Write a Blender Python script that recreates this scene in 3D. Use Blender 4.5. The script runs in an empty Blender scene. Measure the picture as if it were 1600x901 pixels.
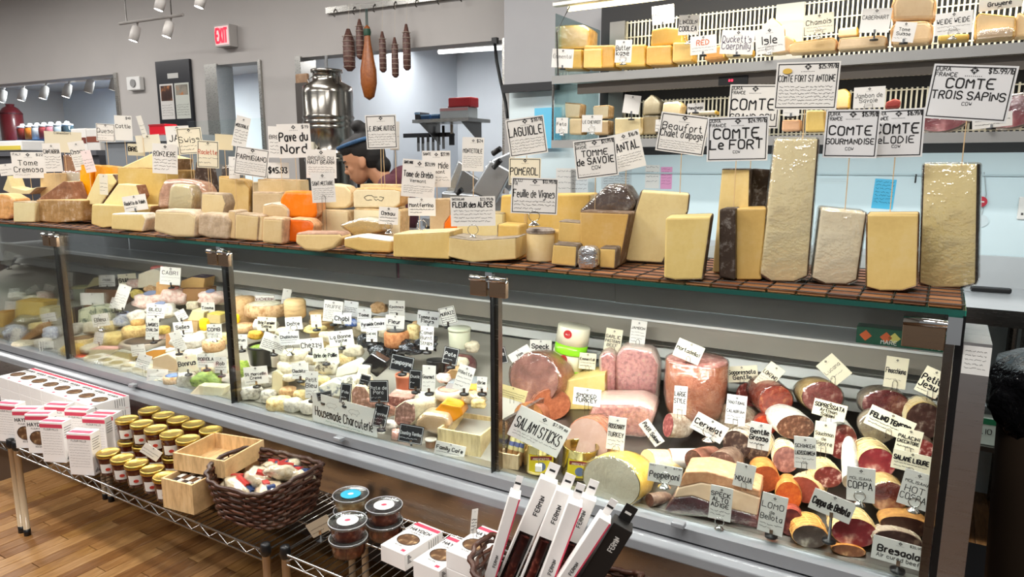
import bpy, bmesh, math, random
from mathutils import Vector, Matrix, noise
rnd = random.Random(7)
R = math.radians
scene = bpy.context.scene
COL = scene.collection

# ---------------------------------------------------------------- camera
F_PX, HZ, VPX, CAMZ = 1100.0, 256.0, -1035.0, 1.55
PITCH = math.atan((450.5 - HZ) / F_PX)
_fh = F_PX * math.cos(PITCH) + (450.5 - HZ) * math.sin(PITCH)
YAW = math.pi / 2 - math.atan2(800 - VPX, _fh)
cam_d = bpy.data.cameras.new('camera')
cam_d.sensor_width = 36
cam_d.lens = F_PX / 1600 * 36
cam_d.clip_start = 0.05
cam = bpy.data.objects.new('camera', cam_d)
COL.objects.link(cam)
cam.location = (0, 0, CAMZ)
cam.rotation_euler = (math.pi / 2 - PITCH, 0, YAW)
scene.camera = cam

# ---------------------------------------------------------------- world, lights, exposure
vs = scene.view_settings
vs.view_transform = 'Standard'
vs.look = 'None'
vs.exposure = 0.2
vs.gamma = 1.0
vs.use_curve_mapping = False
world = bpy.data.worlds.new('world')
scene.world = world
world.use_nodes = True
bgn = world.node_tree.nodes['Background']
bgn.inputs[0].default_value = (0.93, 0.96, 1.0, 1)
bgn.inputs[1].default_value = 0.24


def area(name, loc, size, power, rot=(0, 0, 0), color=(1, 0.97, 0.93)):
    l = bpy.data.lights.new(name, 'AREA')
    l.shape = 'RECTANGLE'
    l.size, l.size_y = size
    l.energy = power
    l.color = color
    o = bpy.data.objects.new(name, l)
    COL.objects.link(o)
    o.location = loc
    o.rotation_euler = rot
    return o


# ceiling fixtures of the shop (customer side and worker side), then two added fill lights
area('ceiling_light_customer', (-0.3, 0.15, 3.2), (1.6, 0.3), 62)
area('ceiling_light_customer.001', (-2.6, 0.15, 3.2), (1.6, 0.3), 62)
area('ceiling_light_customer.002', (-4.9, 0.15, 3.2), (1.6, 0.3), 62)
area('ceiling_light_worker', (-0.8, 2.75, 3.35), (1.6, 0.3), 46)
area('ceiling_light_worker.001', (-3.6, 2.6, 3.3), (1.6, 0.3), 46)
area('header_fill_light', (-6.6, 2.2, 3.3), (1.6, 0.3), 60)  # added fill to brighten the dark end of the header wall
area('header_fill_light.001', (-9.2, 1.6, 3.3), (1.6, 0.3), 60)  # second added fill, farther along the header wall
# light bar inside the display case, under the top glass
area('case_light_right', (-0.55, 1.80, 1.228), (1.0, 0.03), 17, (R(-8), 0, 0), (1, 0.98, 0.94))
area('case_light_left', (-2.4, 1.80, 1.228), (2.4, 0.03), 24, (R(-8), 0, 0), (1, 0.98, 0.94))

# ---------------------------------------------------------------- picture rays -> places on real surfaces
_F = Vector((-math.sin(YAW), math.cos(YAW), 0))
_R = Vector((math.cos(YAW), math.sin(YAW), 0))
CP = Vector((0, 0, CAMZ))


def ray(u, v):
    a = (u - 800) / F_PX
    b = (450.5 - v) / F_PX
    return _R * a + _F * (math.cos(PITCH) + b * math.sin(PITCH)) + Vector((0, 0, b * math.cos(PITCH) - math.sin(PITCH)))


def at_z(u, v, z):
    d = ray(u, v)
    return CP + d * ((z - CAMZ) / d.z)


def at_y(u, v, y):
    d = ray(u, v)
    return CP + d * (y / d.y)


def mpp(p):
    """metres per picture pixel at a place"""
    q = Vector(p) - CP
    return (q.dot(_F) * math.cos(PITCH) - q.z * math.sin(PITCH)) / F_PX


def face_yaw(p, k=1.0):
    return math.atan2(-p[0], p[1]) * k


DECK_TOP = 1.262                                   # top of the tile mat on the counter
RY0, RZ0, RS = 1.76, 0.612, 0.25                   # meat deck: z = RZ0 + RS*(y-RY0)
LY0, LZ0, LS = 1.76, 0.605, 0.38                   # cheese deck, steeper
SHELF = 0.40                                       # wire shelf in front


def on_slope(u, v, y0, z0, s, up=0.0):
    d = ray(u, v)
    t = (z0 + up - s * y0 - CAMZ) / (d.z - s * d.y)
    return CP + d * t


def place(u, v, where, up=0.0):
    """where: 'T' counter top, 'R' meat deck, 'L' cheese deck, 'S' wire shelf, or a number = distance y"""
    if where == 'T':
        return at_z(u, v, DECK_TOP + up)
    if where == 'S':
        return at_z(u, v, SHELF + up)
    if where == 'R':
        return on_slope(u, v, RY0, RZ0, RS, up)
    if where == 'L':
        return on_slope(u, v, LY0, LZ0, LS, up)
    q = at_y(u, v, where)
    lim = None                                     # nothing sinks into the deck or the counter it lies on
    if q.y < 2.5 and q.z < DECK_TOP + up and q.z > 1.1:
        lim = at_z(u, v, DECK_TOP + up)
    elif 1.7 < q.y < 2.5 and 0.55 < q.z <= 1.1:
        left = q.x < -1.118
        lim = on_slope(u, v, LY0, LZ0, LS, up) if left else on_slope(u, v, RY0, RZ0, RS, up)
    if lim is not None and lim.y < q.y:
        q = lim
        if q.z < 1.1 and q.y < 1.748:              # stay behind the front glass
            q = at_y(u, v, 1.748)
    return q


# ---------------------------------------------------------------- materials
MATS = {}


def _new(name):
    m = bpy.data.materials.new(name)
    m.use_nodes = True
    nt = m.node_tree
    for n in list(nt.nodes):
        nt.nodes.remove(n)
    out = nt.nodes.new('ShaderNodeOutputMaterial')
    b = nt.nodes.new('ShaderNodeBsdfPrincipled')
    nt.links.new(b.outputs[0], out.inputs[0])
    return m, nt, b, out


def c4(c, k=1.0):
    return (min(1, c[0] * k), min(1, c[1] * k), min(1, c[2] * k), 1)


def hexc(h):
    """#rrggbb as seen -> linear"""
    h = h.lstrip('#')
    o = []
    for i in (0, 2, 4):
        s = int(h[i:i + 2], 16) / 255
        o.append(s / 12.92 if s <= 0.04045 else ((s + 0.055) / 1.055) ** 2.4)
    return tuple(o)


def _coord(nt, scale=(1, 1, 1)):
    tc = nt.nodes.new('ShaderNodeTexCoord')
    mp = nt.nodes.new('ShaderNodeMapping')
    mp.inputs['Scale'].default_value = scale
    nt.links.new(tc.outputs['Object'], mp.inputs[0])
    return mp.outputs[0]


def _noise(nt, vec, scale, detail=4, rough=0.55):
    n = nt.nodes.new('ShaderNodeTexNoise')
    n.inputs['Scale'].default_value = scale
    n.inputs['Detail'].default_value = detail
    n.inputs['Roughness'].default_value = rough
    nt.links.new(vec, n.inputs['Vector'])
    return n.outputs['Fac']


def _ramp(nt, fac, stops):
    r = nt.nodes.new('ShaderNodeValToRGB')
    e = r.color_ramp.elements
    while len(e) < len(stops):
        e.new(0.5)
    for k, (p, c) in enumerate(stops):
        e[k].position = p
        e[k].color = c4(c)
    nt.links.new(fac, r.inputs[0])
    return r.outputs[0]


def _bump(nt, b, h, strength=0.3, dist=0.004):
    n = nt.nodes.new('ShaderNodeBump')
    n.inputs['Strength'].default_value = strength
    n.inputs['Distance'].default_value = dist
    nt.links.new(h, n.inputs['Height'])
    nt.links.new(n.outputs[0], b.inputs['Normal'])


def mix3(a, b, t):
    return tuple(a[i] * (1 - t) + b[i] * t for i in range(3))


def mat(kind, col='#ffffff', rough=None, extra=None):
    key = (kind, col, rough, extra)
    if key in MATS:
        return MATS[key]
    c = hexc(col) if isinstance(col, str) else col
    if kind == 'paste' and c[2] > 0.02:
        g = (c[0] + c[1] + c[2]) / 3
        c = mix3(c, (g * 1.25, g * 1.12, g * 0.85), 0.22)
    m, nt, b, out = _new(kind + '_' + (col.lstrip('#') if isinstance(col, str) else 'x'))
    if kind == 'plain':
        b.inputs['Base Color'].default_value = c4(c)
        b.inputs['Roughness'].default_value = 0.55 if rough is None else rough
        v = _coord(nt)
        n = _noise(nt, v, 9)
        col_ = _ramp(nt, n, [(0.3, mix3(c, (0, 0, 0), 0.06)), (0.7, c)])
        nt.links.new(col_, b.inputs['Base Color'])
    elif kind == 'ink':
        b.inputs['Base Color'].default_value = c4(c)
        b.inputs['Roughness'].default_value = 0.7
    elif kind == 'paper':
        b.inputs['Base Color'].default_value = c4(c)
        b.inputs['Roughness'].default_value = 0.38 if rough is None else rough
    elif kind == 'paste':                      # cut face of a cheese
        v = _coord(nt)
        n = _noise(nt, v, 9, 5)
        n2 = _noise(nt, v, 90, 2)
        mx = nt.nodes.new('ShaderNodeMath')
        mx.operation = 'MULTIPLY_ADD'
        nt.links.new(n2, mx.inputs[0])
        mx.inputs[1].default_value = 0.25
        nt.links.new(n, mx.inputs[2])
        col_ = _ramp(nt, mx.outputs[0], [(0.4, mix3(c, (c[0] * 0.6, c[1] * 0.46, c[2] * 0.3), 0.28)), (0.62, c), (0.95, mix3(c, (1, 1, 0.9), 0.18))])
        nt.links.new(col_, b.inputs['Base Color'])
        b.inputs['Roughness'].default_value = 0.42 if rough is None else rough
        b.inputs['Subsurface Weight'].default_value = 0.0
        _bump(nt, b, mx.outputs[0], 0.25, 0.002)
    elif kind == 'rind':
        v = _coord(nt)
        n = _noise(nt, v, 26, 8, 0.7)
        col_ = _ramp(nt, n, [(0.3, mix3(c, (0, 0, 0), 0.45)), (0.52, c), (0.72, mix3(c, (1, 0.96, 0.88), 0.35))])
        nt.links.new(col_, b.inputs['Base Color'])
        b.inputs['Roughness'].default_value = 0.75
        _bump(nt, b, n, 0.6, 0.004)
    elif kind == 'bloom':                      # white mould crust, wrinkled
        v = _coord(nt)
        n = _noise(nt, v, 60, 6, 0.65)
        d = hexc(extra) if extra else mix3(c, (0.25, 0.2, 0.1), 0.5)
        col_ = _ramp(nt, n, [(0.34, d), (0.55, c)])
        nt.links.new(col_, b.inputs['Base Color'])
        b.inputs['Roughness'].default_value = 0.8
        _bump(nt, b, n, 0.6, 0.004)
    elif kind == 'marble':                     # blue-veined paste
        v = _coord(nt)
        n = _noise(nt, v, 45, 6, 0.65)
        n2 = _noise(nt, v, 18, 3)
        mx = nt.nodes.new('ShaderNodeMath')
        mx.operation = 'MULTIPLY'
        nt.links.new(n, mx.inputs[0])
        nt.links.new(n2, mx.inputs[1])
        d = hexc(extra or '#5d6b66')
        col_ = _ramp(nt, mx.outputs[0], [(0.18, d), (0.235, c), (0.4, mix3(c, (1, 1, 1), 0.3))])
        nt.links.new(col_, b.inputs['Base Color'])
        b.inputs['Roughness'].default_value = 0.5
        _bump(nt, b, n, 0.4, 0.003)
    elif kind == 'meat':                       # salami: lean with fat flecks
        v = _coord(nt)
        vo = nt.nodes.new('ShaderNodeTexNoise')
        vo.inputs['Scale'].default_value = (75 if rough is None else rough)
        vo.inputs['Detail'].default_value = 3
        nt.links.new(v, vo.inputs['Vector'])
        d = hexc(extra or '#e2bdb0')
        col_ = _ramp(nt, vo.outputs['Fac'], [(0.36, mix3(c, (0, 0, 0), 0.35)), (0.52, c), (0.61, mix3(c, d, 0.35)), (0.66, d)])
        nt.links.new(col_, b.inputs['Base Color'])
        b.inputs['Roughness'].default_value = 0.3
        _bump(nt, b, vo.outputs['Fac'], 0.25, 0.002)
    elif kind == 'casing':                     # dusty or netted sausage skin
        v = _coord(nt)
        n = _noise(nt, v, 55, 6, 0.7)
        d = hexc(extra or '#d8d0c4')
        col_ = _ramp(nt, n, [(0.38, c), (0.55, mix3(c, d, 0.45)), (0.68, d)])
        nt.links.new(col_, b.inputs['Base Color'])
        b.inputs['Roughness'].default_value = 0.4 if rough is None else rough
        _bump(nt, b, n, 0.5, 0.003)
    elif kind == 'metal':
        b.inputs['Base Color'].default_value = c4(c)
        b.inputs['Metallic'].default_value = 1
        r0 = 0.28 if rough is None else rough
        v = _coord(nt, (1.5, 60, 60))
        n = _noise(nt, v, 8, 3)
        mr = nt.nodes.new('ShaderNodeMapRange')
        mr.inputs['To Min'].default_value = r0 * 0.7
        mr.inputs['To Max'].default_value = r0 * 1.3
        nt.links.new(n, mr.inputs[0])
        nt.links.new(mr.outputs[0], b.inputs['Roughness'])
    elif kind == 'chrome':
        b.inputs['Base Color'].default_value = c4(c)
        b.inputs['Metallic'].default_value = 1
        b.inputs['Roughness'].default_value = 0.12 if rough is None else rough
    elif kind == 'foil':
        b.inputs['Base Color'].default_value = c4(c)
        b.inputs['Metallic'].default_value = 0.85
        b.inputs['Roughness'].default_value = 0.25
        n = _noise(nt, _coord(nt), 40, 3)
        _bump(nt, b, n, 1.0, 0.012)
    elif kind in ('glass', 'wrap'):
        nt.nodes.remove(b)
        tr = nt.nodes.new('ShaderNodeBsdfTransparent')
        gl = nt.nodes.new('ShaderNodeBsdfGlossy')
        mx = nt.nodes.new('ShaderNodeMixShader')
        tr.inputs[0].default_value = c4(c)
        gl.inputs['Roughness'].default_value = 0.02 if kind == 'glass' else 0.12
        gl.inputs[0].default_value = (1, 1, 1, 1)
        lw = nt.nodes.new('ShaderNodeLayerWeight')
        lw.inputs['Blend'].default_value = 0.12 if kind == 'glass' else 0.2
        if kind == 'wrap':
            n = _noise(nt, _coord(nt), 22 if rough is None else rough, 4, 0.6)
            bp = nt.nodes.new('ShaderNodeBump')
            bp.inputs['Strength'].default_value = 0.9
            bp.inputs['Distance'].default_value = 0.012
            nt.links.new(n, bp.inputs['Height'])
            nt.links.new(bp.outputs[0], gl.inputs['Normal'])
            nt.links.new(bp.outputs[0], lw.inputs['Normal'])
        mr = nt.nodes.new('ShaderNodeMapRange')
        mr.inputs['To Min'].default_value = 0.012 if kind == 'glass' else 0.15
        mr.inputs['To Max'].default_value = 0.6
        nt.links.new(lw.outputs['Fresnel'], mr.inputs[0])
        nt.links.new(mr.outputs[0], mx.inputs[0])
        nt.links.new(tr.outputs[0], mx.inputs[1])
        nt.links.new(gl.outputs[0], mx.inputs[2])
        nt.links.new(mx.outputs[0], out.inputs[0])
    elif kind == 'wood':
        v = _coord(nt, (1, 1, 1) if extra is None else extra)
        n = _noise(nt, v, 12, 6, 0.6)
        col_ = _ramp(nt, n, [(0.3, mix3(c, (c[0] * 0.35, c[1] * 0.25, c[2] * 0.2), 0.6)), (0.55, c), (0.8, mix3(c, (1, 0.9, 0.7), 0.2))])
        nt.links.new(col_, b.inputs['Base Color'])
        b.inputs['Roughness'].default_value = 0.4 if rough is None else rough
        _bump(nt, b, n, 0.15, 0.002)
    elif kind == 'emit':
        b.inputs['Base Color'].default_value = c4(c)
        b.inputs['Emission Color'].default_value = c4(c)
        b.inputs['Emission Strength'].default_value = 1.0 if rough is None else rough
    elif kind == 'gloss':
        b.inputs['Base Color'].default_value = c4(c)
        b.inputs['Roughness'].default_value = 0.15 if rough is None else rough
        b.inputs['Coat Weight'].default_value = 0.4
    elif kind == 'bag':                        # black bin liner
        b.inputs['Base Color'].default_value = c4(c)
        b.inputs['Roughness'].default_value = 0.22
        n = _noise(nt, _coord(nt), 9, 5)
        _bump(nt, b, n, 1.0, 0.05)
    elif kind == 'wall':
        v = _coord(nt)
        n = _noise(nt, v, 3, 4)
        col_ = _ramp(nt, n, [(0.3, mix3(c, (0, 0, 0), 0.05)), (0.7, c)])
        nt.links.new(col_, b.inputs['Base Color'])
        b.inputs['Roughness'].default_value = 0.6 if rough is None else rough
        n2 = _noise(nt, v, 120, 2)
        _bump(nt, b, n2, 0.05, 0.002)
    MATS[key] = m
    return m


INK = mat('ink', '#1c1a1c')
WHITE = mat('paper', '#e8e5df')
CREAM = mat('paper', '#efe6cc')
GREY_SHADE_CARD = mat('paper', '#dcdcdc')  # grey paper; on the Comte cards it paints in their shade
CHALK = mat('paper', '#23262a')
STEEL = mat('metal', '#b9b7b2')
DSTEEL = mat('metal', '#7d7b78')
CHROME = mat('chrome', '#d8d8d6')
BLACK = mat('plain', '#141416', 0.4)
GLASS = mat('glass', '#fbfefd')
WRAP = mat('wrap', '#fbfbf8')
BAMBOO = mat('plain', '#d9b98a')

# ---------------------------------------------------------------- object helpers


def tag(o, label=None, cat=None, group=None, kind=None):
    if label:
        o['label'] = label
    if cat:
        o['category'] = cat
    if group:
        o['group'] = group
    if kind:
        o['kind'] = kind
    return o


def thing(name, label, cat, loc=(0, 0, 0), rz=0.0, group=None, rot=None):
    o = bpy.data.objects.new(name, None)
    o.empty_display_size = 0.02
    COL.objects.link(o)
    o.location = loc
    o.rotation_euler = rot if rot else (0, 0, rz)
    return tag(o, label, cat, group)


def link(name, me, parent=None, loc=None, rot=None):
    o = bpy.data.objects.new(name, me)
    COL.objects.link(o)
    if parent:
        o.parent = parent
    if loc:
        o.location = loc
    if rot:
        o.rotation_euler = rot
    return o


def from_bm(name, bm, m, parent=None, smooth=False, loc=None, rot=None):
    me = bpy.data.meshes.new(name)
    bm.to_mesh(me)
    bm.free()
    me.materials.append(m)
    if smooth:
        for p in me.polygons:
            p.use_smooth = True
    return link(name, me, parent, loc, rot)


def from_vf(name, V, Fc, m, parent=None, smooth=False, loc=None, rot=None):
    me = bpy.data.meshes.new(name)
    me.from_pydata(V, [], Fc)
    me.update()
    me.materials.append(m)
    if smooth:
        for p in me.polygons:
            p.use_smooth = True
    return link(name, me, parent, loc, rot)


class MB:
    """collects simple shapes into one mesh"""

    def __init__(s):
        s.V, s.F = [], []

    def add(s, V, Fc):
        n = len(s.V)
        s.V += [tuple(v) for v in V]
        s.F += [tuple(i + n for i in f) for f in Fc]
        return s

    def box(s, x0, x1, y0, y1, z0, z1):
        return s.add([(x0, y0, z0), (x1, y0, z0), (x1, y1, z0), (x0, y1, z0), (x0, y0, z1), (x1, y0, z1), (x1, y1, z1), (x0, y1, z1)],
                     [(0, 3, 2, 1), (4, 5, 6, 7), (0, 1, 5, 4), (1, 2, 6, 5), (2, 3, 7, 6), (3, 0, 4, 7)])

    def tube(s, pts, r, seg=6, closed=False, caps=True):
        pts = [Vector(p) for p in pts]
        n = len(pts)
        rings = []
        for i, p in enumerate(pts):
            a = pts[(i - 1) % n] if (closed or i > 0) else pts[i]
            b = pts[(i + 1) % n] if (closed or i < n - 1) else pts[i]
            t = (b - a)
            t = t.normalized() if t.length > 1e-9 else Vector((0, 0, 1))
            h = Vector((0, 0, 1)) if abs(t.z) < 0.9 else Vector((1, 0, 0))
            x = t.cross(h).normalized()
            y = t.cross(x)
            rr = r[i] if isinstance(r, (list, tuple)) else r
            rings.append([p + (x * math.cos(2 * math.pi * k / seg) + y * math.sin(2 * math.pi * k / seg)) * rr for k in range(seg)])
        V = [v for g in rings for v in g]
        Fc = []
        m = n if closed else n - 1
        for i in range(m):
            j = (i + 1) % n
            for k in range(seg):
                l = (k + 1) % seg
                Fc.append((i * seg + k, i * seg + l, j * seg + l, j * seg + k))
        if caps and not closed:
            Fc.append(tuple(range(seg)))
            Fc.append(tuple(reversed(range((n - 1) * seg, n * seg))))
        return s.add(V, Fc)

    def lathe(s, prof, seg=24, o=(0, 0, 0), cap=True, sy=1.0):
        n = len(prof)
        V = []
        for r, z in prof:
            for k in range(seg):
                a = 2 * math.pi * k / seg
                V.append((o[0] + r * math.cos(a), o[1] + r * math.sin(a) * sy, o[2] + z))
        Fc = []
        for i in range(n - 1):
            for k in range(seg):
                l = (k + 1) % seg
                Fc.append((i * seg + k, i * seg + l, (i + 1) * seg + l, (i + 1) * seg + k))
        if cap:
            Fc.append(tuple(reversed(range(seg))))
            Fc.append(tuple(range((n - 1) * seg, n * seg)))
        return s.add(V, Fc)

    def obj(s, name, m, parent=None, smooth=False, loc=None, rot=None):
        return from_vf(name, s.V, s.F, m, parent, smooth, loc, rot)


def rbox_bm(w, d, h, bev=0.006, seg=2, y0=0.0, jit=0.0, top=1.0):
    bm = bmesh.new()
    bmesh.ops.create_cube(bm, size=1)
    for v in bm.verts:
        k = top if v.co.z > 0 else 1
        v.co = Vector((v.co.x * w * k, y0 + (v.co.y + 0.5) * d * k + (1 - k) * d / 2, (v.co.z + 0.5) * h))
    if bev:
        bmesh.ops.bevel(bm, geom=list(bm.edges), offset=min(bev, 0.45 * min(w, d, h)), segments=seg, affect='EDGES', profile=0.5)
    if jit:
        for v in bm.verts:
            v.co += Vector((rnd.uniform(-jit, jit), rnd.uniform(-jit, jit), rnd.uniform(-jit, jit) * 0.5))
    return bm


def prism_bm(pts, d, bev=0.005, back=(1.0, 1.0, 0.0, 0.0), seg=2):
    """polygon (x,z) at y=0 extruded to y=d; back = scale x, scale z, shift x, shift z of the rear outline"""
    bm = bmesh.new()
    cx = sum(p[0] for p in pts) / len(pts)
    z0 = min(p[1] for p in pts)
    f = [bm.verts.new((p[0], 0, p[1])) for p in pts]
    b = [bm.verts.new((cx + (p[0] - cx) * back[0] + back[2], d, z0 + (p[1] - z0) * back[1] + back[3])) for p in pts]
    n = len(pts)
    bm.faces.new(f)
    bm.faces.new(list(reversed(b)))
    for i in range(n):
        j = (i + 1) % n
        bm.faces.new((f[j], f[i], b[i], b[j]))
    bmesh.ops.recalc_face_normals(bm, faces=list(bm.faces))
    if bev:
        bmesh.ops.bevel(bm, geom=list(bm.edges), offset=bev * 1.5, segments=3, affect='EDGES', profile=0.5, clamp_overlap=True)
    return bm


_DIR = {'T': (0, 0, 1), 'B': (0, 0, -1), 'L': (-1, 0, 0), 'R': (1, 0, 0), 'K': (0, 1, 0), 'F': (0, -1, 0)}


def shell(bm, sides, off=0.0015, thr=0.55):
    """a thin skin over the faces that look to the given sides"""
    bm.normal_update()
    V, Fc, idx = [], [], {}
    nrm = {}
    sel = []
    for f in bm.faces:
        if sides == '*' or any(f.normal.dot(Vector(_DIR[s])) > thr for s in sides):
            sel.append(f)
            for v in f.verts:
                nrm[v] = nrm.get(v, Vector()) + f.normal
    edges = {}
    for f in sel:
        for v in f.verts:
            if v not in idx:
                idx[v] = len(V)
                V.append(tuple(v.co + nrm[v].normalized() * off))
        Fc.append(tuple(idx[v] for v in f.verts))
        for i in range(len(f.verts)):
            a, b = f.verts[i], f.verts[(i + 1) % len(f.verts)]
            k = frozenset((a, b))
            edges[k] = None if k in edges else (a, b)
    for e in edges.values():
        if e:
            a, b = e
            n = len(V)
            V.append(tuple(a.co - nrm[a].normalized() * 0.0006))
            V.append(tuple(b.co - nrm[b].normalized() * 0.0006))
            Fc.append((idx[b], idx[a], n, n + 1))
    return V, Fc


def plane_xz(P, yaw, u, v):
    """local (x, z) where the line of sight meets the upright plane through P"""
    nx, ny = math.sin(yaw), -math.cos(yaw)
    d = ray(u, v)
    t = ((P.x) * nx + (P.y) * ny) / (d.x * nx + d.y * ny)
    q = CP + d * t
    return ((q.x - P.x) * math.cos(yaw) + (q.y - P.y) * math.sin(yaw), q.z - P.z)


def cheese(name, label, pix, where='T', depth=0.1, paste='#dcc06a', rind='#8a6a44', sides='K', k=0.6, bev=0.005, back=(1, 1, 0, 0),
           wrap=False, up=0.0, cat='cheese', group=None, ground=False, pk='paste', rk='rind', dyaw=0.0, anchor=None, pextra=None):
    """a cut piece: outline in its upright front plane, real depth behind it, rind on the named sides"""
    lo = max(p[1] for p in pix)
    if anchor is None:
        us = [p[0] for p in pix if p[1] > lo - 7]
        anchor = (sum(us) / len(us), lo)
    P = place(anchor[0], anchor[1], where, up)
    yaw = face_yaw(P, k) + R(dyaw)
    pts = [plane_xz(P, yaw, u, v) for u, v in pix]
    zmin = min(p[1] for p in pts)
    zmax = max(p[1] for p in pts)
    pts = [(x, z - zmin) for x, z in pts]
    P = P + Vector((0, 0, zmin))
    if ground:                                   # the piece goes down to the counter behind its neighbours
        dz = P.z - DECK_TOP
        pts = [(x, 0.0 if z < 0.3 * (zmax - zmin) else z + dz) for x, z in pts]
        P = Vector((P.x, P.y, DECK_TOP))
    t = thing(name, label, cat, P, yaw, group)
    bm = prism_bm(pts, depth, bev, back)
    if sides:
        V, Fc = shell(bm, sides)
        from_vf('rind', V, Fc, mat(rk, rind), t)
    if wrap:
        V, Fc = shell(bm, '*', 0.004)
        o = from_vf('plastic_wrap', V, Fc, WRAP, t, True)
    from_bm('paste', bm, mat(pk, paste, None, pextra), t)
    return t


def quad(u0, u1, v0, v1, tl=0, tr=0, bl=0, br=0):
    """four corners from picture extents, corners shifted sideways"""
    return [(u0 + bl, v1), (u1 + br, v1), (u1 + tr, v0), (u0 + tl, v0)]


# ---------------------------------------------------------------- handwriting: a pen-stroke alphabet (xy pairs, base line 2, capitals 8)
G = {}
for ln in '''A 02 28 42|14 34
B 02 08 38 47 46 35 05|35 44 43 32 02
C 47 38 18 07 03 12 32 43
D 02 08 28 46 44 22 02
E 48 08 02 42|05 35
F 48 08 02|05 35
G 47 38 18 07 03 12 32 43 45 25
H 02 08|42 48|05 45
I 12 18
J 03 12 22 33 38
K 02 08|48 05 42
L 08 02 42
M 02 08 25 48 42
N 02 08 42 48
O 18 07 03 12 32 43 47 38 18
P 02 08 38 47 46 35 05
Q 18 07 03 12 32 43 47 38 18|24 42
R 02 08 38 47 46 35 05|25 42
S 47 38 18 07 06 15 35 44 43 32 12 03
T 08 48|28 22
U 08 03 12 32 43 48
V 08 22 48
W 08 12 26 32 48
X 02 48|08 42
Y 08 25 48|25 22
Z 08 48 02 42
0 18 07 03 12 22 33 37 28 18
1 17 28 22
2 07 18 38 47 46 02 42
3 08 48 25 44 43 32 12 03
4 32 38 04 44
5 48 08 05 35 44 43 32 02
6 38 06 03 12 32 43 44 35 05
7 08 48 12
8 15 06 07 18 38 47 46 35 15 04 03 12 32 43 44 35
9 45 15 06 07 18 38 47 44 22
$ 47 38 18 07 06 15 35 44 43 32 12 03|29 21
/ 02 48
. 12 13
! 18 14|12 13
' 08 07
- 15 35
a 36 16 05 03 12 22 34|36 32
b 08 02 22 33 35 26 06
c 35 26 16 05 03 12 22 33
d 38 32 12 03 05 16 36
e 04 34 35 26 16 05 03 12 32
f 38 28 17 12|05 25
g 36 16 05 04 13 33|36 31 20 00
h 08 02|05 16 26 35 32
i 06 02|08 07
j 16 11 00|18 17
k 08 02|36 04 32
l 08 02
m 06 02|05 16 25 22|25 36 45 42
n 06 02|05 16 26 35 32
o 16 05 03 12 22 33 35 26 16
p 06 00|06 26 35 33 22 02
q 36 16 05 03 12 32|36 30
r 06 02|04 16 26
s 35 26 06 05 34 33 22 02
t 18 13 22 32|06 26
u 06 03 12 22 34|36 32
v 06 12 26
w 06 12 24 32 46
x 06 32|36 02
y 06 03 33|36 31 20 00
z 06 36 02 32'''.split('\n'):
    ch, body = ln[0], ln[2:]
    G[ch] = [[(int(t[0]), int(t[1]) - 2) for t in s.split()] for s in body.split('|')]


def gw(ch):
    return 2.6 if ch == ' ' else max(p[0] for s in G.get(ch, [[(2, 0)]]) for p in s) + 1.7


def stroke(mb, pts, w, y):
    for (x0, z0), (x1, z1) in zip(pts, pts[1:]):
        dx, dz = x1 - x0, z1 - z0
        L = math.hypot(dx, dz)
        if L < 1e-7:
            continue
        ux, uz = dx / L * w * 0.3, dz / L * w * 0.3
        nx, nz = -dz / L * w * 0.5, dx / L * w * 0.5
        mb.add([(x0 - ux + nx, y, z0 - uz + nz), (x0 - ux - nx, y, z0 - uz - nz), (x1 + ux - nx, y, z1 + uz - nz), (x1 + ux + nx, y, z1 + uz + nz)], [(0, 1, 2, 3)])


def write(mb, text, cx, z, size, maxw, y, pen=0.13, slant=0.0, align='c', wob=0.25):
    """text with capital height = size, base line z, centred on cx"""
    W = sum(gw(c) for c in text)
    s = size / 6
    sx = min(s, maxw / max(W, 1))
    x = cx - W * sx / 2 if align == 'c' else (cx if align == 'l' else cx - W * sx)
    for c in text:
        dz = rnd.uniform(-wob, wob)
        for st in G.get(c, []):
            P = [(p[0] + rnd.uniform(-wob, wob) * 0.4, p[1] + dz + rnd.uniform(-wob, wob) * 0.4) for p in st]
            if len(P) > 3:
                Q = [P[0]]
                for a, b in zip(P, P[1:]):
                    Q.append((a[0] * 0.75 + b[0] * 0.25, a[1] * 0.75 + b[1] * 0.25))
                    Q.append((a[0] * 0.25 + b[0] * 0.75, a[1] * 0.25 + b[1] * 0.75))
                Q.append(P[-1])
                P = Q
            stroke(mb, [(x + (px + slant * pz) * sx, z + pz * s) for px, pz in P], size * pen, y)
        x += gw(c) * sx


def scribble(mb, x0, x1, z, h, y, pen=0.2):
    """a line of small illegible handwriting"""
    x = x0
    while x < x1 - h:
        L = rnd.uniform(1.6, 4.5) * h
        L = min(L, x1 - x)
        n = max(3, int(L / h * 1.7))
        P = [(x + L * i / n, z + h * rnd.uniform(0.0, 1.0)) for i in range(n + 1)]
        stroke(mb, P, h * pen, y)
        x += L + h * 0.7


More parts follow.
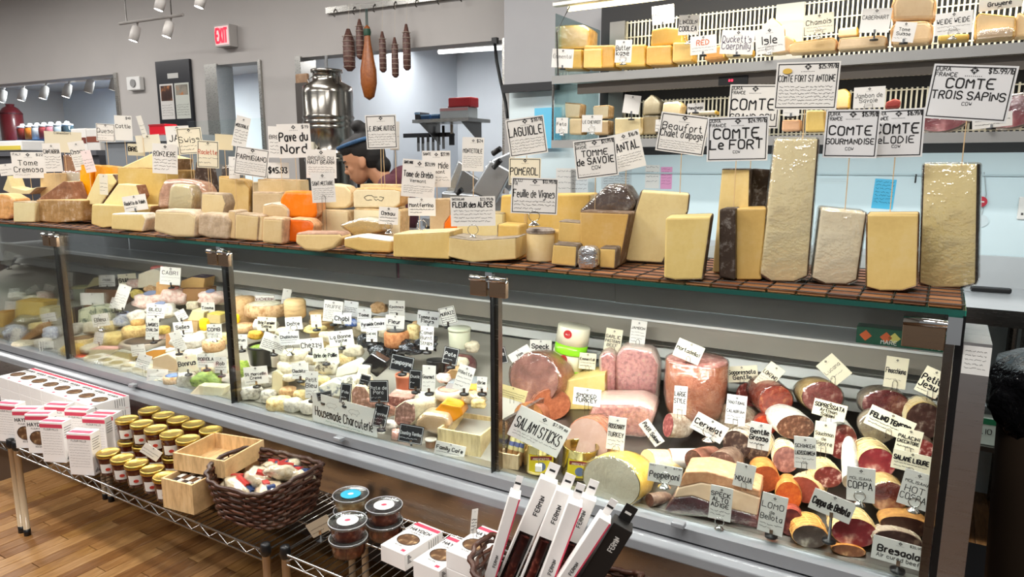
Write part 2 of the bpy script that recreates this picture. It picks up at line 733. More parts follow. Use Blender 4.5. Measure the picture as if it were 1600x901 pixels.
def emblem(mb, cx, cz, s, y):
    """small rosette that heads the cards"""
    for i in range(4):
        a = math.pi / 2 * i
        ux, uz = math.cos(a), math.sin(a)
        px, pz = -uz, ux
        mb.add([(cx + ux * s * 0.12, y, cz + uz * s * 0.12), (cx + (ux * 0.55 + px * 0.3) * s, y, cz + (uz * 0.55 + pz * 0.3) * s),
                (cx + ux * s, y, cz + uz * s), (cx + (ux * 0.55 - px * 0.3) * s, y, cz + (uz * 0.55 - pz * 0.3) * s)], [(0, 3, 2, 1)])
    for i in range(4):
        a = math.pi / 4 + math.pi / 2 * i
        ux, uz = math.cos(a), math.sin(a)
        q = s * 0.13
        mb.add([(cx + ux * s * 0.55 - q, y, cz + uz * s * 0.55 - q), (cx + ux * s * 0.55 + q, y, cz + uz * s * 0.55 - q),
                (cx + ux * s * 0.55 + q, y, cz + uz * s * 0.55 + q), (cx + ux * s * 0.55 - q, y, cz + uz * s * 0.55 + q)], [(0, 1, 2, 3)])
    n = 9
    for i in range(n):
        x = cx + (i - (n - 1) / 2) * s * 0.42
        q = s * 0.09
        z = cz - s * 1.35
        mb.add([(x - q, y, z - q), (x + q, y, z - q), (x + q, y, z + q), (x - q, y, z + q)], [(0, 1, 2, 3)])


def card(label, u, v, w, h, where, roll=0.0, lines=(), fine=0, stick=0, hold='pick', base=None, price=None, corner=None, border=False,
         ink='#1c1a1c', paper=None, k=0.85, dyaw=0.0, tilt=0.0, name='price_card', foot=0.0, group=None, title_ink=None, logo=True, cat='sign'):
    """a written card: lines = (text, cap height, base line from top) as shares of the card height; stick in picture pixels"""
    P = place(u, v, where)
    yaw = face_yaw(P, k) + R(dyaw)
    m = mpp(P)
    W, H = w * m, h * m
    paper = paper or WHITE
    t = thing(name, label, cat, P, yaw, group)
    rot = (R(tilt), R(roll), 0)
    cm = prism_bm([(-W / 2, -H / 2), (W / 2, -H / 2), (W / 2, H / 2), (-W / 2, H / 2)], 0.0012, 0)
    c = from_bm('board', cm, paper, t, rot=rot)
    y = -0.0006
    mb = MB()
    if logo:
        emblem(mb, 0, H * 0.40, min(W * 0.07, H * 0.075), y)
    if price:
        write(mb, price, W * 0.47, H * 0.36, H * 0.085, W * 0.3, y, 0.17, align='r')
    if corner:
        for i, ct in enumerate(corner):
            write(mb, ct, -W * 0.46, H * (0.38 - 0.1 * i), H * 0.07, W * 0.28, y, 0.17, align='l')
    im = mat('ink', ink)
    bold = 1.5 if H < 0.075 else 1.0
    tb = MB() if title_ink else mb
    for ln in lines:
        tx, sz, zr = ln[:3]
        write(tb, tx, 0, H * (0.5 - zr), H * sz, W * 0.9, y, (ln[3] if len(ln) > 3 else 0.14) * bold)
    if fine:
        f0 = max([ln[2] for ln in lines] + [0.3]) + 0.1
        for i in range(fine):
            zz = H * (0.5 - (f0 + (0.93 - f0) * (i + 0.4) / fine))
            xe = W * 0.44 if i < fine - 1 else W * rnd.uniform(0.0, 0.4)
            scribble(mb, -W * 0.43, xe, zz, min(H * 0.05, H * (0.93 - f0) / fine * 0.5), y, 0.2 * bold * bold)
    if mb.V:
        mb.obj('lettering', im, c)
    if title_ink:
        tb.obj('title_lettering', mat('ink', title_ink), c)
    if border:
        b = MB()
        e, f = 0.035 * H, 0.014 * H + 0.0006
        for x0, x1, z0, z1 in ((-W / 2 + e, W / 2 - e, H / 2 - e - f, H / 2 - e), (-W / 2 + e, W / 2 - e, -H / 2 + e, -H / 2 + e + f),
                               (-W / 2 + e, -W / 2 + e + f, -H / 2 + e, H / 2 - e), (W / 2 - e - f, W / 2 - e, -H / 2 + e, H / 2 - e)):
            b.add([(x0, y, z0), (x1, y, z0), (x1, y, z1), (x0, y, z1)], [(0, 1, 2, 3)])
        b.obj('border', im, c)
    L = stick * m
    if hold in ('pick', 'picks') and where != 'L' and P.z > DECK_TOP and P.x < -0.9 and P.y > 1.9 and P.y < 2.3:
        L = max(L, P.z - H / 2 - DECK_TOP - 0.0015)
    if hold == 'pick':
        MB().tube([(0, 0.0026, -H * 0.3), (0, 0.0026, -H / 2 - L)], 0.0013).obj('pick', BAMBOO, t)
    elif hold == 'picks':
        for s in (-1, 1):
            MB().tube([(s * 0.004, 0.0026, -H * 0.3), (s * 0.009, 0.0026, -H / 2 - L)], 0.0013).obj('pick', BAMBOO, t)
    elif hold == 'ring':
        r = min(0.016, W * 0.2)
        z0 = -H / 2 - L
        MB().tube([(r * math.cos(a * math.pi / 8), -0.004, z0 + 0.012 + r + r * math.sin(a * math.pi / 8)) for a in range(16)], 0.0012, closed=True).obj('ring', CHROME, t, True)
        MB().lathe([(r * 1.15, 0), (r * 1.1, 0.002), (r * 0.6, 0.008), (r * 0.3, 0.013)], 16, (0, 0, z0)).obj('weighted_base', CHROME, t, True)
    elif hold == 'wire':
        z0 = -H / 2 - L
        MB().tube([(-0.006, -0.002, z0), (-0.006, -0.003, -H * 0.32), (-0.003, -0.003, -H * 0.25), (0.003, -0.003, -H * 0.25), (0.006, -0.003, -H * 0.32), (0.006, -0.002, z0)], 0.0007).obj('wire_pick', DSTEEL, t)
    elif hold == 'clip':
        z0 = -H / 2 - L
        MB().lathe([(0.016, 0), (0.016, 0.006), (0.004, 0.008), (0.003, max(L + H * 0.1, 0.012))], 12, (0, 0.003, z0)).obj('weighted_base', BLACK, t, True)
        MB().box(-0.004, 0.004, -0.003, 0.004, -H / 2 - 0.002, -H / 2 + 0.012).obj('clip', CHROME, t)
    elif hold == 'block':
        MB().tube([(0, 0.002, -H * 0.1), (0, 0.002, -H / 2 - L + 0.01)], 0.001).obj('wire_pick', DSTEEL, t)
        from_bm('block_base', rbox_bm(0.02, 0.02, 0.02, 0.002), WHITE, t, loc=(0, -0.01, -H / 2 - L))
    return t

# ================================================================ the room
def struct(o):
    o['kind'] = 'structure'
    return o


fl = struct(MB().box(-14, 4, -3, 9, -0.06, -0.006).obj('floor', mat('plain', '#4a3018', 0.5)))
fl['label'] = 'worn wooden strip floor in brown and honey tones'
_pl = [mat('wood', c, 0.35, (6, 0.8, 1)) for c in ('#a5794a', '#9c7040', '#8d6338', '#ad8250', '#84592f', '#a1753f')]
_pw = 0.062
_pb = rbox_bm(_pw - 0.002, 0.6 - 0.003, 0.006, 0.001, 1)
_pm = bpy.data.meshes.new('plank')
_pb.to_mesh(_pb and _pm)
_pb.free()
_pms = []
for m_ in _pl:
    c_ = _pm.copy()
    c_.materials.append(m_)
    _pms.append(c_)
n_pl = 0
for i in range(-62, -14):
    x = i * _pw
    off = (i % 3) * 0.2 + rnd.uniform(-0.05, 0.05)
    for j in range(0, 4):
        y = 0.35 + off + j * 0.6
        if y > 2.0 or y + 0.6 < 0.85 + max(0, (x + 3.6)) * 0.0 or n_pl >= 190:
            continue
        n_pl += 1
        link('plank', rnd.choice(_pms), fl, (x, y, -0.006))
for i in range(0, 12):
    for j in range(6):
        link('plank', rnd.choice(_pms), fl, (0.15 + i * _pw, 2.75 + j * 0.6 + (i % 3) * 0.2, -0.006))

WALLC = mat('wall', '#b2aeab')
WALLB = mat('wall', '#dfe6ea')
WALLW = mat('wall', '#e9edef')


def wbox(name, a, m, label=None):
    o = struct(MB().box(*a).obj(name, m))
    if label:
        o['label'] = label
    return o


# header wall over the openings: bottom edge at 2.4 m, slightly skewed to the case
HA, HB = Vector((-9.6, 3.80)), Vector((-2.55, 4.36))


def skew_box(name, a, b, z0, z1, th, m, parent=None, label=None):
    d = (b - a).normalized()
    n = Vector((-d.y, d.x)) * th
    V = [(a.x, a.y, z0), (b.x, b.y, z0), (b.x + n.x, b.y + n.y, z0), (a.x + n.x, a.y + n.y, z0)]
    V += [(x, y, z1) for x, y, _ in V]
    o = from_vf(name, V, [(0, 3, 2, 1), (4, 5, 6, 7), (0, 1, 5, 4), (1, 2, 6, 5), (2, 3, 7, 6), (3, 0, 4, 7)], m, parent)
    if not parent:
        struct(o)
    if label:
        o['label'] = label
    return o


def hw(t):
    return HA + (HB - HA) * t


def hw_u(u, v=100):
    """where a line of sight meets the header wall, as a share of its length"""
    d = ray(u, v)
    dx, dy = HB.x - HA.x, HB.y - HA.y
    # CP + d*s = HA + (dx,dy)*t
    det = d.x * (-dy) - d.y * (-dx)
    s = (HA.x * (-dy) - HA.y * (-dx)) / det
    t = (d.x * HA.y - d.y * HA.x) / det
    return t


def hpt(u, v):
    """3-D point of the header wall seen at a picture place"""
    t = hw_u(u, v)
    q = hw(t)
    d = ray(u, v)
    s = math.hypot(q.x, q.y) / math.hypot(d.x, d.y)
    return Vector((q.x, q.y, CAMZ + d.z * s))


skew_box('wall_back', HA - (HB - HA).normalized() * 3, HB, 2.4, 3.9, 0.15, WALLC, label='pale grey header wall above the service openings')
for nm, ua, ub in (('wall_panel', 187, 326), ('wall_pier', 412, 470)):
    skew_box(nm, hw(hw_u(ua, 150)), hw(hw_u(ub, 150)), 0, 2.4, 0.15, WALLC)
# stainless corner trims
for i, (ua, ub) in enumerate(((183, 187.5), (325, 344), (408, 412), (466, 475), (787, 799))):
    o = skew_box('trim_%d' % (i + 1), hw(hw_u(ua, 150)) - Vector((0, 0.02)), hw(hw_u(ub, 150)) - Vector((0, 0.02)), 0, 2.41, 0.18, STEEL)
pil = Vector((-2.38, 4.30))
q1 = hw(hw_u(799, 150))
wbox('wall_pillar', (q1.x, at_y(823, 200, 4.28).x, 4.26, 5.4, 0, 3.9), mat('wall', '#b5b2b0'))
# recess behind the openings
wbox('wall_recess', (-13, -1.5, 6.6, 6.75, 0, 3.2), mat('wall', '#dfe5ea'), 'white panelled wall of the back room')
cr = at_y(703, 150, 6.6)
wbox('wall_recess_side', (cr.x, cr.x + 0.1, 4.4, 6.6, 0, 3.2), mat('wall', '#d2d9e0'))
wbox('ceiling_recess', (-13, -1.5, 4.4, 6.6, 2.75, 2.85), mat('wall', '#cfcfcf'))
# thin joint strips of the wall panels
for i, xx in enumerate((-7.6, -6.4)):
    wbox('trim_%d' % (i + 6), (xx, xx + 0.012, 6.588, 6.6, 0, 2.7), mat('plain', '#bcc4cc'))
# wall behind the cooler
WY = 3.85
xl = at_y(823, 200, 4.28).x
wbox('wall_cooler', (xl, 3.0, WY + 0.2, WY + 0.35, 0, 3.9), mat('wall', '#dcebef'))
wbox('wall_upper', (xl, 3.0, WY + 0.14, WY + 0.2, 2.05, 3.9), mat('wall', '#a2a2a5'))
wbox('trim_9', (xl, at_y(858, 40, WY).x, WY + 0.11, WY + 0.15, 2.0, 2.05), mat('plain', '#222226'))
wbox('ceiling', (-14, 4, -3, 9, 3.9, 4.0), mat('wall', '#d8d6d2'))
wbox('wall_right', (3.0, 3.1, -3, 6, 0, 3.9), mat('wall', '#8f8a84'))
wbox('wall_left', (-13.1, -13.0, -3, 7, 0, 3.9), mat('wall', '#c9c6c3'))
# closed grey panel behind the opening next to the poster
skew_box('wall_screen', hw(hw_u(344, 150)) + Vector((0, 0.5)), hw(hw_u(408, 150)) + Vector((0, 0.5)), 0, 2.5, 0.03, mat('wall', '#cfdbe4'))

# room lamps behind the header
area('recess_lamp_light', (at_y(735, 80, 5.6).x, 5.6, 2.66), (0.9, 0.06), 16, color=(1, 1, 1))
area('recess_lamp_light.001', (-5.2, 5.6, 2.7), (1.2, 0.2), 48, color=(1, 1, 1))
area('far_room_light', (-9.5, 5.2, 2.7), (2.5, 0.3), 130, color=(0.95, 1, 1))

# ================================================================ the display case
CASE = thing('display_case', 'long stainless and glass deli display case with sloping decks', 'display case', (0, 0, 0))
X0, X1 = -5.6, 0.06
YF = 1.72                                  # front glass
ZS, ZT = 0.608, 1.238                      # sill, underside of the top glass
# body
MB().box(X0, X1, YF + 0.06, 2.62, 0.10, 0.36).obj('plinth', mat('plain', '#1b1918', 0.5), CASE)
ALU = mat('metal', '#a9abad', 0.42)
MIRROR = mat('metal', '#b4b2b0', 0.3)
s = MB()
s.add([(X0, YF - 0.02, 0.36), (X1, YF - 0.02, 0.36), (X1, YF - 0.02, 0.525), (X0, YF - 0.02, 0.525), (X0, YF + 0.05, 0.36), (X1, YF + 0.05, 0.36), (X1, YF + 0.05, 0.525), (X0, YF + 0.05, 0.525)],
      [(0, 1, 2, 3), (1, 5, 6, 2), (4, 0, 3, 7), (5, 4, 7, 6), (3, 2, 6, 7), (0, 4, 5, 1)])
s.obj('kick_panel', MIRROR, CASE)
SILLM = mat('plain', '#94979b', 0.25)
sill = prism_bm([(0, 0), (0, 0.03), (0.02, 0.042), (0.05, 0.042), (0.05, 0)], X1 - X0, 0.003)
# profile runs along x: rotate the prism so that its depth points along +x
o = from_bm('lower_rail', sill, SILLM, CASE, loc=(X0, YF - 0.055, 0.525), rot=(0, 0, R(-90)))
o.rotation_euler = (0, 0, R(-90))
o.scale = (-1, 1, 1)
MB().box(X0, X1, YF - 0.012, YF - 0.004, 0.567, 0.574).obj('rail_groove', BLACK, CASE)
MB().box(X0, X1, YF - 0.024, YF + 0.02, 0.574, ZS).obj('glass_channel', SILLM, CASE)
MB().box(X0, X1, YF + 0.02, YF + 0.06, 0.574, 0.612).obj('inner_ledge', mat('metal', '#c9c8bf', 0.4), CASE)
DK = mat('plain', '#3a3a38', 0.35)
XM = -1.115
for nm, xa, xb, y0, z0, sl, m_ in (('cheese_deck', X0, XM - 0.01, LY0, LZ0, LS, mat('plain', '#a8a499', 0.4)), ('meat_deck', XM + 0.01, X1 - 0.02, RY0, RZ0, RS, mat('metal', '#77736c', 0.35))):
    y1 = 2.40
    V = [(xa, y0, z0), (xb, y0, z0), (xb, y1, z0 + sl * (y1 - y0)), (xa, y1, z0 + sl * (y1 - y0))]
    V += [(x, y, z - 0.02) for x, y, z in V]
    from_vf(nm, V, [(0, 1, 2, 3), (7, 6, 5, 4), (0, 4, 5, 1), (1, 5, 6, 2), (2, 6, 7, 3), (3, 7, 4, 0)], m_, CASE)
MB().box(XM - 0.006, XM + 0.006, YF + 0.06, 2.4, 0.575, 0.76).obj('deck_divider', STEEL, CASE)
MB().box(X0, X1, YF + 0.05, 2.62, 0.36, 0.574).obj('case_body', mat('metal', '#6b6965', 0.4), CASE)
# rear: louvres, rail and service shelf
MB().box(X0, X1, 2.50, 2.53, 0.60, 1.0).obj('rear_duct', mat('plain', '#0e0e0f', 0.5), CASE)
LV = mat('plain', '#e2e2de', 0.3)
for i in range(4):
    z = 0.765 + i * 0.047
    y = 2.42 - 0.012 * i
    V = [(X0, y, z), (X1 - 0.02, y, z), (X1 - 0.02, y + 0.026, z + 0.034), (X0, y + 0.026, z + 0.034)]
    V += [(a, b + 0.004, c - 0.003) for a, b, c in V]
    from_vf('louvre', V, [(0, 1, 2, 3), (7, 6, 5, 4), (0, 4, 5, 1), (1, 5, 6, 2), (2, 6, 7, 3), (3, 7, 4, 0)], LV, CASE)
MB().box(X0, X1 - 0.02, 2.335, 2.60, 0.994, 1.004).obj('rear_shelf', mat('plain', '#b4b7ba', 0.3), CASE)
MB().box(X0, X1 - 0.02, 2.325, 2.335, 0.938, 1.008).obj('rear_rail', mat('plain', '#958f85', 0.25), CASE)
MB().box(X0, X1 - 0.02, 2.318, 2.336, 1.004, 1.012).obj('rail_highlight', mat('plain', '#e6e6e4', 0.2), CASE)  # pale strip painting in the bright reflection along the rail's top edge
for i in range(5):
    xa = X0 + (X1 - X0 - 0.02) * i / 5
    xb = X0 + (X1 - X0 - 0.02) * (i + 1) / 5
    MB().box(xa + 0.004, xb - 0.004, 2.575 + 0.012 * (i % 2), 2.583 + 0.012 * (i % 2), 1.006, 1.232).obj('sliding_door', mat('plain', '#6e6a63', 0.2), CASE)
MB().box(X0, X1, 2.56, 2.62, 1.225, 1.238).obj('rear_top_rail', STEEL, CASE)
# top glass with a green edge, light bar under it
MB().box(X0, X1, YF - 0.004, 2.20, ZT + 0.0005, 1.2495).obj('top_glass', mat('glass', '#d5efe6'), CASE)
GE = mat('gloss', '#0f7d67', 0.12)
GED = mat('gloss', '#0c4a40', 0.12)
MB().box(X0, X1, YF - 0.0075, YF - 0.0042, ZT, 1.25).obj('glass_edge', GED, CASE)
MB().box(X1 + 0.0002, X1 + 0.002, YF - 0.0075, 2.20, ZT, 1.25).obj('glass_edge', GE, CASE)
MB().box(X0, X1, 1.775, 1.825, 1.229, 1.237).obj('light_bar', mat('plain', '#c8c8c4'), CASE)
MB().box(X0, X1, 2.20, 2.62, 1.236, 1.25).obj('rear_worktop', mat('metal', '#a9a7a2', 0.35), CASE)
# front panes and posts
PX = [X0, -3.60, -2.355, -1.118, 0.045]
for a, b in zip(PX, PX[1:]):
    MB().box(a + 0.003, b - 0.003, YF - 0.003, YF + 0.003, ZS - 0.004, ZT - 0.004).obj('glass_pane', GLASS, CASE)
PM = mat('metal', '#8f867a', 0.25)
for x in PX[1:4]:
    p_ = MB().box(x - 0.004, x + 0.016, YF + 0.012, YF + 0.034, ZS, ZT - 0.03).obj('post', PM, CASE)
    MB().box(x - 0.0022, x + 0.0022, YF - 0.0045, YF + 0.012, ZS, ZT - 0.012).obj('seal', BLACK, p_)
    for s_ in (-1, 1):
        b_ = from_bm('bracket', rbox_bm(0.058, 0.016, 0.05, 0.002), mat('metal', '#a98e74', 0.3), CASE, loc=(x + s_ * 0.034, YF - 0.022, 1.166))
        MB().tube([(-0.03, 0.004, 0.052), (0.03, 0.004, 0.052)], 0.009, 12).obj('hinge', CHROME, b_, True)
    MB().box(x - 0.012, x + 0.012, YF - 0.016, YF + 0.0, 1.19, ZT).obj('clamp', CHROME, CASE)
x = PX[4]
b_ = from_bm('bracket', rbox_bm(0.08, 0.016, 0.052, 0.002), mat('metal', '#a98e74', 0.3), CASE, loc=(x - 0.055, YF - 0.022, 1.163))
MB().tube([(-0.04, 0.004, 0.056), (0.05, 0.004, 0.056)], 0.010, 12).obj('hinge', CHROME, b_, True)
MB().box(x - 0.014, x + 0.012, YF - 0.03, YF + 0.0, 1.18, ZT).obj('clamp', CHROME, CASE)
MB().box(x - 0.016, x + 0.002, YF - 0.002, YF + 0.02, ZS, 1.18).obj('post', mat('metal', '#7f746a', 0.3), CASE)
MB().box(x + 0.004, x + 0.018, YF - 0.004, 2.62, 0.36, ZT).obj('end_gasket', mat('plain', '#0c0c0d', 0.35), CASE)
EP = MB().box(x + 0.018, x + 0.068, YF - 0.012, 1.92, 0.06, 1.185).obj('end_panel', mat('metal', '#d0cecb', 0.3), CASE)
MB().box(x + 0.018, x + 0.055, 1.92, 2.62, 0.06, 1.0).obj('end_side_panel', mat('plain', '#151414', 0.4), CASE)
lb = MB().box(x + 0.019, x + 0.068, YF - 0.0135, YF - 0.0121, 1.118, 1.178).obj('info_sticker', mat('paper', '#e3e3df'), EP)
sm = MB()
for i in range(5):
    scribble(sm, x + 0.023, x + 0.06, 1.166 - i * 0.009, 0.003, YF - 0.0139)
sm.obj('lettering', INK, lb)
# sliding lock knobs on the lower rail
for ux, vx in ((208, 604), (530, 688), (1060, 822)):
    q = at_y(ux, vx, YF - 0.045)
    from_bm('rail_lock', rbox_bm(0.035, 0.025, 0.014, 0.003), SILLM, CASE, loc=(q.x, YF - 0.058, q.z))

# tile mat on the top glass: each terracotta block is a piece
MAT_ = thing('tile_mat', 'brown terracotta block mat with black wire grid under the counter cheeses', 'mat', (0, 0, 1.25))
TC = [mat('plain', c, 0.6) for c in ('#855030', '#976036', '#754629', '#a36c40')]
tw, td = 0.066, 0.052
tms = []
for m_ in TC:
    bm = rbox_bm(tw - 0.004, td - 0.005, 0.009, 0.002, 1)
    me = bpy.data.meshes.new('tile')
    bm.to_mesh(me)
    bm.free()
    me.materials.append(m_)
    tms.append(me)
ny = 9
nt_ = 0
rest = MB()
for j in range(ny):
    for i in range(int((X1 - X0) / tw)):
        xx = X1 - 0.004 - tw / 2 - i * tw
        yy = YF + 0.002 + j * td
        if j < 3 and i < 62 or (j < 6 and i < 20):
            nt_ += 1
            link('tile', rnd.choice(tms), MAT_, (xx, yy, 0.0002))
        else:
            rest.box(xx - tw / 2 + 0.002, xx + tw / 2 - 0.002, yy, yy + td - 0.005, 0.0002, 0.009)
o = rest.obj('tile_field', TC[0], MAT_)
o['kind'] = 'stuff'
wr = MB()
for j in range(ny + 1):
    wr.tube([(X0, YF + j * td - 0.001, 0.0105), (X1, YF + j * td - 0.001, 0.0105)], 0.0013, 5)
for i in range(int((X1 - X0) / tw / 1) + 1):
    xx = X1 - 0.004 - i * tw
    wr.tube([(xx, YF - 0.001, 0.0105), (xx, YF + ny * td, 0.0105)], 0.0013, 5)
wr.obj('wire_grid', BLACK, MAT_)

# ================================================================ cheeses on the counter
DR = '#4a3524'      # dark rind
CO = '#f0dc98'      # comte paste
cheese('comte_slab', 'tall plastic-wrapped yellow hard cheese slab at the counter end', [(1436, 442), (1458, 449), (1500, 449), (1525, 443), (1528, 256), (1443, 256)], 'T', 0.10, CO, '#3a2a1c', 'BLRK', 0.5, 0.003, wrap=True, dyaw=-4)
cheese('comte_slab', 'unwrapped smooth golden cheese slab under the tilted-left plain card', [(1353, 448), (1375, 454), (1410, 454), (1433, 447), (1436, 335), (1354, 335)], 'T', 0.11, '#dfbd62', '#6b4d2c', 'LRBK', 0.5, 0.003)
cheese('comte_slab', 'short wrapped ivory cheese slab with shiny glare between two taller ones', [(1269, 434), (1290, 443), (1322, 444), (1339, 437), (1354, 333), (1283, 326)], 'T', 0.10, '#f7ecd0', '#5d4630', 'BRK', 0.5, 0.003, wrap=True, dyaw=8)
cheese('comte_slab', 'tallest wrapped pale cheese slab leaning with white glare on its plastic', [(1188, 428), (1205, 439), (1240, 440), (1262, 431), (1279, 217), (1212, 217)], 'T', 0.11, '#f7e7b6', '#4a3524', 'BRK', 0.45, 0.003, wrap=True, dyaw=8)
cheese('comte_wedge', 'golden cheese wedge with a thick dark rind band below the le fort card', [(1150, 437), (1190, 437), (1197, 325), (1150, 326)], 'T', 0.10, '#d6ac4a', '#3c2c1f', 'L', 0.5, 0.003, dyaw=6)
cheese('rind_slab', 'dark brown rind face of a cut cheese beside the golden wedge', [(1124, 432), (1149, 437), (1149, 327), (1125, 327)], 'T', 0.09, '#4a3828', '#3c2c1f', 'LFT', 0.4, 0.003, up=0.001)
cheese('comte_slab', 'tall yellow slab behind the golden wedge with dark rind at its upper edge', [(1113, 425), (1168, 427), (1172, 264), (1128, 264)], 1.96, 0.06, '#e6c878', '#40301f', 'RTK', 0.5, 0.003, ground=True)
cheese('rind_slab', 'upright dark rind slab behind the le fort card', [(1173, 425), (1196, 425), (1204, 266), (1174, 264)], 1.965, 0.05, '#4b3a2c', '#40301f', 'FTR', 0.5, 0.003, ground=True)
cheese('comte_wedge', 'square-cut yellow cheese slab with grey-brown rind on one flank, in front of the slanted one', [(1037, 434), (1055, 438), (1098, 437), (1112, 338), (1040, 340)], 'T', 0.12, '#e0c266', '#5a452e', 'RBK', 0.42, 0.004, dyaw=6)
cheese('beaufort_slab', 'big slanting yellow cheese slab with concave rind foot below the tilted beaufort card', [(969, 404), (985, 408), (1035, 411), (1075, 330), (1078, 303), (1002, 298)], 'T', 0.10, '#ebd48c', '#6b5a45', 'RBLK', 0.45, 0.004, dyaw=10)
cheese('cantal_block', 'yellow wrapped block carrying the brown-rind wedge', [(906, 404), (968, 416), (984, 333), (906, 330)], 1.93, 0.13, '#d3a23c', '#7a5f45', 'RT', 0.5, 0.004, ground=True)
cheese('cantal_wedge', 'glossy brown-rind cheese wedge lying on the yellow block', [(905, 331), (985, 332), (992, 318), (975, 292), (950, 289)], 1.93, 0.13, '#6e5546', '#5d4638', 'FTLR', 0.5, 0.006, wrap=True)
SVB = '#d9b050'
for pts, lb, y in (([(871, 377), (889, 381), (911, 380), (913, 348), (873, 345)], 'small brown-crusted cheese block, upper one beside the leaf card', 1.86),
                   ([(911, 380), (958, 386), (960, 355), (912, 351)], 'small brown-crusted cheese block, upper one next to the yellow block', 1.87)):
    cheese('tomme_block', lb, pts, y, 0.07, SVB, '#8a7a66', 'TRBK', 0.5, 0.004)
for pts, lb in (([(861, 413), (900, 417), (902, 384), (864, 381)], 'small holed cheese block at the foot of the tomme pile'),
                ([(936, 418), (961, 420), (963, 388), (937, 387)], 'small crusted cheese end under the tomme pile, beside the foil lump')):
    cheese('tomme_block', lb, pts, 'T', 0.075, SVB, '#6f5f4e', 'TRB', 0.5, 0.004)
P = place(917, 421, 'T')
t = thing('foil_cheese', 'lump of cheese wrapped in crinkled silver foil', 'cheese', P, face_yaw(P, 0.5))
bm = rbox_bm(0.062, 0.05, 0.064, 0.016, 3, jit=0.003, top=0.9)
from_bm('foil', bm, mat('foil', '#cfcfcf'), t, True)
P = place(833, 409, 'T')
t = thing('fourme_drum', 'cylinder of pale blue cheese with grey crust under the leaf card', 'cheese', P + Vector((0, 0.045, 0)))
MB().lathe([(0.042, 0), (0.043, 0.004), (0.042, 0.086), (0.040, 0.09)], 28).obj('paste', mat('paste', '#dcc184'), t, True)
MB().lathe([(0.044, 0.084), (0.044, 0.092), (0.036, 0.098)], 28).obj('rind', mat('rind', '#8d7f72'), t)
cheese('laguiole_block', 'broad bright yellow cheese block behind the leaf card', [(778, 358), (925, 362), (922, 303), (783, 305)], 2.02, 0.14, '#e3b640', '#8a7350', 'K', 0.5, 0.004, ground=True)
cheese('laguiole_block', 'yellow cheese block between the drum and the alps block', [(776, 403), (812, 406), (812, 352), (777, 350)], 1.90, 0.10, '#dcae3e', '#8a7350', 'LK', 0.5, 0.004, ground=True)
cheese('yellow_block', 'low yellow block showing between drum and tomme pile', [(855, 402), (874, 406), (874, 362), (855, 360)], 1.93, 0.08, '#d3a83e', '#8a7350', 'K', 0.5, 0.004, ground=True)
cheese('alps_block', 'thick straw-coloured cheese block with grey top crust under the alpes card', [(700, 401), (738, 410), (806, 405), (806, 371), (738, 375), (701, 370)], 'T', 0.12, '#dcc079', '#9c8f7c', 'T', 0.45, 0.003)
cheese('mountain_block', 'large yellow brick-shaped cheese with pale smooth top', [(614, 401), (702, 405), (703, 362), (614, 366)], 'T', 0.13, '#dcb95f', '#e5c995', 'T', 0.45, 0.003)
cheese('pale_block', 'pale yellow block half hidden behind the alpes card', [(712, 371), (788, 372), (786, 333), (714, 333)], 1.93, 0.1, '#e3d08c', '#a8966d', 'TK', 0.5, 0.004, ground=True)
cheese('mimolette_piece', 'small orange cheese wedge peeking beside the alpes card', [(692, 366), (716, 366), (714, 333), (702, 336), (693, 348)], 1.93, 0.08, '#f07400', '#b06a30', 'L', 0.5, 0.005, ground=True)
cheese('tan_block', 'tan cheese block below the tome cards', [(670, 352), (704, 352), (703, 311), (671, 312)], 2.02, 0.1, '#dcbd86', '#c0a378', 'TR', 0.5, 0.004, ground=True)
BR = '#e8d9ae'
cheese('brebis_half', 'cream cheese half with dark stamped writing, upper of the pair by the worker', [(552, 325), (616, 325), (626, 318), (627, 298), (616, 295), (556, 294), (551, 300)], 1.96, 0.10, BR, '#d7a868', 'RT', 0.5, 0.005)
cheese('brebis_half', 'cream cheese half under the stamped one by the worker', [(551, 350), (625, 350), (627, 328), (552, 326)], 1.95, 0.10, BR, '#d0b07c', 'RT', 0.5, 0.005, ground=True)
cheese('brebis_half', 'cream cheese half standing behind the stamped one', [(562, 296), (622, 296), (622, 289), (562, 288)], 2.06, 0.08, '#e0c68e', '#d0b07c', 'RT', 0.5, 0.004, ground=True)
w = MB()
P = place(580, 311, 1.957)
for i in range(2):
    scribble(w, -0.035, 0.04, 0.004 - i * 0.01, 0.012, 0, 0.16)
w2 = [o for o in COL.objects if o.get('label', '').startswith('cream cheese half with dark stamped')][0]
w.obj('stamp_lettering', INK, w2, loc=(0.0, -0.001, 0.034))
cheese('soft_wedge', 'paper-draped washed-rind wedge on top of another near the mountain block', [(531, 352), (556, 371), (596, 362), (594, 346), (562, 342)], 1.84, 0.1, '#dcb763', '#ece6dc', 'T', 0.5, 0.005, wrap=True)
cheese('soft_wedge', 'washed-rind wedge with paper top beneath the draped one', [(537, 386), (566, 394), (610, 395), (612, 376), (560, 369), (537, 372)], 'T', 0.1, '#e0b95c', '#e6dccb', 'T', 0.5, 0.005)
t = cheese('nectaire_half', 'half-round soft cheese with grey stamped top at the counter edge', [(461, 380), (476, 391), (500, 393), (521, 388), (536, 372), (530, 364), (462, 364)], 'T', 0.09, '#ecca82', '#b08a70', 'T', 0.5, 0.006)
w = MB()
for i in range(4):
    a = 0.012 + i * 0.007
    w.tube([(a * math.cos(k * 0.52) * 1.3, 0.03 + a * math.sin(k * 0.52) * 0.7, 0) for k in range(12)], 0.0012, 4, closed=True)
w.obj('stamp_pattern', mat('ink', '#4a3a32'), t, loc=(0.004, 0.005, 0.061))
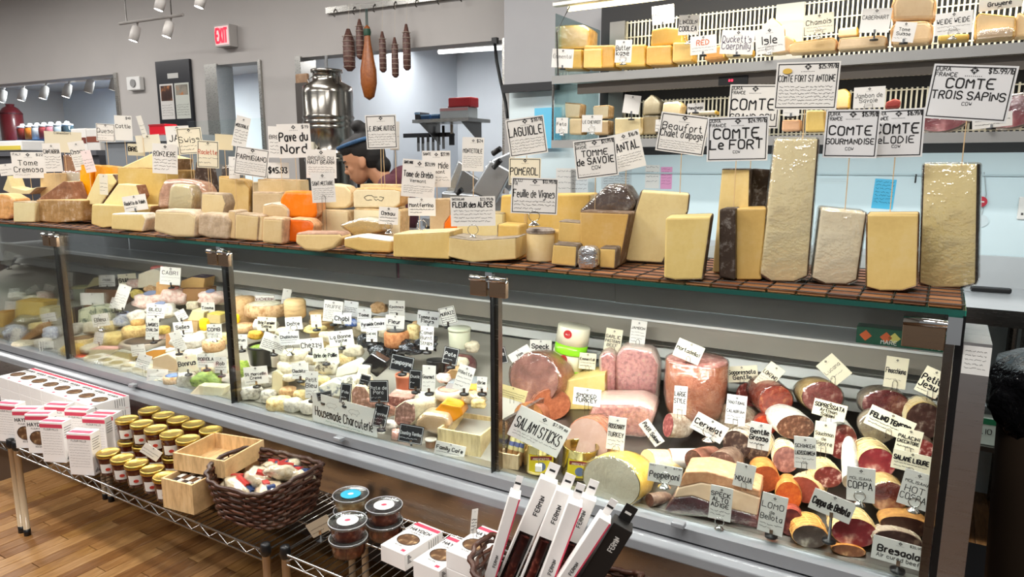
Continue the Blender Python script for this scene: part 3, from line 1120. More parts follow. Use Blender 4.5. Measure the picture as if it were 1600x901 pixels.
cheese('mimolette_half', 'rounded orange cheese piece stacked upper at the saint nectaire card', [(437, 334), (450, 340), (490, 343), (498, 334), (496, 310), (485, 299), (444, 298), (437, 310)], 1.88, 0.08, '#f58200', '#c58a58', 'RK', 0.5, 0.008)
cheese('mimolette_half', 'deep orange cheese piece under the upper one', [(450, 378), (486, 380), (492, 352), (482, 343), (452, 341)], 1.86, 0.08, '#ec6a00', '#dfa877', 'RT', 0.5, 0.006)
TR_ = '#c9b494'
cheese('tomme_cut', 'dusty white-rinded cheese piece on the stack right of the holed one', [(409, 340), (450, 341), (451, 328), (441, 319), (425, 317), (410, 320)], 1.83, 0.07, '#dcbc85', '#e3d4bd', 'TR', 0.5, 0.006)
cheese('tomme_cut', 'upright cheese block with mottled side under the dusty piece', [(409, 379), (441, 382), (442, 342), (410, 340)], 'T', 0.08, '#dcbd80', '#c5a27c', 'RT', 0.45, 0.006)
cheese('tomme_cut', 'narrow grey-rinded cheese slice between two blocks', [(391, 375), (410, 377), (410, 337), (392, 335)], 1.83, 0.08, '#e0c68f', '#b59a7c', 'LT', 0.5, 0.005)
cheese('tomme_cut', 'upright straw cheese block at the counter edge under the parmesan card', [(366, 374), (402, 377), (405, 337), (367, 333)], 'T', 0.08, '#dabb7c', '#a8906e', 'RT', 0.45, 0.006)
cheese('pale_wedge', 'cream cheese round-ended piece beside the worker sleeve', [(489, 326), (540, 326), (549, 318), (550, 300), (540, 290), (520, 287), (490, 288)], 2.0, 0.08, '#e8d4a0', '#d9b98a', 'R', 0.5, 0.006)
cheese('pale_wedge', 'low cream piece under the round-ended one', [(492, 348), (545, 348), (544, 330), (494, 328)], 1.96, 0.08, '#e3cf9c', '#c7ad84', 'RT', 0.5, 0.005, ground=True)
cheese('tan_block', 'tan block behind the pave card', [(400, 300), (470, 300), (468, 282), (402, 280)], 2.05, 0.1, '#d6b77c', '#bb9a68', 'T', 0.5, 0.004, ground=True)
cheese('tan_block', 'grey-tan block behind the orange pieces', [(392, 338), (440, 338), (438, 301), (394, 300)], 1.98, 0.09, '#d9bd8c', '#c2a888', 'T', 0.5, 0.005, ground=True)
cheese('parmesan_block', 'golden hard cheese chunk under the parmesan card', [(339, 318), (386, 320), (390, 294), (380, 282), (341, 275)], 1.98, 0.09, '#dcb868', '#b8914c', 'RT', 0.5, 0.005, ground=True)
cheese('alp_block', 'straw cheese block stacked above the mottled one', [(313, 336), (348, 337), (353, 318), (348, 303), (314, 301)], 1.80, 0.08, '#dfc68c', '#a99478', 'TRL', 0.45, 0.006)
cheese('alp_block', 'mottled-rind cheese block at the counter edge right of the big one', [(309, 366), (328, 372), (357, 374), (361, 345), (352, 336), (310, 333)], 'T', 0.09, '#cfb78c', '#bda587', 'RTF', 0.4, 0.007)
cheese('alp_block', 'buff cheese slab behind the mottled block', [(355, 372), (368, 374), (368, 330), (356, 329)], 1.86, 0.09, '#d9b67c', '#bda587', 'RT', 0.4, 0.005)
cheese('big_block', 'large buff cheese block with rounded corners below the wrapped piece', [(239, 361), (270, 370), (304, 371), (307, 338), (296, 330), (241, 328)], 'T', 0.12, '#dcc490', '#cdb79a', 'RT', 0.35, 0.008)
cheese('wrapped_round', 'pinkish washed-rind cheese half wrapped in plastic behind the wrapped lump', [(246, 325), (322, 325), (323, 300), (314, 286), (285, 280), (256, 282), (248, 300)], 1.93, 0.1, '#ddbca0', '#d9a98c', 'FTRL', 0.45, 0.01, wrap=True)
cheese('wrapped_round', 'small cream cheese lump in shiny film in front of the pink half', [(262, 327), (300, 328), (303, 306), (296, 290), (270, 287), (264, 296)], 1.84, 0.07, '#e6d7a8', '#c9b48c', 'RK', 0.4, 0.008, wrap=True)
cheese('raclette_block', 'low pale yellow block below the two tent wedges', [(142, 350), (160, 356), (232, 348), (236, 322), (143, 319)], 'T', 0.12, '#dfc270', '#b58b5c', 'R', 0.4, 0.004)
cheese('raclette_wedge', 'pale wedge with paper wrap lying in front under the small ringed card', [(173, 358), (222, 362), (228, 342), (222, 334), (174, 334)], 'T', 0.09, '#e3c87c', '#eee2c8', 'RT', 0.4, 0.005)
cheese('raclette_wedge', 'tent-shaped pale yellow wedge with brown rind, front one', [(158, 322), (206, 324), (219, 306), (213, 289), (184, 287)], 1.84, 0.07, '#efdc96', '#8a5a3c', 'R', 0.4, 0.003)
cheese('raclette_wedge', 'tent-shaped pale wedge with brown rind behind the front one', [(131, 319), (157, 320), (183, 283), (176, 272), (152, 272)], 1.88, 0.07, '#efdc96', '#5d4030', 'R', 0.4, 0.003)
cheese('gouda_block', 'large yellow cheese block behind the tent wedges', [(182, 316), (235, 318), (278, 312), (279, 266), (222, 262), (183, 262)], 1.98, 0.14, '#dcb650', '#b08a4c', 'RT', 0.4, 0.004, ground=True)
cheese('gouda_wedge', 'sloping yellow cheese wedge with brown rind lying on the large block', [(188, 262), (276, 266), (278, 248), (240, 238)], 2.0, 0.12, '#efdb92', '#8c6a44', 'R', 0.4, 0.003)
cheese('orange_block', 'vivid orange-yellow cheese block left of the large one', [(123, 318), (140, 318), (140, 258), (124, 257)], 1.98, 0.10, '#f7a600', '#c78a20', 'T', 0.4, 0.004, ground=True)
cheese('orange_block', 'flat amber cheese slab behind the paper-wrapped wedge', [(141, 280), (184, 283), (184, 262), (148, 258)], 2.04, 0.10, '#f5a410', '#c78a20', 'T', 0.4, 0.004, ground=True)
cheese('abbey_wedge', 'triangular wedge with brown mottled rind lying on the octagonal half', [(58, 312), (118, 312), (108, 284), (100, 283)], 1.86, 0.09, '#e3cf92', '#8a5c40', 'RF', 0.35, 0.003)
cheese('abbey_half', 'cut cheese with mottled brown flank below the triangular wedge', [(55, 345), (88, 348), (128, 345), (129, 313), (92, 312), (56, 312)], 'T', 0.12, '#dcc176', '#a8824e', 'RF', 0.1, 0.005)
cheese('abbey_half', 'small pale cut cheese left of the mottled one', [(20, 343), (54, 347), (55, 316), (20, 315)], 'T', 0.10, '#dfcf96', '#a08a64', 'T', 0.35, 0.004, ground=True)
cheese('melon_wedge', 'curved pale yellow cheese crescent with grey rind', [(4, 296), (20, 304), (46, 303), (58, 292), (40, 297), (18, 292), (12, 274)], 1.92, 0.09, '#e6d69a', '#a89684', 'B', 0.3, 0.003)
cheese('round_wheel', 'orange-rinded wheel at the end of the counter', [(-10, 342), (12, 343), (19, 336), (24, 312), (8, 303), (-10, 302)], 1.88, 0.10, '#dcb370', '#d9a060', 'RF', 0.3, 0.008)
cheese('buff_block', 'buff block behind the cremosa card', [(60, 312), (95, 312), (94, 271), (62, 271)], 2.02, 0.1, '#dcb97c', '#c49c64', 'T', 0.35, 0.004, ground=True)
cheese('buff_block', 'wrapped white cheese brick behind the brown wedge', [(95, 290), (124, 290), (123, 268), (96, 268)], 2.1, 0.1, '#e6dccb', '#b58474', 'T', 0.35, 0.006, wrap=True, ground=True)
cheese('glazed_block', 'caramel-glazed cheese brick behind the twin cards', [(97, 268), (118, 268), (116, 243), (98, 242)], 2.14, 0.08, '#b5763a', '#8a4f24', 'TR', 0.35, 0.006, wrap=True, ground=True)
cheese('dark_wedge', 'dark brown-rind wedge standing behind the raclette card', [(292, 300), (336, 300), (322, 262), (306, 252)], 2.12, 0.08, '#5d4534', '#4a3628', 'FTR', 0.4, 0.005, ground=True)
cheese('dark_wedge', 'dark wrinkled wrapped cheese behind the golden chunk', [(340, 282), (365, 282), (362, 258), (346, 260)], 2.14, 0.08, '#6b5040', '#4a3628', 'FTR', 0.4, 0.008, wrap=True, ground=True)
cheese('thin_slice', 'upright grey cheese slice behind the golden chunk', [(392, 318), (404, 318), (404, 284), (394, 284)], 2.03, 0.05, '#d0bb90', '#8d8478', 'L', 0.4, 0.003, ground=True)

# ================================================================ cards above the counter cheeses
FR = ('JURA,', 'FRANCE')
card('large shade-greyed card reading comte trois sapins, tilted, on a stick over the end slab', 1515, 145, 112, 84, 1.93, 6, [('COMTE', .17, .42, .16), ('TROIS SAPiNS', .14, .62, .16), ('COW', .06, .73)], 0, 72, 'pick', price='$15.99/lb', corner=FR, border=True, paper=GREY_SHADE_CARD)  # shade on this and the other grey Comte cards is in the paper colour
card('shade-greyed card reading comte elodie, partly behind another comte card', 1402, 208, 72, 74, 1.90, -1, [('COMTE', .2, .5, .16), ('eLODIE', .14, .7, .15), ('COW', .06, .8)], 0, 92, 'pick', price='$16.99/lb', corner=FR, border=True, paper=GREY_SHADE_CARD)
card('shade-greyed card reading comte gourmandise on a stick in the short wrapped slab', 1330, 209, 77, 74, 1.86, 1, [('COMTE', .18, .52, .16), ('GOURMANDISE', .11, .71, .17), ('COW', .06, .84)], 0, 82, 'pick', price='$15.99/lb', corner=FR, border=True, paper=GREY_SHADE_CARD)
t = card('bordered card about comte fort st antoine with a drawn yellow wheel', 1260, 134, 92, 72, 1.88, 1.5, [('COMTE FORT ST ANTOINE', .13, .41, .12)], 6, 48, 'pick', price='$25.99/lb', border=True)
MB().lathe([(0.011, 0), (0.011, 0.0004)], 16, sy=0.6).obj('drawn_wheel', mat('ink', '#d9b24c'), t, loc=(-0.045, -0.0022, 0.036), rot=(R(90), 0, 0))
card('card reading comte grand cru behind the le fort card', 1178, 166, 76, 66, 2.02, 2, [('COMTE', .24, .58, .14), ('GRAND CRU', .14, .82, .15)], 0, 66, 'pick', corner=FR, border=True)
card('shade-greyed bordered card reading comte le fort', 1152, 217, 91, 68, 1.86, -1, [('COMTE', .22, .48, .16), ('Le FORT', .2, .72, .16), ('COW', .06, .82)], 0, 80, 'pick', price='$24.99/lb', corner=FR, border=True, paper=GREY_SHADE_CARD)
card('tilted card in script reading beaufort chalet dalpage', 1066, 209, 74, 60, 1.92, 8, [('Beaufort', .17, .42, .12), ("Chalet d'alpage", .17, .6, .12)], 4, 62, 'pick', border=True)
card('card reading cantal half behind the tomme de savoie card', 979, 236, 50, 58, 2.02, -14, [('CANTAL', .22, .48, .14)], 5, 30, 'pick', price='$16/lb')
card('bordered card in marker script reading tomme de savoie cow', 931, 247, 66, 60, 1.92, -7, [('TOMME', .15, .43, .17), ('de SAVOIE', .16, .64, .17), ('COW', .09, .78)], 1, 72, 'pick', price='$21.99/lb', corner=('HAUTE', 'SAVOIE'), border=True)
card('tilted card reading laguiole in tall letters', 823, 213, 60, 58, 2.0, -8, [('LAGUIOLE', .22, .46, .13)], 5, 62, 'pick', price='$18/lb', border=True)
card('small cream card reading pomerol below the laguiole card', 820, 268, 50, 42, 1.99, 1, [('POMEROL', .26, .62, .12)], 1, 16, 'pick', border=True, paper=CREAM)
card('bordered card in script reading feuille de vignes on a ring holder', 835, 306, 73, 56, 1.81, 2, [('Feuille de Vignes', .2, .54, .11)], 3, 18, 'ring', price='$13.99/lb', corner=('BLEU', 'FR'), border=True)
card('card reading fleur des alpes on a ring holder in the thick block', 739, 330, 70, 46, 1.78, -1, [('FLEUR des ALPES', .17, .36, .2)], 4, 20, 'ring', price='$23.99/lb', corner=('SWITZERLAND',), logo=False)
card('white card with round cheese sketch on a stick beside the slicer', 739, 241, 34, 52, 1.99, 2, [('MONTETOILE', .12, .46, .12)], 6, 44, 'pick', price='$24')
card('card reading montferrino on a ring holder in the yellow brick', 659, 323, 44, 28, 1.78, 0, [('Montferrino', .2, .5, .12)], 2, 28, 'ring', k=0.6)
card('tilted card reading tome de brebis in front of the slicer', 654, 279, 52, 58, 1.94, 5, [('Tome de Brebis', .15, .46, .13), ('Vermont', .08, .6, .16)], 4, 26, 'pick', price='$21.99', corner=('SAINTE MARIE',))
card('card reading tome mide behind the tome de brebis card', 682, 264, 44, 56, 2.02, 0, [('Tome Mide', .16, .48, .12), ('Vermont', .09, .62, .16)], 3, 34, 'pick', price='$27.99', corner=('SAINTE',))
card('large card reading le jeune autize on two sticks above the stamped half', 596, 206, 48, 52, 1.99, -2, [('LE JEUNE AUTIZE', .13, .46, .14)], 5, 58, 'picks', border=True)
card('narrow card with small cheese sketches behind the jeune autize card', 617, 212, 14, 44, 2.03, 2, [], 5, 58, 'pick', logo=False)
card('small tilted white card on a ring holder on the paper-topped wedge', 607, 337, 30, 27, 1.84, 4, [('Ossau', .2, .46, .13)], 2, 14, 'ring')
card('card reading saint nectaire on a metal stem in the half-round cheese', 505, 293, 36, 46, 1.80, -2, [('SAINT NECTAIRE', .13, .42, .12)], 6, 46, 'wire')
card('card reading brebis du haut bearn above the saint nectaire card', 502, 256, 46, 44, 1.98, 1, [('BREBIS DU', .12, .36, .14), ('HAUT BEARN', .12, .5, .16)], 4, 20, 'pick')
card('card reading pave du nord in bold ink', 460, 220, 50, 52, 2.0, -2, [('Pave du', .24, .5, .16), ('Nord', .26, .86, .16)], 0, 62, 'pick', price='$19')
card('white card mostly hidden behind the pave du nord card', 437, 222, 34, 48, 2.04, 1, [('BRESSE', .12, .4)], 4, 44, 'pick')
card('plastic bag tag with blue band and 45.93 price behind the parmesan card', 435, 266, 32, 24, 2.06, 1, [('$45.93', .35, .66, .14)], 0, 16, 'pick', logo=False)
card('tilted bordered card reading parmigiano near the golden chunk', 393, 253, 50, 44, 1.99, 9, [('PARMIGIANO', .17, .44, .13)], 5, 14, 'pick', border=True)
card('cream card with orange lettering on two sticks', 325, 241, 32, 42, 2.0, 3, [('Raclette', .16, .5, .13)], 2, 24, 'picks', paper=CREAM, title_ink='#d0563a', border=True)
card('pale card in looping green script reading swiss on two sticks', 297, 220, 36, 40, 2.06, -4, [('Swiss', .22, .56, .1)], 2, 50, 'picks', border=True, paper=CREAM)
card('white card showing only jam behind the looping green script card', 278, 213, 34, 32, 2.1, -3, [('JAM', .3, .72, .14)], 0, 60, 'pick')
card('white tilted card about a sheep cheese beside the yellow wedge', 258, 248, 36, 46, 1.99, 4, [('RONZIERE', .16, .42, .12)], 4, 34, 'pick')
card('narrow card seen nearly edge-on in front of the blue-white screen', 377, 206, 22, 48, 2.06, 14, [('NOSTRALE', .1, .36, .18)], 5, 54, 'pick', dyaw=25)
card('tan paper card on a thin pole before the screen', 350, 222, 26, 24, 2.1, 3, [], 0, 64, 'pick', paper=mat('paper', '#d9cba8'), logo=False)
card('small white card reading stilton above the red cup', 193, 200, 24, 38, 2.12, 1, [('Cattle', .14, .5, .14)], 0, 76, 'pick', price='$48', logo=False)
card('small framed card in front of the cake stand', 165, 207, 26, 27, 2.14, 3, [('Queso', .24, .52, .1)], 2, 62, 'pick', border=True)
card('pair of thin cards stuck edge-on near the grey pier', 222, 198, 8, 34, 2.12, -14, [], 3, 40, 'pick', dyaw=35, logo=False)
card('clear sleeve card with tan paper on a stick', 99, 222, 50, 32, 2.12, 2, [('Camembert', .1, .12)], 0, 40, 'pick', paper=mat('paper', '#dcd3b8'), logo=False)
card('narrow card with six written rows left of the brown brick', 82, 246, 24, 44, 2.0, -1, [('CANTABRIA', .14, .36, .12)], 5, 44, 'pick')
card('tall tilted white card beside the pink-edged one', 124, 243, 22, 44, 1.98, -10, [('Ossau', .14, .42)], 5, 40, 'pick')
card('pink-edged tilted card before the orange block', 138, 252, 14, 34, 1.96, -10, [], 4, 30, 'pick', paper=mat('paper', '#f0dfe0'))
card('broad white card reading tome cremosa at the counter end', 45, 258, 44, 40, 1.96, 0, [('Tome', .2, .5, .12), ('Cremosa', .2, .76, .12)], 1, 36, 'pick', price='$22', corner=('ITALY',))
card('card clipped low at the counter end below the melon wedge', 10, 265, 18, 18, 2.0, -6, [], 2, 24, 'pick')
card('small tilted card reading raclette du valais on a ring base', 211, 317, 38, 24, 1.83, -8, [('Raclette du Valais', .22, .58, .11)], 1, 14, 'clip', k=0.5)
card('white tag on the paper-wrapped tent wedge', 162, 288, 14, 32, 1.875, 4, [], 3, 6, 'pick', k=0.4, paper=mat('paper', '#e6dfcc'))
card('cream card lying low behind the red cup reading ossau iraty', 232, 224, 34, 26, 2.14, -5, [], 0, 36, 'pick', paper=mat('paper', '#e2dccb'))
card('kraft card with painted letters in front of the grey pier', 213, 234, 24, 18, 2.13, 3, [('BREAD', .35, .62, .16)], 0, 22, 'pick', paper=mat('paper', '#d8cfb4'), logo=False)
card('thin white card slipped between the golden chunk and the parmesan card', 366, 262, 16, 34, 1.97, 2, [], 3, 18, 'pick')

# ================================================================ cured meats in the case
def rings(prof, seg, squash=1.0, jit=0.0):
    """surface of revolution about local y: prof = (y, r)"""
    V, Fc = [], []
    for y, r in prof:
        for k in range(seg):
            a = 2 * math.pi * k / seg
            j = 1 + rnd.uniform(-jit, jit)
            V.append((r * math.cos(a) * j, y, r * math.sin(a) * squash * j))
    for i in range(len(prof) - 1):
        for k in range(seg):
            l = (k + 1) % seg
            Fc.append((i * seg + k, (i + 1) * seg + k, (i + 1) * seg + l, i * seg + l))
    Fc.append(tuple(reversed(range((len(prof) - 1) * seg, len(prof) * seg))))
    return V, Fc


def log(name, label, u, v, rpx, where, yaw, length, face, casing, squash=1.0, pitch=8, net=None, wrap=False, taper=0.8, cat='salami', seg=22, faceoff=0.0, group=None):
    """a sausage or ham whose cut face is seen at (u, v); it runs back from there"""
    P = place(u, v, where)
    r = rpx * mpp(P)
    P = place(u, v, where, r * squash * 0.97)
    r = rpx * mpp(P)
    t = thing(name, label, cat, P, 0, group, rot=(R(pitch - 14), 0, face_yaw(P, 1.0) + R(yaw)))
    L = length * 0.95
    prof = [(0, r), (L * 0.03, r * 1.03), (L * 0.5, r * 1.04), (L * 0.8, r * (taper + 1) / 2), (L * 0.95, r * taper * 0.7), (L, r * taper * 0.3)]
    V, Fc = rings(prof, seg, squash, 0.015)
    from_vf('casing', V, Fc, casing, t, True)
    fv = [(0, -0.0012, 0)] + [(r * 0.985 * math.cos(2 * math.pi * k / seg), -0.0008, r * 0.985 * squash * math.sin(2 * math.pi * k / seg)) for k in range(seg)]
    from_vf('cut_face', fv, [(0, 1 + k, 1 + (k + 1) % seg) for k in range(seg)], face, t, True)
    if net:
        nb = MB()
        for i in range(6):
            y = L * (0.08 + 0.14 * i)
            rr = r * (1.045 if i < 4 else 0.97)
            nb.tube([(rr * math.cos(a * math.pi / 8), y, rr * squash * math.sin(a * math.pi / 8)) for a in range(16)], 0.0012, 4, closed=True)
        for k in range(8):
            a = k * math.pi / 4
            nb.tube([(r * 1.045 * math.cos(a), L * 0.04, r * 1.045 * squash * math.sin(a)), (r * 1.05 * math.cos(a + 0.2), L * 0.5, r * 1.05 * squash * math.sin(a + 0.2)), (r * 0.93 * math.cos(a + 0.4), L * 0.8, r * 0.93 * squash * math.sin(a + 0.4))], 0.0009, 4)
        nb.obj('net_lattice', mat('plain', net), t)
    if wrap:
        V, Fc = rings([(-0.003, r * 0.9)] + [(y, rr * 1.05) for y, rr in prof], seg, squash, 0.03)
        Fc.append(tuple(range(seg)))
        from_vf('plastic_wrap', V, Fc, WRAP, t, True)
    return t


HAM = mat('meat', '#b07a70', 22, '#cf9f92')
HAMR = mat('casing', '#8f5238', 0.3, '#b9785a')
PINK = mat('meat', '#e3a3a2', 16, '#f3cfca')
MORT = mat('meat', '#d08a80', 60, '#efd0c6')
TURK = mat('paste', '#b08a80')
SAL = mat('meat', '#8a3a34', 85)
SAL2 = mat('meat', '#7b2f2c', 60)
SALD = mat('meat', '#3c2a24', 70, '#8d7a6a')
SALB = mat('meat', '#6d4636', 90, '#a8846c')
CHOR = mat('meat', '#b5381c', 60, '#e08a58')
LEAN = mat('meat', '#6b2030', 14, '#a85a60')
COPM = mat('meat', '#8a2c34', 26, '#dcb0a0')
CAS = mat('casing', '#8d7560', 0.45, '#d8cdbc')
CASD = mat('casing', '#5d4438', 0.35, '#9c8470')
CASW = mat('casing', '#b5aea4', 0.6, '#ece8e0')
CASR = mat('casing', '#7b2f28', 0.25, '#b0604c')
CASO = mat('casing', '#b0682c', 0.35, '#e0a860')
CASY = mat('casing', '#c09a5c', 0.4, '#e6d0a0')

log('cooked_ham', 'big round pink cooked ham with its cut face showing, by the salami sticks card', 834, 591, 44, 2.06, -30, 0.22, HAM, HAMR, 0.92, 4, wrap=True, cat='ham')
log('smoked_ham', 'netted brown smoked ham under the pink round one', 862, 632, 30, 2.06, 10, 0.2, mat('casing', '#8a4a30', 0.25, '#b06a48'), HAMR, 0.8, 2, net='#6b4030', cat='ham')
log('smoked_ham', 'small brown ham end low beside the paper-wrapped sticks', 826, 648, 24, 1.99, -20, 0.12, mat('casing', '#8f5a34', 0.3, '#c08a58'), HAMR, 0.8, 2, cat='ham')
# stacked cream and green tins
for vb, ub, lb in ((588, 884, 'cream and green round tub, lower of the leaning pair'), (550, 891, 'cream and green round tub, upper of the leaning pair')):
    P = at_y(ub, vb, 2.22)
    m_ = mpp(P)
    t = thing('cheese_tub', lb, 'tub', P, face_yaw(P, 1), rot=(0, R(8), face_yaw(P, 1)))
    r, h = 25.5 * m_, 43 * m_
    MB().lathe([(r * 0.96, 0), (r, 0.003), (r, h * 0.36)], 28).obj('green_band', mat('gloss', '#8fe01c', 0.35), t, True)
    MB().lathe([(r, h * 0.36), (r, h - 0.002), (r * 0.97, h)], 28).obj('cream_band', mat('gloss', '#f1ecd2', 0.35), t, True)
    s_ = MB().lathe([(r * 0.26, 0), (r * 0.26, 0.001)], 16).obj('round_sticker', mat('ink', '#c0282a'), t, loc=(-r * 0.35, -r * 0.945, h * 0.78), rot=(R(90), 0, R(-20)))
    w = MB()
    write(w, 'No 1', 0, -0.004, 0.006, 0.014, 0, 0.16)
    w.obj('lettering', WHITE, s_, loc=(0, 0, 0.0014), rot=(R(-90), 0, 0))
cheese('yellow_wedge_block', 'pale yellow cheese block with brown side behind the turkey card', [(868, 640), (945, 640), (946, 583), (885, 594), (869, 604)], 2.18, 0.12, '#e6c96a', '#b98a4c', 'R', 0.6, 0.003)
cheese('pressed_ham', 'tall wrapped pink ham slab leaning back beside the mortadella', [(962, 632), (1027, 632), (1031, 570), (1020, 546), (975, 540), (962, 556)], 2.2, 0.07, '#e3a6a6', '#f2d4cf', 'RT', 0.7, 0.01, wrap=True, pk='meat', cat='ham', rk='casing')
cheese('pressed_ham', 'pink marbled ham slab left of the taller one', [(938, 632), (963, 632), (965, 560), (950, 546), (936, 556)], 2.22, 0.07, '#dc9a9a', '#f0cfc9', 'LT', 0.7, 0.01, wrap=True, pk='meat', cat='ham', rk='casing')
cheese('pressed_ham', 'broad pink ham block lying in front of the tall slabs', [(908, 676), (1010, 686), (1026, 640), (1000, 628), (930, 628)], 2.06, 0.14, '#dba09c', '#e8b9b2', 'TR', 0.7, 0.012, wrap=True, pk='meat', cat='ham', rk='casing')
P = place(1086, 655, 2.08)
t = thing('mortadella', 'upright pink mortadella drum with brown skin, wrapped in film', 'sausage', P + Vector((-0.02, 0.06, 0)))
r = 48 * mpp(P)
MB().lathe([(r * 0.86, 0), (r * 0.93, 0.02), (r, 0.10), (r * 0.99, 0.172)], 32).obj('skin', mat('casing', '#a8644c', 0.25, '#c98a70'), t, True)
MB().lathe([(r * 0.985, 0.172), (r * 0.96, 0.176), (0.002, 0.178)], 32).obj('cut_face', MORT, t, True)
MB().lathe([(r * 0.92, 0.002), (r * 1.04, 0.06), (r * 1.03, 0.176), (r * 0.98, 0.18)], 32, cap=False).obj('plastic_wrap', WRAP, t, True)
log('turkey_roll', 'greyish pink turkey roll with round cut face behind the right-hand tin', 918, 688, 36, 1.93, -24, 0.16, TURK, HAMR, 0.98, 4, net='#7a5a4c', cat='turkey')
log('turkey_breast', 'large white turkey breast with yellow skin and flat cut face at the front', 955, 752, 49, 1.83, -26, 0.17, mat('paste', '#d6cbb6'), mat('casing', '#dcb344', 0.3, '#f0d678'), 0.78, 5, wrap=True, cat='turkey')
log('turkey_breast', 'pale cheese-coloured breast piece behind the white turkey', 1012, 722, 24, 1.93, -60, 0.14, mat('paste', '#e0c48a'), mat('casing', '#dcbf86', 0.35, '#efdcae'), 0.8, 5, cat='turkey')
# open tins of salami sticks
TIN = mat('metal', '#cdbb7c', 0.18)
for u, v, wd, lb, rl in ((833, 742, 56, 'open gold tin with yellow label behind the white cube holder', 0), (893, 750, 56, 'open gold tin with yellow label leaning beside the white turkey', 4)):
    P = place(u, v, 'R')
    r = wd / 2 * mpp(P)
    h = r * 1.62
    t = thing('food_tin', lb, 'tin', P + Vector((0, r * 0.9, 0.004)), rot=(0, R(rl), face_yaw(P)))
    MB().lathe([(r * 0.98, 0), (r, 0.002), (r, h), (r * 1.03, h + 0.002), (r * 0.97, h + 0.003), (r * 0.95, h), (r * 0.95, h * 0.5)], 32, cap=False).obj('body', TIN, t, True)
    MB().lathe([(r * 0.95, h * 0.45), (0.002, h * 0.46)], 24).obj('liner', mat('plain', '#6b4a34'), t)
    V, Fc = [], []
    n = 10
    for k in range(n + 1):
        a = R(-90 - 42 + 84 * k / n)
        for z in (h * 0.1, h * 0.72):
            V.append((r * 1.006 * math.cos(a), r * 1.006 * math.sin(a), z))
    for k in range(n):
        Fc.append((2 * k, 2 * k + 2, 2 * k + 3, 2 * k + 1))
    l_ = from_vf('paper_label', V, Fc, mat('ink', '#d8c21c'), t, True)
    w = MB()
    V2, F2 = [], []
    for k in range(n + 1):
        a = R(-90 - 36 + 72 * k / n)
        for z in (h * 0.52, h * 0.66):
            V2.append((r * 1.012 * math.cos(a), r * 1.012 * math.sin(a), z + 0.004 * math.cos((k - n / 2) * 0.35)))
    for k in range(n):
        F2.append((2 * k, 2 * k + 2, 2 * k + 3, 2 * k + 1))
    from_vf('arched_band', V2, F2, mat('ink', '#7a1c22'), l_)
    w = MB()
    write(w, 'PROSCIUTTO', 0, h * 0.57, h * 0.07, r * 0.9, -r * 1.03, 0.16)
    w.obj('lettering', CREAM, l_)
    MB().lathe([(r * 0.26, 0), (r * 0.26, 0.0008)], 16).obj('emblem', mat('ink', '#5a6a8a'), l_, loc=(0, -r * 1.008, h * 0.33), rot=(R(90), 0, 0))
# salami sticks in the tins and paper-wrapped ones in a crate
for i, (u, v, y) in enumerate(((818, 694, 1.86), (826, 688, 1.87), (836, 692, 1.86), (846, 690, 1.87))):
    P = at_y(u, v, y)
    t = thing('salami_stick', 'thin brown salami stick standing in the open gold tin', 'salami', P - Vector((0, 0, 0.06)), 0, 'salami sticks in the tin', rot=(R(rnd.uniform(-12, 12)), R(rnd.uniform(-14, 14)), 0))
    MB().lathe([(0.004, 0), (0.007, 0.006), (0.007, 0.085), (0.004, 0.092)], 10).obj('casing', CASR, t, True)
P = place(788, 738, 'R')
t = thing('stick_crate', 'small pale wooden crate holding paper-wrapped sticks', 'crate', P + Vector((0, 0.02, 0.003)), face_yaw(P, 0.3))
WD = mat('wood', '#dcc39a', 0.55, (8, 1, 1))
for a in ((-0.035, 0.035, 0, 0.006, 0, 0.05), (-0.035, 0.035, 0.074, 0.08, 0, 0.05), (-0.035, -0.029, 0.006, 0.074, 0, 0.05), (0.029, 0.035, 0.006, 0.074, 0, 0.05), (-0.029, 0.029, 0.006, 0.074, 0, 0.005)):
    MB().box(*a).obj('side_board', WD, t)
for i in range(3):
    p_ = thing('wrapped_stick', 'kraft-paper wrapped salami stick with a blue printed band standing in the crate', 'salami', P + Vector((-0.016 + i * 0.02, 0.045, 0.012)), 0, 'paper-wrapped sticks', rot=(R(-14), R(8), 0))
    MB().lathe([(0.010, 0), (0.0105, 0.004), (0.0105, 0.11), (0.006, 0.125)], 12).obj('paper', mat('plain', '#a87c4c'), p_, True)
    MB().lathe([(0.0109, 0.045), (0.0109, 0.085)], 12, cap=False).obj('printed_band', mat('ink', '#d8cf94'), p_, True)
    MB().lathe([(0.0111, 0.058), (0.0111, 0.072)], 12, cap=False).obj('blue_mark', mat('ink', '#5a6494'), p_, True)

log('salami', 'thick salami end with white-dusted skin behind the cervelat card', 1044, 664, 15, 2.02, -60, 0.09, mat('meat', '#8f4a48', 90, '#c08a80'), CAS, 1.25, 4)
t = log('salami', 'long sausage in white paper with red print sloping beside the cervelat card', 1046, 716, 15, 1.93, -72, 0.2, mat('casing', '#b5806a', 0.4, '#d8b09a'), mat('gloss', '#e9e6e0', 0.3), 1.0, 12)
for yy in (0.07, 0.12):
    MB().box(-0.012, 0.008, yy, yy + 0.016, 0.0225, 0.0245).obj('red_print', mat('ink', '#c22c2c'), t)
log('salami', 'small brown smooth sausage with dark cut end in front of the white paper one', 1084, 720, 18, 1.88, -38, 0.12, mat('meat', '#4a2422', 90, '#7a4a44'), mat('casing', '#7a4a3c', 0.2, '#a0705c'), 0.95, 10)
log('salami', 'grey-brown fatty salami end between the smooth sausage and the peppered one', 1128, 727, 22, 1.87, -20, 0.11, mat('meat', '#5d4038', 80, '#8d7468'), CASD, 1.0, 8)
log('salami', 'black peppered salami with dark speckled cut face below the calabrian card', 1151, 694, 23, 1.96, -22, 0.15, SALD, CAS, 0.95, 10, net='#cfc6b8')
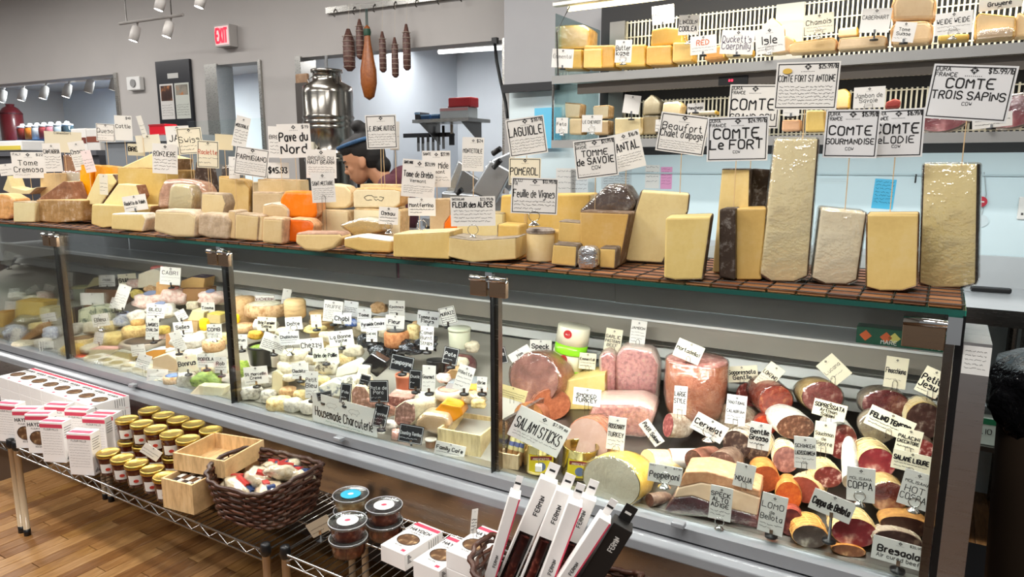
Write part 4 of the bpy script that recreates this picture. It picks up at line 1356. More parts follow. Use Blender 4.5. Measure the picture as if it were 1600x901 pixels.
log('salami', 'large mottled grey salami behind the peppered one', 1130, 655, 26, 2.12, -50, 0.16, CAS, CAS, 0.9, 4, wrap=True)
log('salami', 'dusty salami behind the calabrian card with red cut end', 1168, 618, 20, 2.25, -30, 0.14, SAL, CASD, 1.0, 6)
log('chorizo', 'bright orange-red chorizo with glossy red casing', 1212, 627, 27, 2.16, 22, 0.17, CHOR, CASR, 0.95, 14, cat='chorizo', wrap=True)
log('chorizo', 'small red chorizo end below the bright one', 1196, 664, 17, 2.10, 5, 0.1, CHOR, CASR, 0.9, 4, cat='chorizo')
log('salami', 'round coarse pink salami wrapped in film above the sopressata card', 1285, 620, 31, 2.2, 18, 0.14, mat('meat', '#9a4a48', 55, '#d6a79c'), CASY, 0.8, 6, wrap=True)
log('salami', 'brown-faced salami in smooth white casing', 1243, 667, 29, 2.04, 20, 0.17, SALB, CASW, 0.68, 10)
log('salami', 'white-mould salami behind the saucisson card', 1316, 690, 22, 2.05, 16, 0.16, SAL2, CASW, 1.3, 12)
log('salami', 'netted pale salami behind the gentile card', 1178, 700, 22, 1.96, -10, 0.14, SALD, CASY, 0.9, 8, net='#d6cbb4')
log('salami', 'netted salami with greyish pink face next to the lachsschinken card', 1228, 718, 19, 1.95, 6, 0.13, mat('meat', '#8d5f58', 70, '#b58a80'), CASY, 1.1, 8, net='#e0d8c4')
log('cured_loin', 'dark red loin in string net under the saucisson card', 1294, 745, 21, 1.92, 14, 0.12, SAL2, CASY, 0.8, 8, net='#d8c8a0', cat='cured meat')
log('cured_loin', 'smooth brown-red loin dome in front of the netted loin', 1256, 765, 25, 1.89, -14, 0.11, mat('casing', '#7a3426', 0.25, '#94493a'), CASY, 0.8, 6, net='#d6b890', cat='cured meat')
log('nduja', 'brick-red spreadable sausage with brown skin behind the nduja card', 1196, 748, 21, 1.88, 8, 0.13, mat('casing', '#8a3c1c', 0.3, '#b05a30'), CASO, 1.0, 10, cat='salami')
# speck: lean, fat and skin of one slab
P = place(1110, 812, 1.775)
yaw = face_yaw(P, 0.5)
t = thing('speck_slab', 'large slab of speck with dark lean, white fat and tan skin', 'cured meat', P, yaw)
for nm, px, m_, dd in (('lean', [(1038, 798), (1052, 803), (1100, 806), (1140, 815), (1185, 828), (1183, 806), (1130, 792), (1082, 775), (1052, 778)], mat('meat', '#5a1c28', 14, '#8f4a50'), 0.10),
                       ('fat', [(1052, 778), (1082, 775), (1130, 792), (1183, 806), (1188, 778), (1140, 762), (1095, 754), (1058, 762)], mat('paste', '#e8c4a0'), 0.098),
                       ('skin', [(1058, 762), (1095, 754), (1140, 762), (1188, 778), (1188, 766), (1150, 748), (1105, 735), (1070, 736)], mat('casing', '#b9825c', 0.3, '#d9ab84'), 0.102)):
    pts = [plane_xz(P, yaw, a, b) for a, b in px]
    bm = prism_bm(pts, dd, 0.003)
    if nm == 'lean':
        V, Fc = shell(bm, 'FLR', 0.004)
    from_bm(nm, bm, m_, t)
from_vf('plastic_wrap', V, Fc, WRAP, t, True)
log('pepperoni', 'small dark pepperoni stub at the front below its card', 1015, 781, 10, 1.79, -50, 0.08, mat('meat', '#5a3428', 80, '#8a5a44'), CASD, 1.0, 8, cat='salami')
log('lomo', 'bright orange paprika loin piece behind the lomo card', 1232, 776, 19, 1.86, 4, 0.1, mat('casing', '#b5481c', 0.3, '#dc7a34'), CASO, 1.3, 10, cat='cured meat')
log('lomo', 'dark red loin end beside the lomo card', 1236, 816, 18, 1.80, 0, 0.08, mat('meat', '#5d2424', 50, '#8a4a44'), CASR, 1.2, 6, cat='cured meat')
log('coppa', 'orange-netted coppa with grey marbled face near the black stand', 1266, 838, 26, 1.79, 12, 0.09, mat('meat', '#5a4a42', 26, '#b5a898'), CASO, 0.75, 16, net='#e0b060', cat='cured meat')
log('coppa', 'netted coppa with large marbled red face right of the bellota card', 1335, 832, 33, 1.79, 12, 0.12, COPM, CASY, 0.7, 10, net='#d8c08c', cat='cured meat')
log('coppa', 'netted coppa with coarse red face above the plain coppa card', 1370, 724, 27, 1.96, 14, 0.13, COPM, CASY, 0.92, 10, net='#dcc898', cat='cured meat')
log('salami', 'upright white-mould sausage beside the coarse red coppa', 1329, 752, 12, 1.90, 6, 0.16, CASW, CASW, 1.4, 40)
log('salami', 'dark red coarse salami with fat flecks under the finocchiona card', 1384, 633, 34, 2.2, 12, 0.15, mat('meat', '#7a2a30', 48, '#c99a94'), mat('casing', '#8d7a68', 0.25, '#b8a898'), 0.72, 6, wrap=True)
log('salami', 'clear-cased salami body below the dark red one', 1372, 668, 26, 2.08, 8, 0.12, mat('casing', '#8d7c68', 0.25, '#b5a890'), CAS, 0.9, 6, wrap=True)
log('salami', 'stout netted salami with dark mottled face by the end post', 1444, 657, 25, 2.12, 8, 0.14, mat('meat', '#4a302a', 50, '#8d7a6c'), CASY, 1.15, 8, net='#d9cba8')
log('salami', 'small red salami behind the ligure card', 1440, 700, 18, 2.02, 4, 0.1, SAL2, CASD, 0.8, 6)
log('coppa', 'halved hot coppa with pink fat beside its card', 1389, 776, 26, 1.88, 14, 0.11, mat('meat', '#8a4038', 20, '#e0b8a4'), CASY, 0.95, 10, cat='cured meat', wrap=True)
log('coppa', 'second hot coppa piece at the end post', 1448, 780, 16, 1.88, 8, 0.1, mat('meat', '#8a4038', 20, '#e0b8a4'), CASY, 1.1, 8, cat='cured meat', wrap=True)
log('bresaola', 'dark crusted bresaola half behind the front card', 1415, 822, 36, 1.83, 10, 0.1, mat('meat', '#4a2a20', 26, '#9c7a5c'), mat('casing', '#8a5c30', 0.35, '#c09050'), 0.42, 10, cat='cured meat')
log('bresaola', 'netted dark bresaola just above the front card', 1402, 846, 34, 1.79, 10, 0.07, mat('meat', '#3c2420', 40, '#7a6050'), CASD, 0.5, 6, net='#b8a890', cat='cured meat')
log('cured_slice', 'flat orange-brown cut piece at the front ledge', 1326, 860, 24, 1.775, 10, 0.05, mat('meat', '#7a4a30', 40, '#b98a60'), CASO, 0.36, 0, cat='cured meat')
# packets on the rear shelf of the case
for i, (ua, ub) in enumerate(((1338, 1364), (1366, 1412), (1414, 1440), (1442, 1478))):
    lb = ('dark green packet with orange diamond, first on the rear shelf', 'widest dark green packet with colourful diamonds on the rear shelf', 'green packet with orange corner behind the end bracket', 'dark green packet with white stripes nearest the end post')[i]
    P = at_y((ua + ub) / 2, 540 + i * 2, 2.37)
    P.z = 1.0045
    m_ = mpp(P)
    t = thing('green_packet', lb, 'packet', P, face_yaw(P, 0.3))
    wd, ht = (ub - ua) * m_, 0.052
    from_bm('box', rbox_bm(wd, 0.06, ht, 0.001, 1), mat('gloss', '#0e5238', 0.4), t)
    d = MB()
    s_ = ht * 0.33
    for q, cx in enumerate(((0,), (-0.01, 0.012), (0.006,), ())[i]):
        dd = MB().add([(cx - s_, -0.0008, ht * 0.5), (cx, -0.0008, ht * 0.5 - s_), (cx + s_, -0.0008, ht * 0.5), (cx, -0.0008, ht * 0.5 + s_)], [(0, 1, 2, 3)])
        dd.obj('printed_diamond', mat('ink', '#d9622c' if q == 0 else '#d9cf6a'), t)
    if i in (1, 3):
        w = MB()
        write(w, 'VIVO' if i == 3 else 'MARE', 0, 0.006, 0.012, wd * 0.8, -0.0009, 0.16)
        w.obj('lettering', WHITE, t)

# cards over the meats
MD = 'R'
card('large tilted card reading salami sticks on a white cube holder', 842, 674, 86, 54, 1.745, 25, [('SALAMI STICKS', .34, .66, .09)], 2, 38, 'block', price='$7.99 ea')
card('small card reading speck on the shelf behind the pink ham', 845, 542, 34, 23, 2.2, 0, [('Speck', .3, .6, .15)], 0, 20, 'wire')
card('tilted small card behind the round pink ham', 812, 552, 36, 14, 2.07, -32, [('Ham', .3, .7)], 0, 6, 'wire')
card('cream card reading garlic pastrami above the pink slabs', 958, 532, 26, 38, 2.24, 7, [('GARLIC', .13, .4, .18), ('PASTRAMI', .12, .58, .18), ('BEEF', .12, .76, .18)], 1, 16, 'wire', paper=CREAM)
card('narrow white card with a pink ham sketch above the tall slab', 997, 520, 24, 40, 2.24, 5, [('JAMBON', .1, .35, .16)], 4, 14, 'wire')
card('small cream card with looping lines on the yellow block', 918, 564, 26, 26, 2.2, 3, [('Emmental', .16, .45)], 2, 10, 'wire', paper=CREAM)
card('card reading smoked turkey below the yellow block', 917, 620, 43, 28, 1.92, 4, [('SMOKED', .2, .52, .13), ('TURKEY', .22, .8, .13)], 0, 14, 'wire')
card('tall card reading rosemary turkey in front of the pink block', 963, 677, 28, 54, 1.82, 4, [('ROSEMARY', .13, .34, .15), ('TURKEY', .13, .6, .15)], 2, 10, 'ring')
card('cream tilted card in script reading mortadella on the drum', 1076, 549, 42, 30, 2.06, 20, [('Mortadella!', .2, .58, .13)], 0, 10, 'wire', paper=CREAM)
card('narrow card with bold flourishes on the front of the mortadella', 1063, 625, 20, 46, 1.97, 1, [('LARGE', .16, .36), ('STYLE', .16, .6)], 2, 6, 'wire')
card('narrow card leaning steeply between the pink block and the salami end', 1018, 676, 44, 18, 1.87, 52, [('Petit Salami', .34, .66, .14)], 0, 4, 'wire')
card('white tilted card reading cervelat', 1108, 668, 52, 30, 1.89, 25, [('Cervelat', .28, .6, .14)], 1, 6, 'ring')
card('grey card reading cacciatore calabrian above the peppered salami', 1150, 640, 30, 48, 1.97, 2, [('TRADITIONAL', .1, .3), ('CALABRIAN', .1, .6)], 2, 12, 'wire', paper=GREY_SHADE_CARD)
card('cream slanted card in script reading soppressata gentile', 1160, 584, 46, 26, 2.25, -9, [('Soppressata', .24, .5), ('Gentile', .24, .82)], 0, 12, 'wire', paper=CREAM)
card('cream card reading lonzino leaning over the chorizo', 1202, 588, 26, 44, 2.2, 34, [('LONZINO', .14, .5, .16)], 3, 6, 'wire', paper=CREAM)
card('card reading gentile grosso in round letters', 1187, 681, 32, 44, 1.85, 4, [('Gentile', .17, .42, .15), ('Grosso', .18, .66, .15)], 1, 8, 'wire')
card('card reading pepperoni in the front row', 1039, 741, 52, 30, 1.745, 4, [('Pepperoni', .32, .72, .1)], 0, 6, 'ring', price='$17.99', corner=('DAILY',))
card('card reading nduja in thin capitals', 1163, 743, 30, 40, 1.77, 7, [("'NDUJA", .2, .74, .1)], 0, 4, 'wire')
card('card reading speck alto adige on a ring holder at the front', 1126, 786, 34, 56, 1.738, 2, [('SPECK', .12, .3, .18), ('ALTO', .12, .46, .18), ('ADIGE', .12, .62, .18)], 2, 16, 'ring', k=0.35)
card('card reading lomo de bellota on a black clip base', 1207, 803, 38, 66, 1.738, 5, [('LOMO', .14, .36, .11), ('de', .08, .5), ('Bellota', .14, .66, .11)], 2, 6, 'clip', k=0.35)
card('tilted card in script reading coppa de bellota on a weighted stem', 1300, 790, 62, 36, 1.745, 14, [('Coppa de Bellota', .32, .68, .12)], 0, 44, 'clip')
card('card reading coppa in thin capitals', 1345, 757, 40, 56, 1.76, -3, [('MOLISANA', .08, .36), ('COPPA', .2, .62, .12)], 0, 6, 'ring')
card('tilted card reading hot coppa', 1431, 765, 42, 60, 1.75, 8, [('MOLISANA', .08, .34), ('HOT', .17, .6, .1), ('COPPA', .17, .82, .1)], 0, 6, 'ring')
card('front card reading bresaola air-dried beef on a clip base', 1405, 864, 76, 40, 1.738, 2, [('Bresaola', .26, .6, .15), ('Air cured beef', .16, .84, .09)], 0, 12, 'clip', price='$35.99/lb', k=0.35)
card('cream card reading sopressata', 1296, 640, 48, 26, 2.02, 8, [('SOPRESSATA', .24, .42, .15), ('Artisan', .2, .68), ('Salami', .2, .94)], 0, 6, 'wire', paper=CREAM)
card('cream card reading saucisson de bigorre', 1288, 683, 30, 50, 1.91, 2, [('Saucisson', .12, .44), ('de', .1, .6), ('Bigorre', .13, .76)], 1, 10, 'wire', paper=CREAM)
card('card reading schinken lachsschinken', 1258, 707, 32, 52, 1.82, -4, [('SCHINKEN', .11, .34, .16), ('LACHSSCHINKEN', .12, .56, .14)], 2, 8, 'wire')
card('tilted cream card reading felino tenero', 1390, 661, 66, 34, 1.95, 18, [('FELINO TENERO', .22, .5, .2)], 2, 8, 'wire', paper=CREAM)
card('cream card peeping out above the ligure card', 1420, 688, 34, 38, 1.91, 7, [('PALACINI', .14, .44), ('CACCIATORE', .13, .64)], 1, 6, 'wire', paper=CREAM)
card('broad cream card reading salame ligure at the end post', 1424, 722, 54, 32, 1.85, 4, [('SALAME LIGURE', .22, .5, .17)], 2, 6, 'wire', paper=CREAM)
card('cream card reading finocchiona above the dark red salami', 1400, 582, 31, 50, 2.22, 2, [('Finocchiona', .16, .52, .13)], 1, 10, 'wire', paper=CREAM)
card('slanted cream card reading petit jesu by the end post', 1455, 597, 32, 44, 2.06, 20, [('Petit', .22, .5, .13), ('Jesu', .22, .76, .13)], 1, 8, 'wire', paper=CREAM)
card('plain cream card turned on its corner above the round salami', 1303, 577, 32, 42, 2.22, -48, [('Lucana', .14, .5, .1)], 1, 10, 'wire', paper=CREAM)
card('small dark chalk card just right of the middle post', 781, 556, 22, 26, 2.02, -14, [('Pate', .2, .5)], 1, 10, 'wire', paper=CHALK, ink='#d8d8d8', border=True)
card('tilted printed card in front of the smoked ham', 800, 614, 46, 20, 1.84, 16, [], 3, 6, 'wire', paper=mat('paper', '#cfc08c'))

# ================================================================ soft cheeses and charcuterie on the steep deck
def puck(name, label, u, v, wpx, h, crust, where='L', top=None, side=None, cat='cheese', wob=0.02, cut=None, up=0.0, seg=24, group=None):
    """a round cheese lying flat; (u, v) is the middle of its front foot"""
    wpx, h = wpx * 1.15, h * 1.1
    P = place(u, v, where, up)
    r = wpx / 2 * mpp(P)
    d = Vector((P.x, P.y, 0)).normalized()
    P = P + Vector((d.x * r * 0.9, d.y * r * 0.9, 0.0))
    if where == 'L':
        P.z += LS * d.y * r * 0.45
    t = thing(name, label, cat, P, face_yaw(P))
    b = min(h, r) * 0.18
    MB().lathe([(r - b, 0), (r, b), (r * 1.01, h * 0.5), (r, h - b), (r - b, h), (r * 0.3, h * (1 + wob))], seg).obj('crust', crust, t, True)
    if top:
        MB().lathe([(r * 0.8, h * 1.004), (r * 0.5, h * (1.012 + wob)), (0.001, h * (1.015 + wob))], seg).obj('top_label', top, t, True)
    if side:
        MB().lathe([(r * 1.02, h * 0.12), (r * 1.03, h * 0.5), (r * 1.02, h * 0.88)], seg, cap=False).obj('side_band', side, t, True)
    return t


def lump(name, label, u, v, wpx, hpx, m, where='L', cat='cheese', depth=0.7, mark=None, up=0.0, rough=0.16, wrap=False, dy=0.0):
    """a paper or film wrapped soft parcel; (u, v) = middle of its foot"""
    P = place(u, v, where, up)
    k = mpp(P)
    a, c = wpx * 0.62 * k, hpx * 0.6 * k
    b = a * depth
    P = P + Vector((0, b * 0.6, 0))
    t = thing(name, label, cat, P, face_yaw(P, 0.6) + R(dy))
    bm = bmesh.new()
    bmesh.ops.create_icosphere(bm, subdivisions=3, radius=1)
    s = rnd.uniform(0, 100)
    for vv in bm.verts:
        x, y, z = vv.co
        f = max(abs(x), abs(y), abs(z)) ** 0.45
        n = noise.noise(Vector((x * 1.6 + s, y * 1.6, z * 1.6))) * rough * 1.6 + noise.noise(Vector((x * 5 + s, y * 5, z * 5))) * rough * 0.6
        q = vv.co * (1 / max(f, 0.6)) * (0.86 + n)
        vv.co = Vector((q.x * a, q.y * b, max(-0.98, q.z) * c + c))
    if wrap:
        V, Fc = shell(bm, '*', 0.004)
        from_vf('plastic_wrap', V, Fc, WRAP, t, True)
    from_bm('parcel', bm, m, t, True)
    if mark:
        MB().lathe([(a * 0.3, 0), (a * 0.26, 0.002), (0.001, 0.003)], 16).obj('label_sticker', mark, t, loc=(0, -b * 0.2, c * 1.93), rot=(R(14), 0, 0))
    return t


def tub(name, label, u, v, wpx, hpx, body, lid=None, where='L', fill=None, cat='pot', flare=1.0, up=0.0):
    P = place(u, v, where, up)
    k = mpp(P)
    r, h = wpx / 2 * k, hpx * k
    t = thing(name, label, cat, P + Vector((0, r, 0)), face_yaw(P))
    if fill:
        MB().lathe([(r * 0.86 / flare, 0), (r * 0.88 / flare, 0.003), (r * 0.97, h * 0.86), (r, h * 0.88), (r, h), (r * 0.9, h), (r * 0.88, h * 0.9)], 24, cap=False).obj('pot', body, t, True)
        MB().lathe([(r * 0.89, h * 0.9), (r * 0.5, h * 0.93), (0.001, h * 0.94)], 24).obj('filling', fill, t, True)
    else:
        MB().lathe([(r * 0.92 / flare, 0), (r * 0.96 / flare, 0.003), (r, h * 0.85), (r * 0.98, h * 0.88)], 24).obj('pot', body, t, True)
    if lid:
        MB().lathe([(r * 1.04, h * 0.86), (r * 1.05, h * 0.98), (r * 0.98, h)], 24).obj('lid', lid, t, True)
    return t


BLM = mat('bloom', '#ddd2b8')
BLG = mat('bloom', '#d0cabc', None, '#9a958a')
BLY = mat('bloom', '#e8d39c', None, '#b58d52')
BLT = mat('bloom', '#d9b488', None, '#a87848')
ASH = mat('bloom', '#c9c4b8', None, '#6b675f')
PAPERW = mat('bloom', '#e6e0d4', None, '#bdb4a4')
PINKP = mat('bloom', '#f0d8cc', None, '#d9a898')
BLUEP = mat('bloom', '#dfe2ea', None, '#8a90b0')
YEL = mat('paste', '#e6cf7c')
WOODB = mat('wood', '#d8b684', 0.5, (1, 1, 6))
GREYW = mat('wood', '#9a8d7c', 0.6, (1, 1, 6))
DARKP = mat('gloss', '#1d1c1c', 0.3)
BLKF = mat('foil', '#55565a')
TERRA = mat('plain', '#b5694a', 0.5)
PATE = mat('meat', '#a87a68', 50, '#c9a490')
GREEN = mat('bloom', '#8fa84c', None, '#4c6424')
GREYT = mat('plain', '#b8bcc2', 0.4)
NAVY = mat('ink', '#8088a4')
REDI = mat('ink', '#c07a70')

# --- first pane
cheese('yellow_block', 'deep yellow cut cheese block inside the first pane', [(22, 503), (64, 505), (68, 472), (24, 470)], 2.0, 0.1, '#e0bc4c', '#c8a040', 'T', 0.3, 0.004)
lump('wrapped_cheese', 'film-wrapped grey-green cheese below the yellow block', 38, 512, 42, 16, mat('bloom', '#b8b08c', None, '#857c5c'), 1.92, wrap=True)
cheese('tan_log_cheese', 'tan wrinkled log lying aslant in the first pane', [(30, 530), (36, 534), (68, 518), (66, 506), (60, 506)], 1.84, 0.06, '#c9a06a', '#a87c4c', 'FT', 0.3, 0.006)
lump('wrapped_cheese', 'white film-wrapped cheese at the front of the first pane', 18, 536, 30, 24, BLUEP, 1.80, wrap=True)
puck('soft_round', 'white bloomy round low in the first pane', 45, 549, 38, 0.04, BLM, 1.77)
lump('wrapped_cheese', 'blue-grey printed parcel beside the first post', 74, 533, 20, 20, BLUEP, 1.83)
lump('wrapped_cheese', 'white crumpled parcel between the white round and the first post', 62, 548, 22, 18, PAPERW, 1.79)
cheese('pale_block', 'pale cut block right of the deep yellow one', [(60, 505), (78, 506), (78, 482), (61, 480)], 1.97, 0.08, '#dcd2a0', '#b5a878', 'T', 0.3, 0.004)
cheese('orange_block', 'orange cheese edge at the start of the case', [(-12, 512), (5, 512), (5, 488), (-12, 488)], 1.95, 0.08, '#e0ac3c', '#c08a30', 'T', 0.3, 0.004)
lump('wrapped_cheese', 'white paper parcel at the back of the first pane', 20, 470, 22, 12, PAPERW, 2.2)
lump('wrapped_cheese', 'cream parcel at the back beside the first post', 66, 470, 20, 14, PINKP, 2.2)
# --- second pane
cheese('straw_wedge', 'pale straw wedge under the backmost card of the second pane', [(132, 452), (160, 452), (156, 434), (146, 433)], 2.2, 0.1, '#e8dca0', '#b8a878', 'R', 0.35, 0.003)
cheese('crusted_block', 'brown and black crusted cheese block behind the blue one', [(130, 480), (182, 484), (182, 452), (132, 450)], 2.08, 0.12, '#96643c', '#3c3028', 'TL', 0.35, 0.005)
cheese('blue_block', 'big pale green-veined blue cheese block', [(121, 506), (150, 512), (172, 508), (173, 482), (140, 478), (121, 484)], 1.98, 0.1, '#d8d8b4', '#c0c0a0', None, 0.3, 0.006, pk='marble', pextra='#4c6058')
cheese('yellow_wedge', 'small yellow cheese wedge beside the black pot', [(97, 508), (117, 509), (118, 494), (112, 487), (98, 487)], 1.98, 0.07, '#dcb658', '#a8842c', 'R', 0.3, 0.004)
tub('black_pot', 'black pot behind the small yellow wedge', 116, 510, 14, 34, DARKP, None, 2.03)
tub('clear_cup', 'pale green clear cup at the back of the second pane', 116, 470, 24, 22, mat('gloss', '#b9c4b0', 0.15), mat('plain', '#d9d4a0'), 2.2)
lump('wrapped_cheese', 'grey film parcel next to the second-pane back cups', 100, 472, 22, 18, BLUEP, 2.18, wrap=True)
puck('stamped_round', 'flat soft round with brown stamp on top', 130, 541, 36, 0.03, BLY, 1.90, mat('rind', '#8a6a44'))
puck('yellow_round', 'small golden-skinned round near the front of the second pane', 116, 558, 30, 0.045, mat('bloom', '#e0c064', None, '#b58a34'), 1.80)
tub('red_pot', 'little pot with bright orange-red lid at the front of the second pane', 119, 572, 18, 16, mat('gloss', '#d9d0c4', 0.2), mat('gloss', '#d9542c', 0.3), 1.77)
cheese('pink_slab', 'long flat soft cheese with pink wrapping on top', [(133, 566), (160, 571), (181, 556), (180, 545), (140, 545)], 1.81, 0.06, '#e0cfa0', '#e0a898', 'T', 0.3, 0.004)
cheese('grey_wedge', 'broad triangular wedge with greyed top and yellow side', [(160, 577), (176, 579), (202, 566), (202, 552), (182, 548), (160, 562)], 1.79, 0.09, '#dcc880', '#8d8a78', 'T', 0.3, 0.003)
puck('golden_round', 'yellow round on the greyed wooden hoop', 179, 541, 34, 0.05, mat('bloom', '#e3cb84', None, '#c09c50'), 1.88)
puck('pale_round', 'thin pale round below the yellow one', 152, 551, 40, 0.022, BLM, 1.84)
lump('wrapped_cheese', 'white parcel with navy print near the pane centre', 190, 512, 34, 20, BLUEP, 2.0, mark=NAVY)
cheese('cream_box', 'cream carton with red paper on top at the back', [(215, 450), (256, 450), (257, 426), (240, 420), (216, 428)], 2.2, 0.1, '#e6dcc4', '#eee6d6', 'T', 0.35, 0.003)
lump('red_paper', 'crumpled red paper knot on the cream carton', 242, 425, 18, 9, mat('plain', '#d97a74'), 2.24, cat='paper')
cheese('tan_box', 'small tan wooden box before the cream carton', [(243, 461), (268, 461), (269, 443), (244, 441)], 2.12, 0.06, '#dcae74', '#c89458', 'T', 0.35, 0.002, pk='wood')
cheese('boxed_wedge', 'yellow-brown wedge with dark printed top on the brown carton', [(281, 450), (318, 450), (320, 434), (300, 432), (283, 438)], 2.2, 0.09, '#c99c50', '#584a58', 'T', 0.35, 0.003)
cheese('brown_carton', 'brown carton under the dark-topped wedge', [(284, 470), (321, 470), (322, 451), (285, 451)], 2.18, 0.09, '#a87c50', '#8d6238', 'T', 0.35, 0.002, pk='plain', cat='carton')
lump('wrapped_cheese', 'pink and white paper parcel in the back pile, larger one', 226, 486, 52, 24, PINKP, 2.06, mark=NAVY)
lump('wrapped_cheese', 'pink and white paper parcel by the tan box', 266, 478, 42, 24, PINKP, 2.12, mark=REDI)
lump('wrapped_cheese', 'round yellow waxed cheese between the parcels', 211, 468, 18, 14, mat('bloom', '#e8cf74', None, '#c8a850'), 2.15)
lump('wrapped_cheese', 'small round beige cheese above the pink parcel', 232, 462, 20, 14, BLT, 2.18)
lump('wrapped_cheese', 'white parcel with dark blue print at the pile centre', 243, 500, 44, 22, PAPERW, 2.0, mark=NAVY)
lump('wrapped_cheese', 'cream parcel behind the long printed card', 210, 506, 30, 18, PAPERW, 2.0)
puck('washed_round', 'tan washed-rind round with knobbed top in the wooden hoop', 214, 530, 36, 0.05, mat('bloom', '#d9b878', None, '#a8804c'), 1.93)
puck('cheese_button', 'little tan cheese button sitting on the washed round', 216, 510, 18, 0.025, mat('bloom', '#d0a868', None, '#a0783c'), 1.97)
t = puck('wooden_hoop', 'greyed wooden hoop tray holding washed rounds', 226, 551, 62, 0.035, GREYW, 1.86, mat('plain', '#4a3c30'), cat='tray')
puck('yellow_round', 'yellow cheese round right of the wooden hoop', 256, 522, 18, 0.03, mat('bloom', '#e0c060', None, '#b89440'), 1.97)
cheese('tan_carton', 'upright tan carton in the middle of the second pane', [(258, 545), (276, 547), (277, 523), (259, 522)], 1.90, 0.06, '#c99462', '#b07c48', 'T', 0.35, 0.002, pk='plain', cat='carton')
lump('wrapped_cheese', 'white crumpled parcel right of the tan carton', 286, 548, 46, 22, PAPERW, 1.89, mark=mat('ink', '#b0aca4'))
lump('lemon', 'bright yellow lemon beside the ringed card', 317, 519, 15, 20, mat('bloom', '#f4cc10', None, '#e0b008'), 1.98, cat='lemon', rough=0.03)
lump('lemon', 'bright yellow lemon half hidden by the second post', 366, 507, 12, 15, mat('bloom', '#f4cc10', None, '#e0b008'), 2.0, cat='lemon', rough=0.03)
cheese('straw_wedge', 'pale wedge on a tan box above the lemon', [(292, 501), (318, 501), (319, 488), (300, 484)], 2.05, 0.07, '#e6d8a0', '#c0aa78', 'R', 0.35, 0.003)
cheese('tan_box', 'low tan box beneath the pale wedge', [(285, 520), (308, 520), (309, 502), (286, 501)], 2.03, 0.07, '#c9a878', '#b58f5c', 'T', 0.35, 0.002, pk='wood')
lump('wrapped_cheese', 'blue and pink printed parcel near the second post', 323, 478, 38, 20, PINKP, 2.15, mark=NAVY)
lump('wrapped_cheese', 'small cream parcel left of the printed one by the second post', 298, 486, 20, 14, BLM, 2.12)
cheese('yellow_box', 'yellow-topped box behind the lemon', [(322, 505), (344, 506), (344, 492), (323, 490)], 2.08, 0.08, '#dcc480', '#e0cc60', 'T', 0.35, 0.003)
puck('ringed_round', 'tan round with pale top under the ringed card', 335, 551, 30, 0.045, BLT, 1.88, BLM)
cheese('tan_wedge', 'smooth tan wedge near the front of the second pane', [(238, 576), (275, 582), (282, 566), (262, 553), (238, 560)], 1.80, 0.08, '#dcba90', '#e6d2b0', 'T', 0.35, 0.003)
cheese('blue_label_box', 'flat box with pale blue label and orange edge', [(226, 558), (244, 563), (270, 554), (268, 545), (240, 546), (227, 550)], 1.86, 0.06, '#d9963c', '#b8ccd8', 'T', 0.35, 0.002, pk='plain', rk='plain', cat='carton')
puck('blue_tin', 'round cheese with blue label disc at the front', 273, 603, 28, 0.035, BLT, 1.775, mat('ink', '#5a78b0'))
lump('wrapped_cheese', 'white plastic-wrapped cheese by the blue-label round', 287, 611, 26, 26, PAPERW, 1.77, wrap=True)
lump('leaf_cheese', 'leaf-wrapped green and white cheese at the front near the second post', 316, 612, 40, 26, GREEN, 1.77)
cheese('pale_slab', 'flat pale cheese slab lying below the leaf-wrapped one', [(296, 616), (344, 626), (350, 606), (310, 602)], 1.775, 0.05, '#e6dfc0', '#d8cfa8', 'T', 0.35, 0.003)
cheese('pale_slab', 'stack of flat creamy slices along the front rail', [(182, 588), (230, 594), (236, 576), (190, 570)], 1.775, 0.06, '#ddd0a8', '#cfc09c', 'T', 0.35, 0.004)
lump('wrapped_cheese', 'grey-white film parcel on the front rail of the second pane', 150, 579, 36, 14, BLG, 1.775, wrap=True)
lump('wrapped_cheese', 'white printed parcel behind the small cards', 300, 566, 34, 18, PAPERW, 1.85)
lump('wrapped_cheese', 'cream parcel right behind the post foot', 342, 586, 24, 22, BLM, 1.80)
# --- third pane
t = puck('large_wheel', 'wide soft wheel with white top and tan side near the back', 419, 498, 60, 0.05, BLT, 2.06, BLM)
cheese('rind_wedge', 'slim tan wedge propped on the white-topped wheel', [(418, 487), (436, 488), (440, 474), (434, 472)], 2.2, 0.05, '#d0a468', '#b58848', 'R', 0.4, 0.002)
puck('tan_drum', 'tall tan drum cheese behind the second post', 382, 507, 36, 0.11, mat('bloom', '#dcb484', None, '#c0935c'), 2.1)
for v_, lb in ((499, 'pale wooden cheese box in front of the taller stack'),):
    puck('wooden_box', lb, 462, v_, 29, 0.075, WOODB, 2.06, cat='box')
for i, (v_, lb) in enumerate(((508, 'lowest wooden cheese box of the tall stack'), (492, 'middle wooden cheese box of the tall stack'), (479, 'top wooden cheese box of the tall stack'))):
    P = place(491, v_, 2.12)
    r = 19 * mpp(P)
    t = thing('wooden_box', lb, 'box', Vector((P.x, P.y + r * 0.8, [0.80, 0.837, 0.874][i])))
    MB().lathe([(r * 0.97, 0), (r * 0.97, 0.028)], 28).obj('hoop', WOODB, t, True)
    MB().lathe([(r * (1.0 + 0.015 * i), 0.018), (r * (1.01 + 0.015 * i), 0.0355), (r * 0.3, 0.0362)], 28).obj('lid', WOODB, t, True)
puck('flat_round', 'flat orange-tan round beneath the tan drum', 381, 521, 32, 0.03, BLT, 1.99)
lump('wrapped_cheese', 'bright white parcel next to the flat orange-tan round', 403, 519, 22, 18, PAPERW, 2.0)
lump('yolk_cheese', 'orange-yellow soft cheese under the slanted white card', 396, 532, 20, 14, mat('bloom', '#e8b048', None, '#c88820'), 1.95)
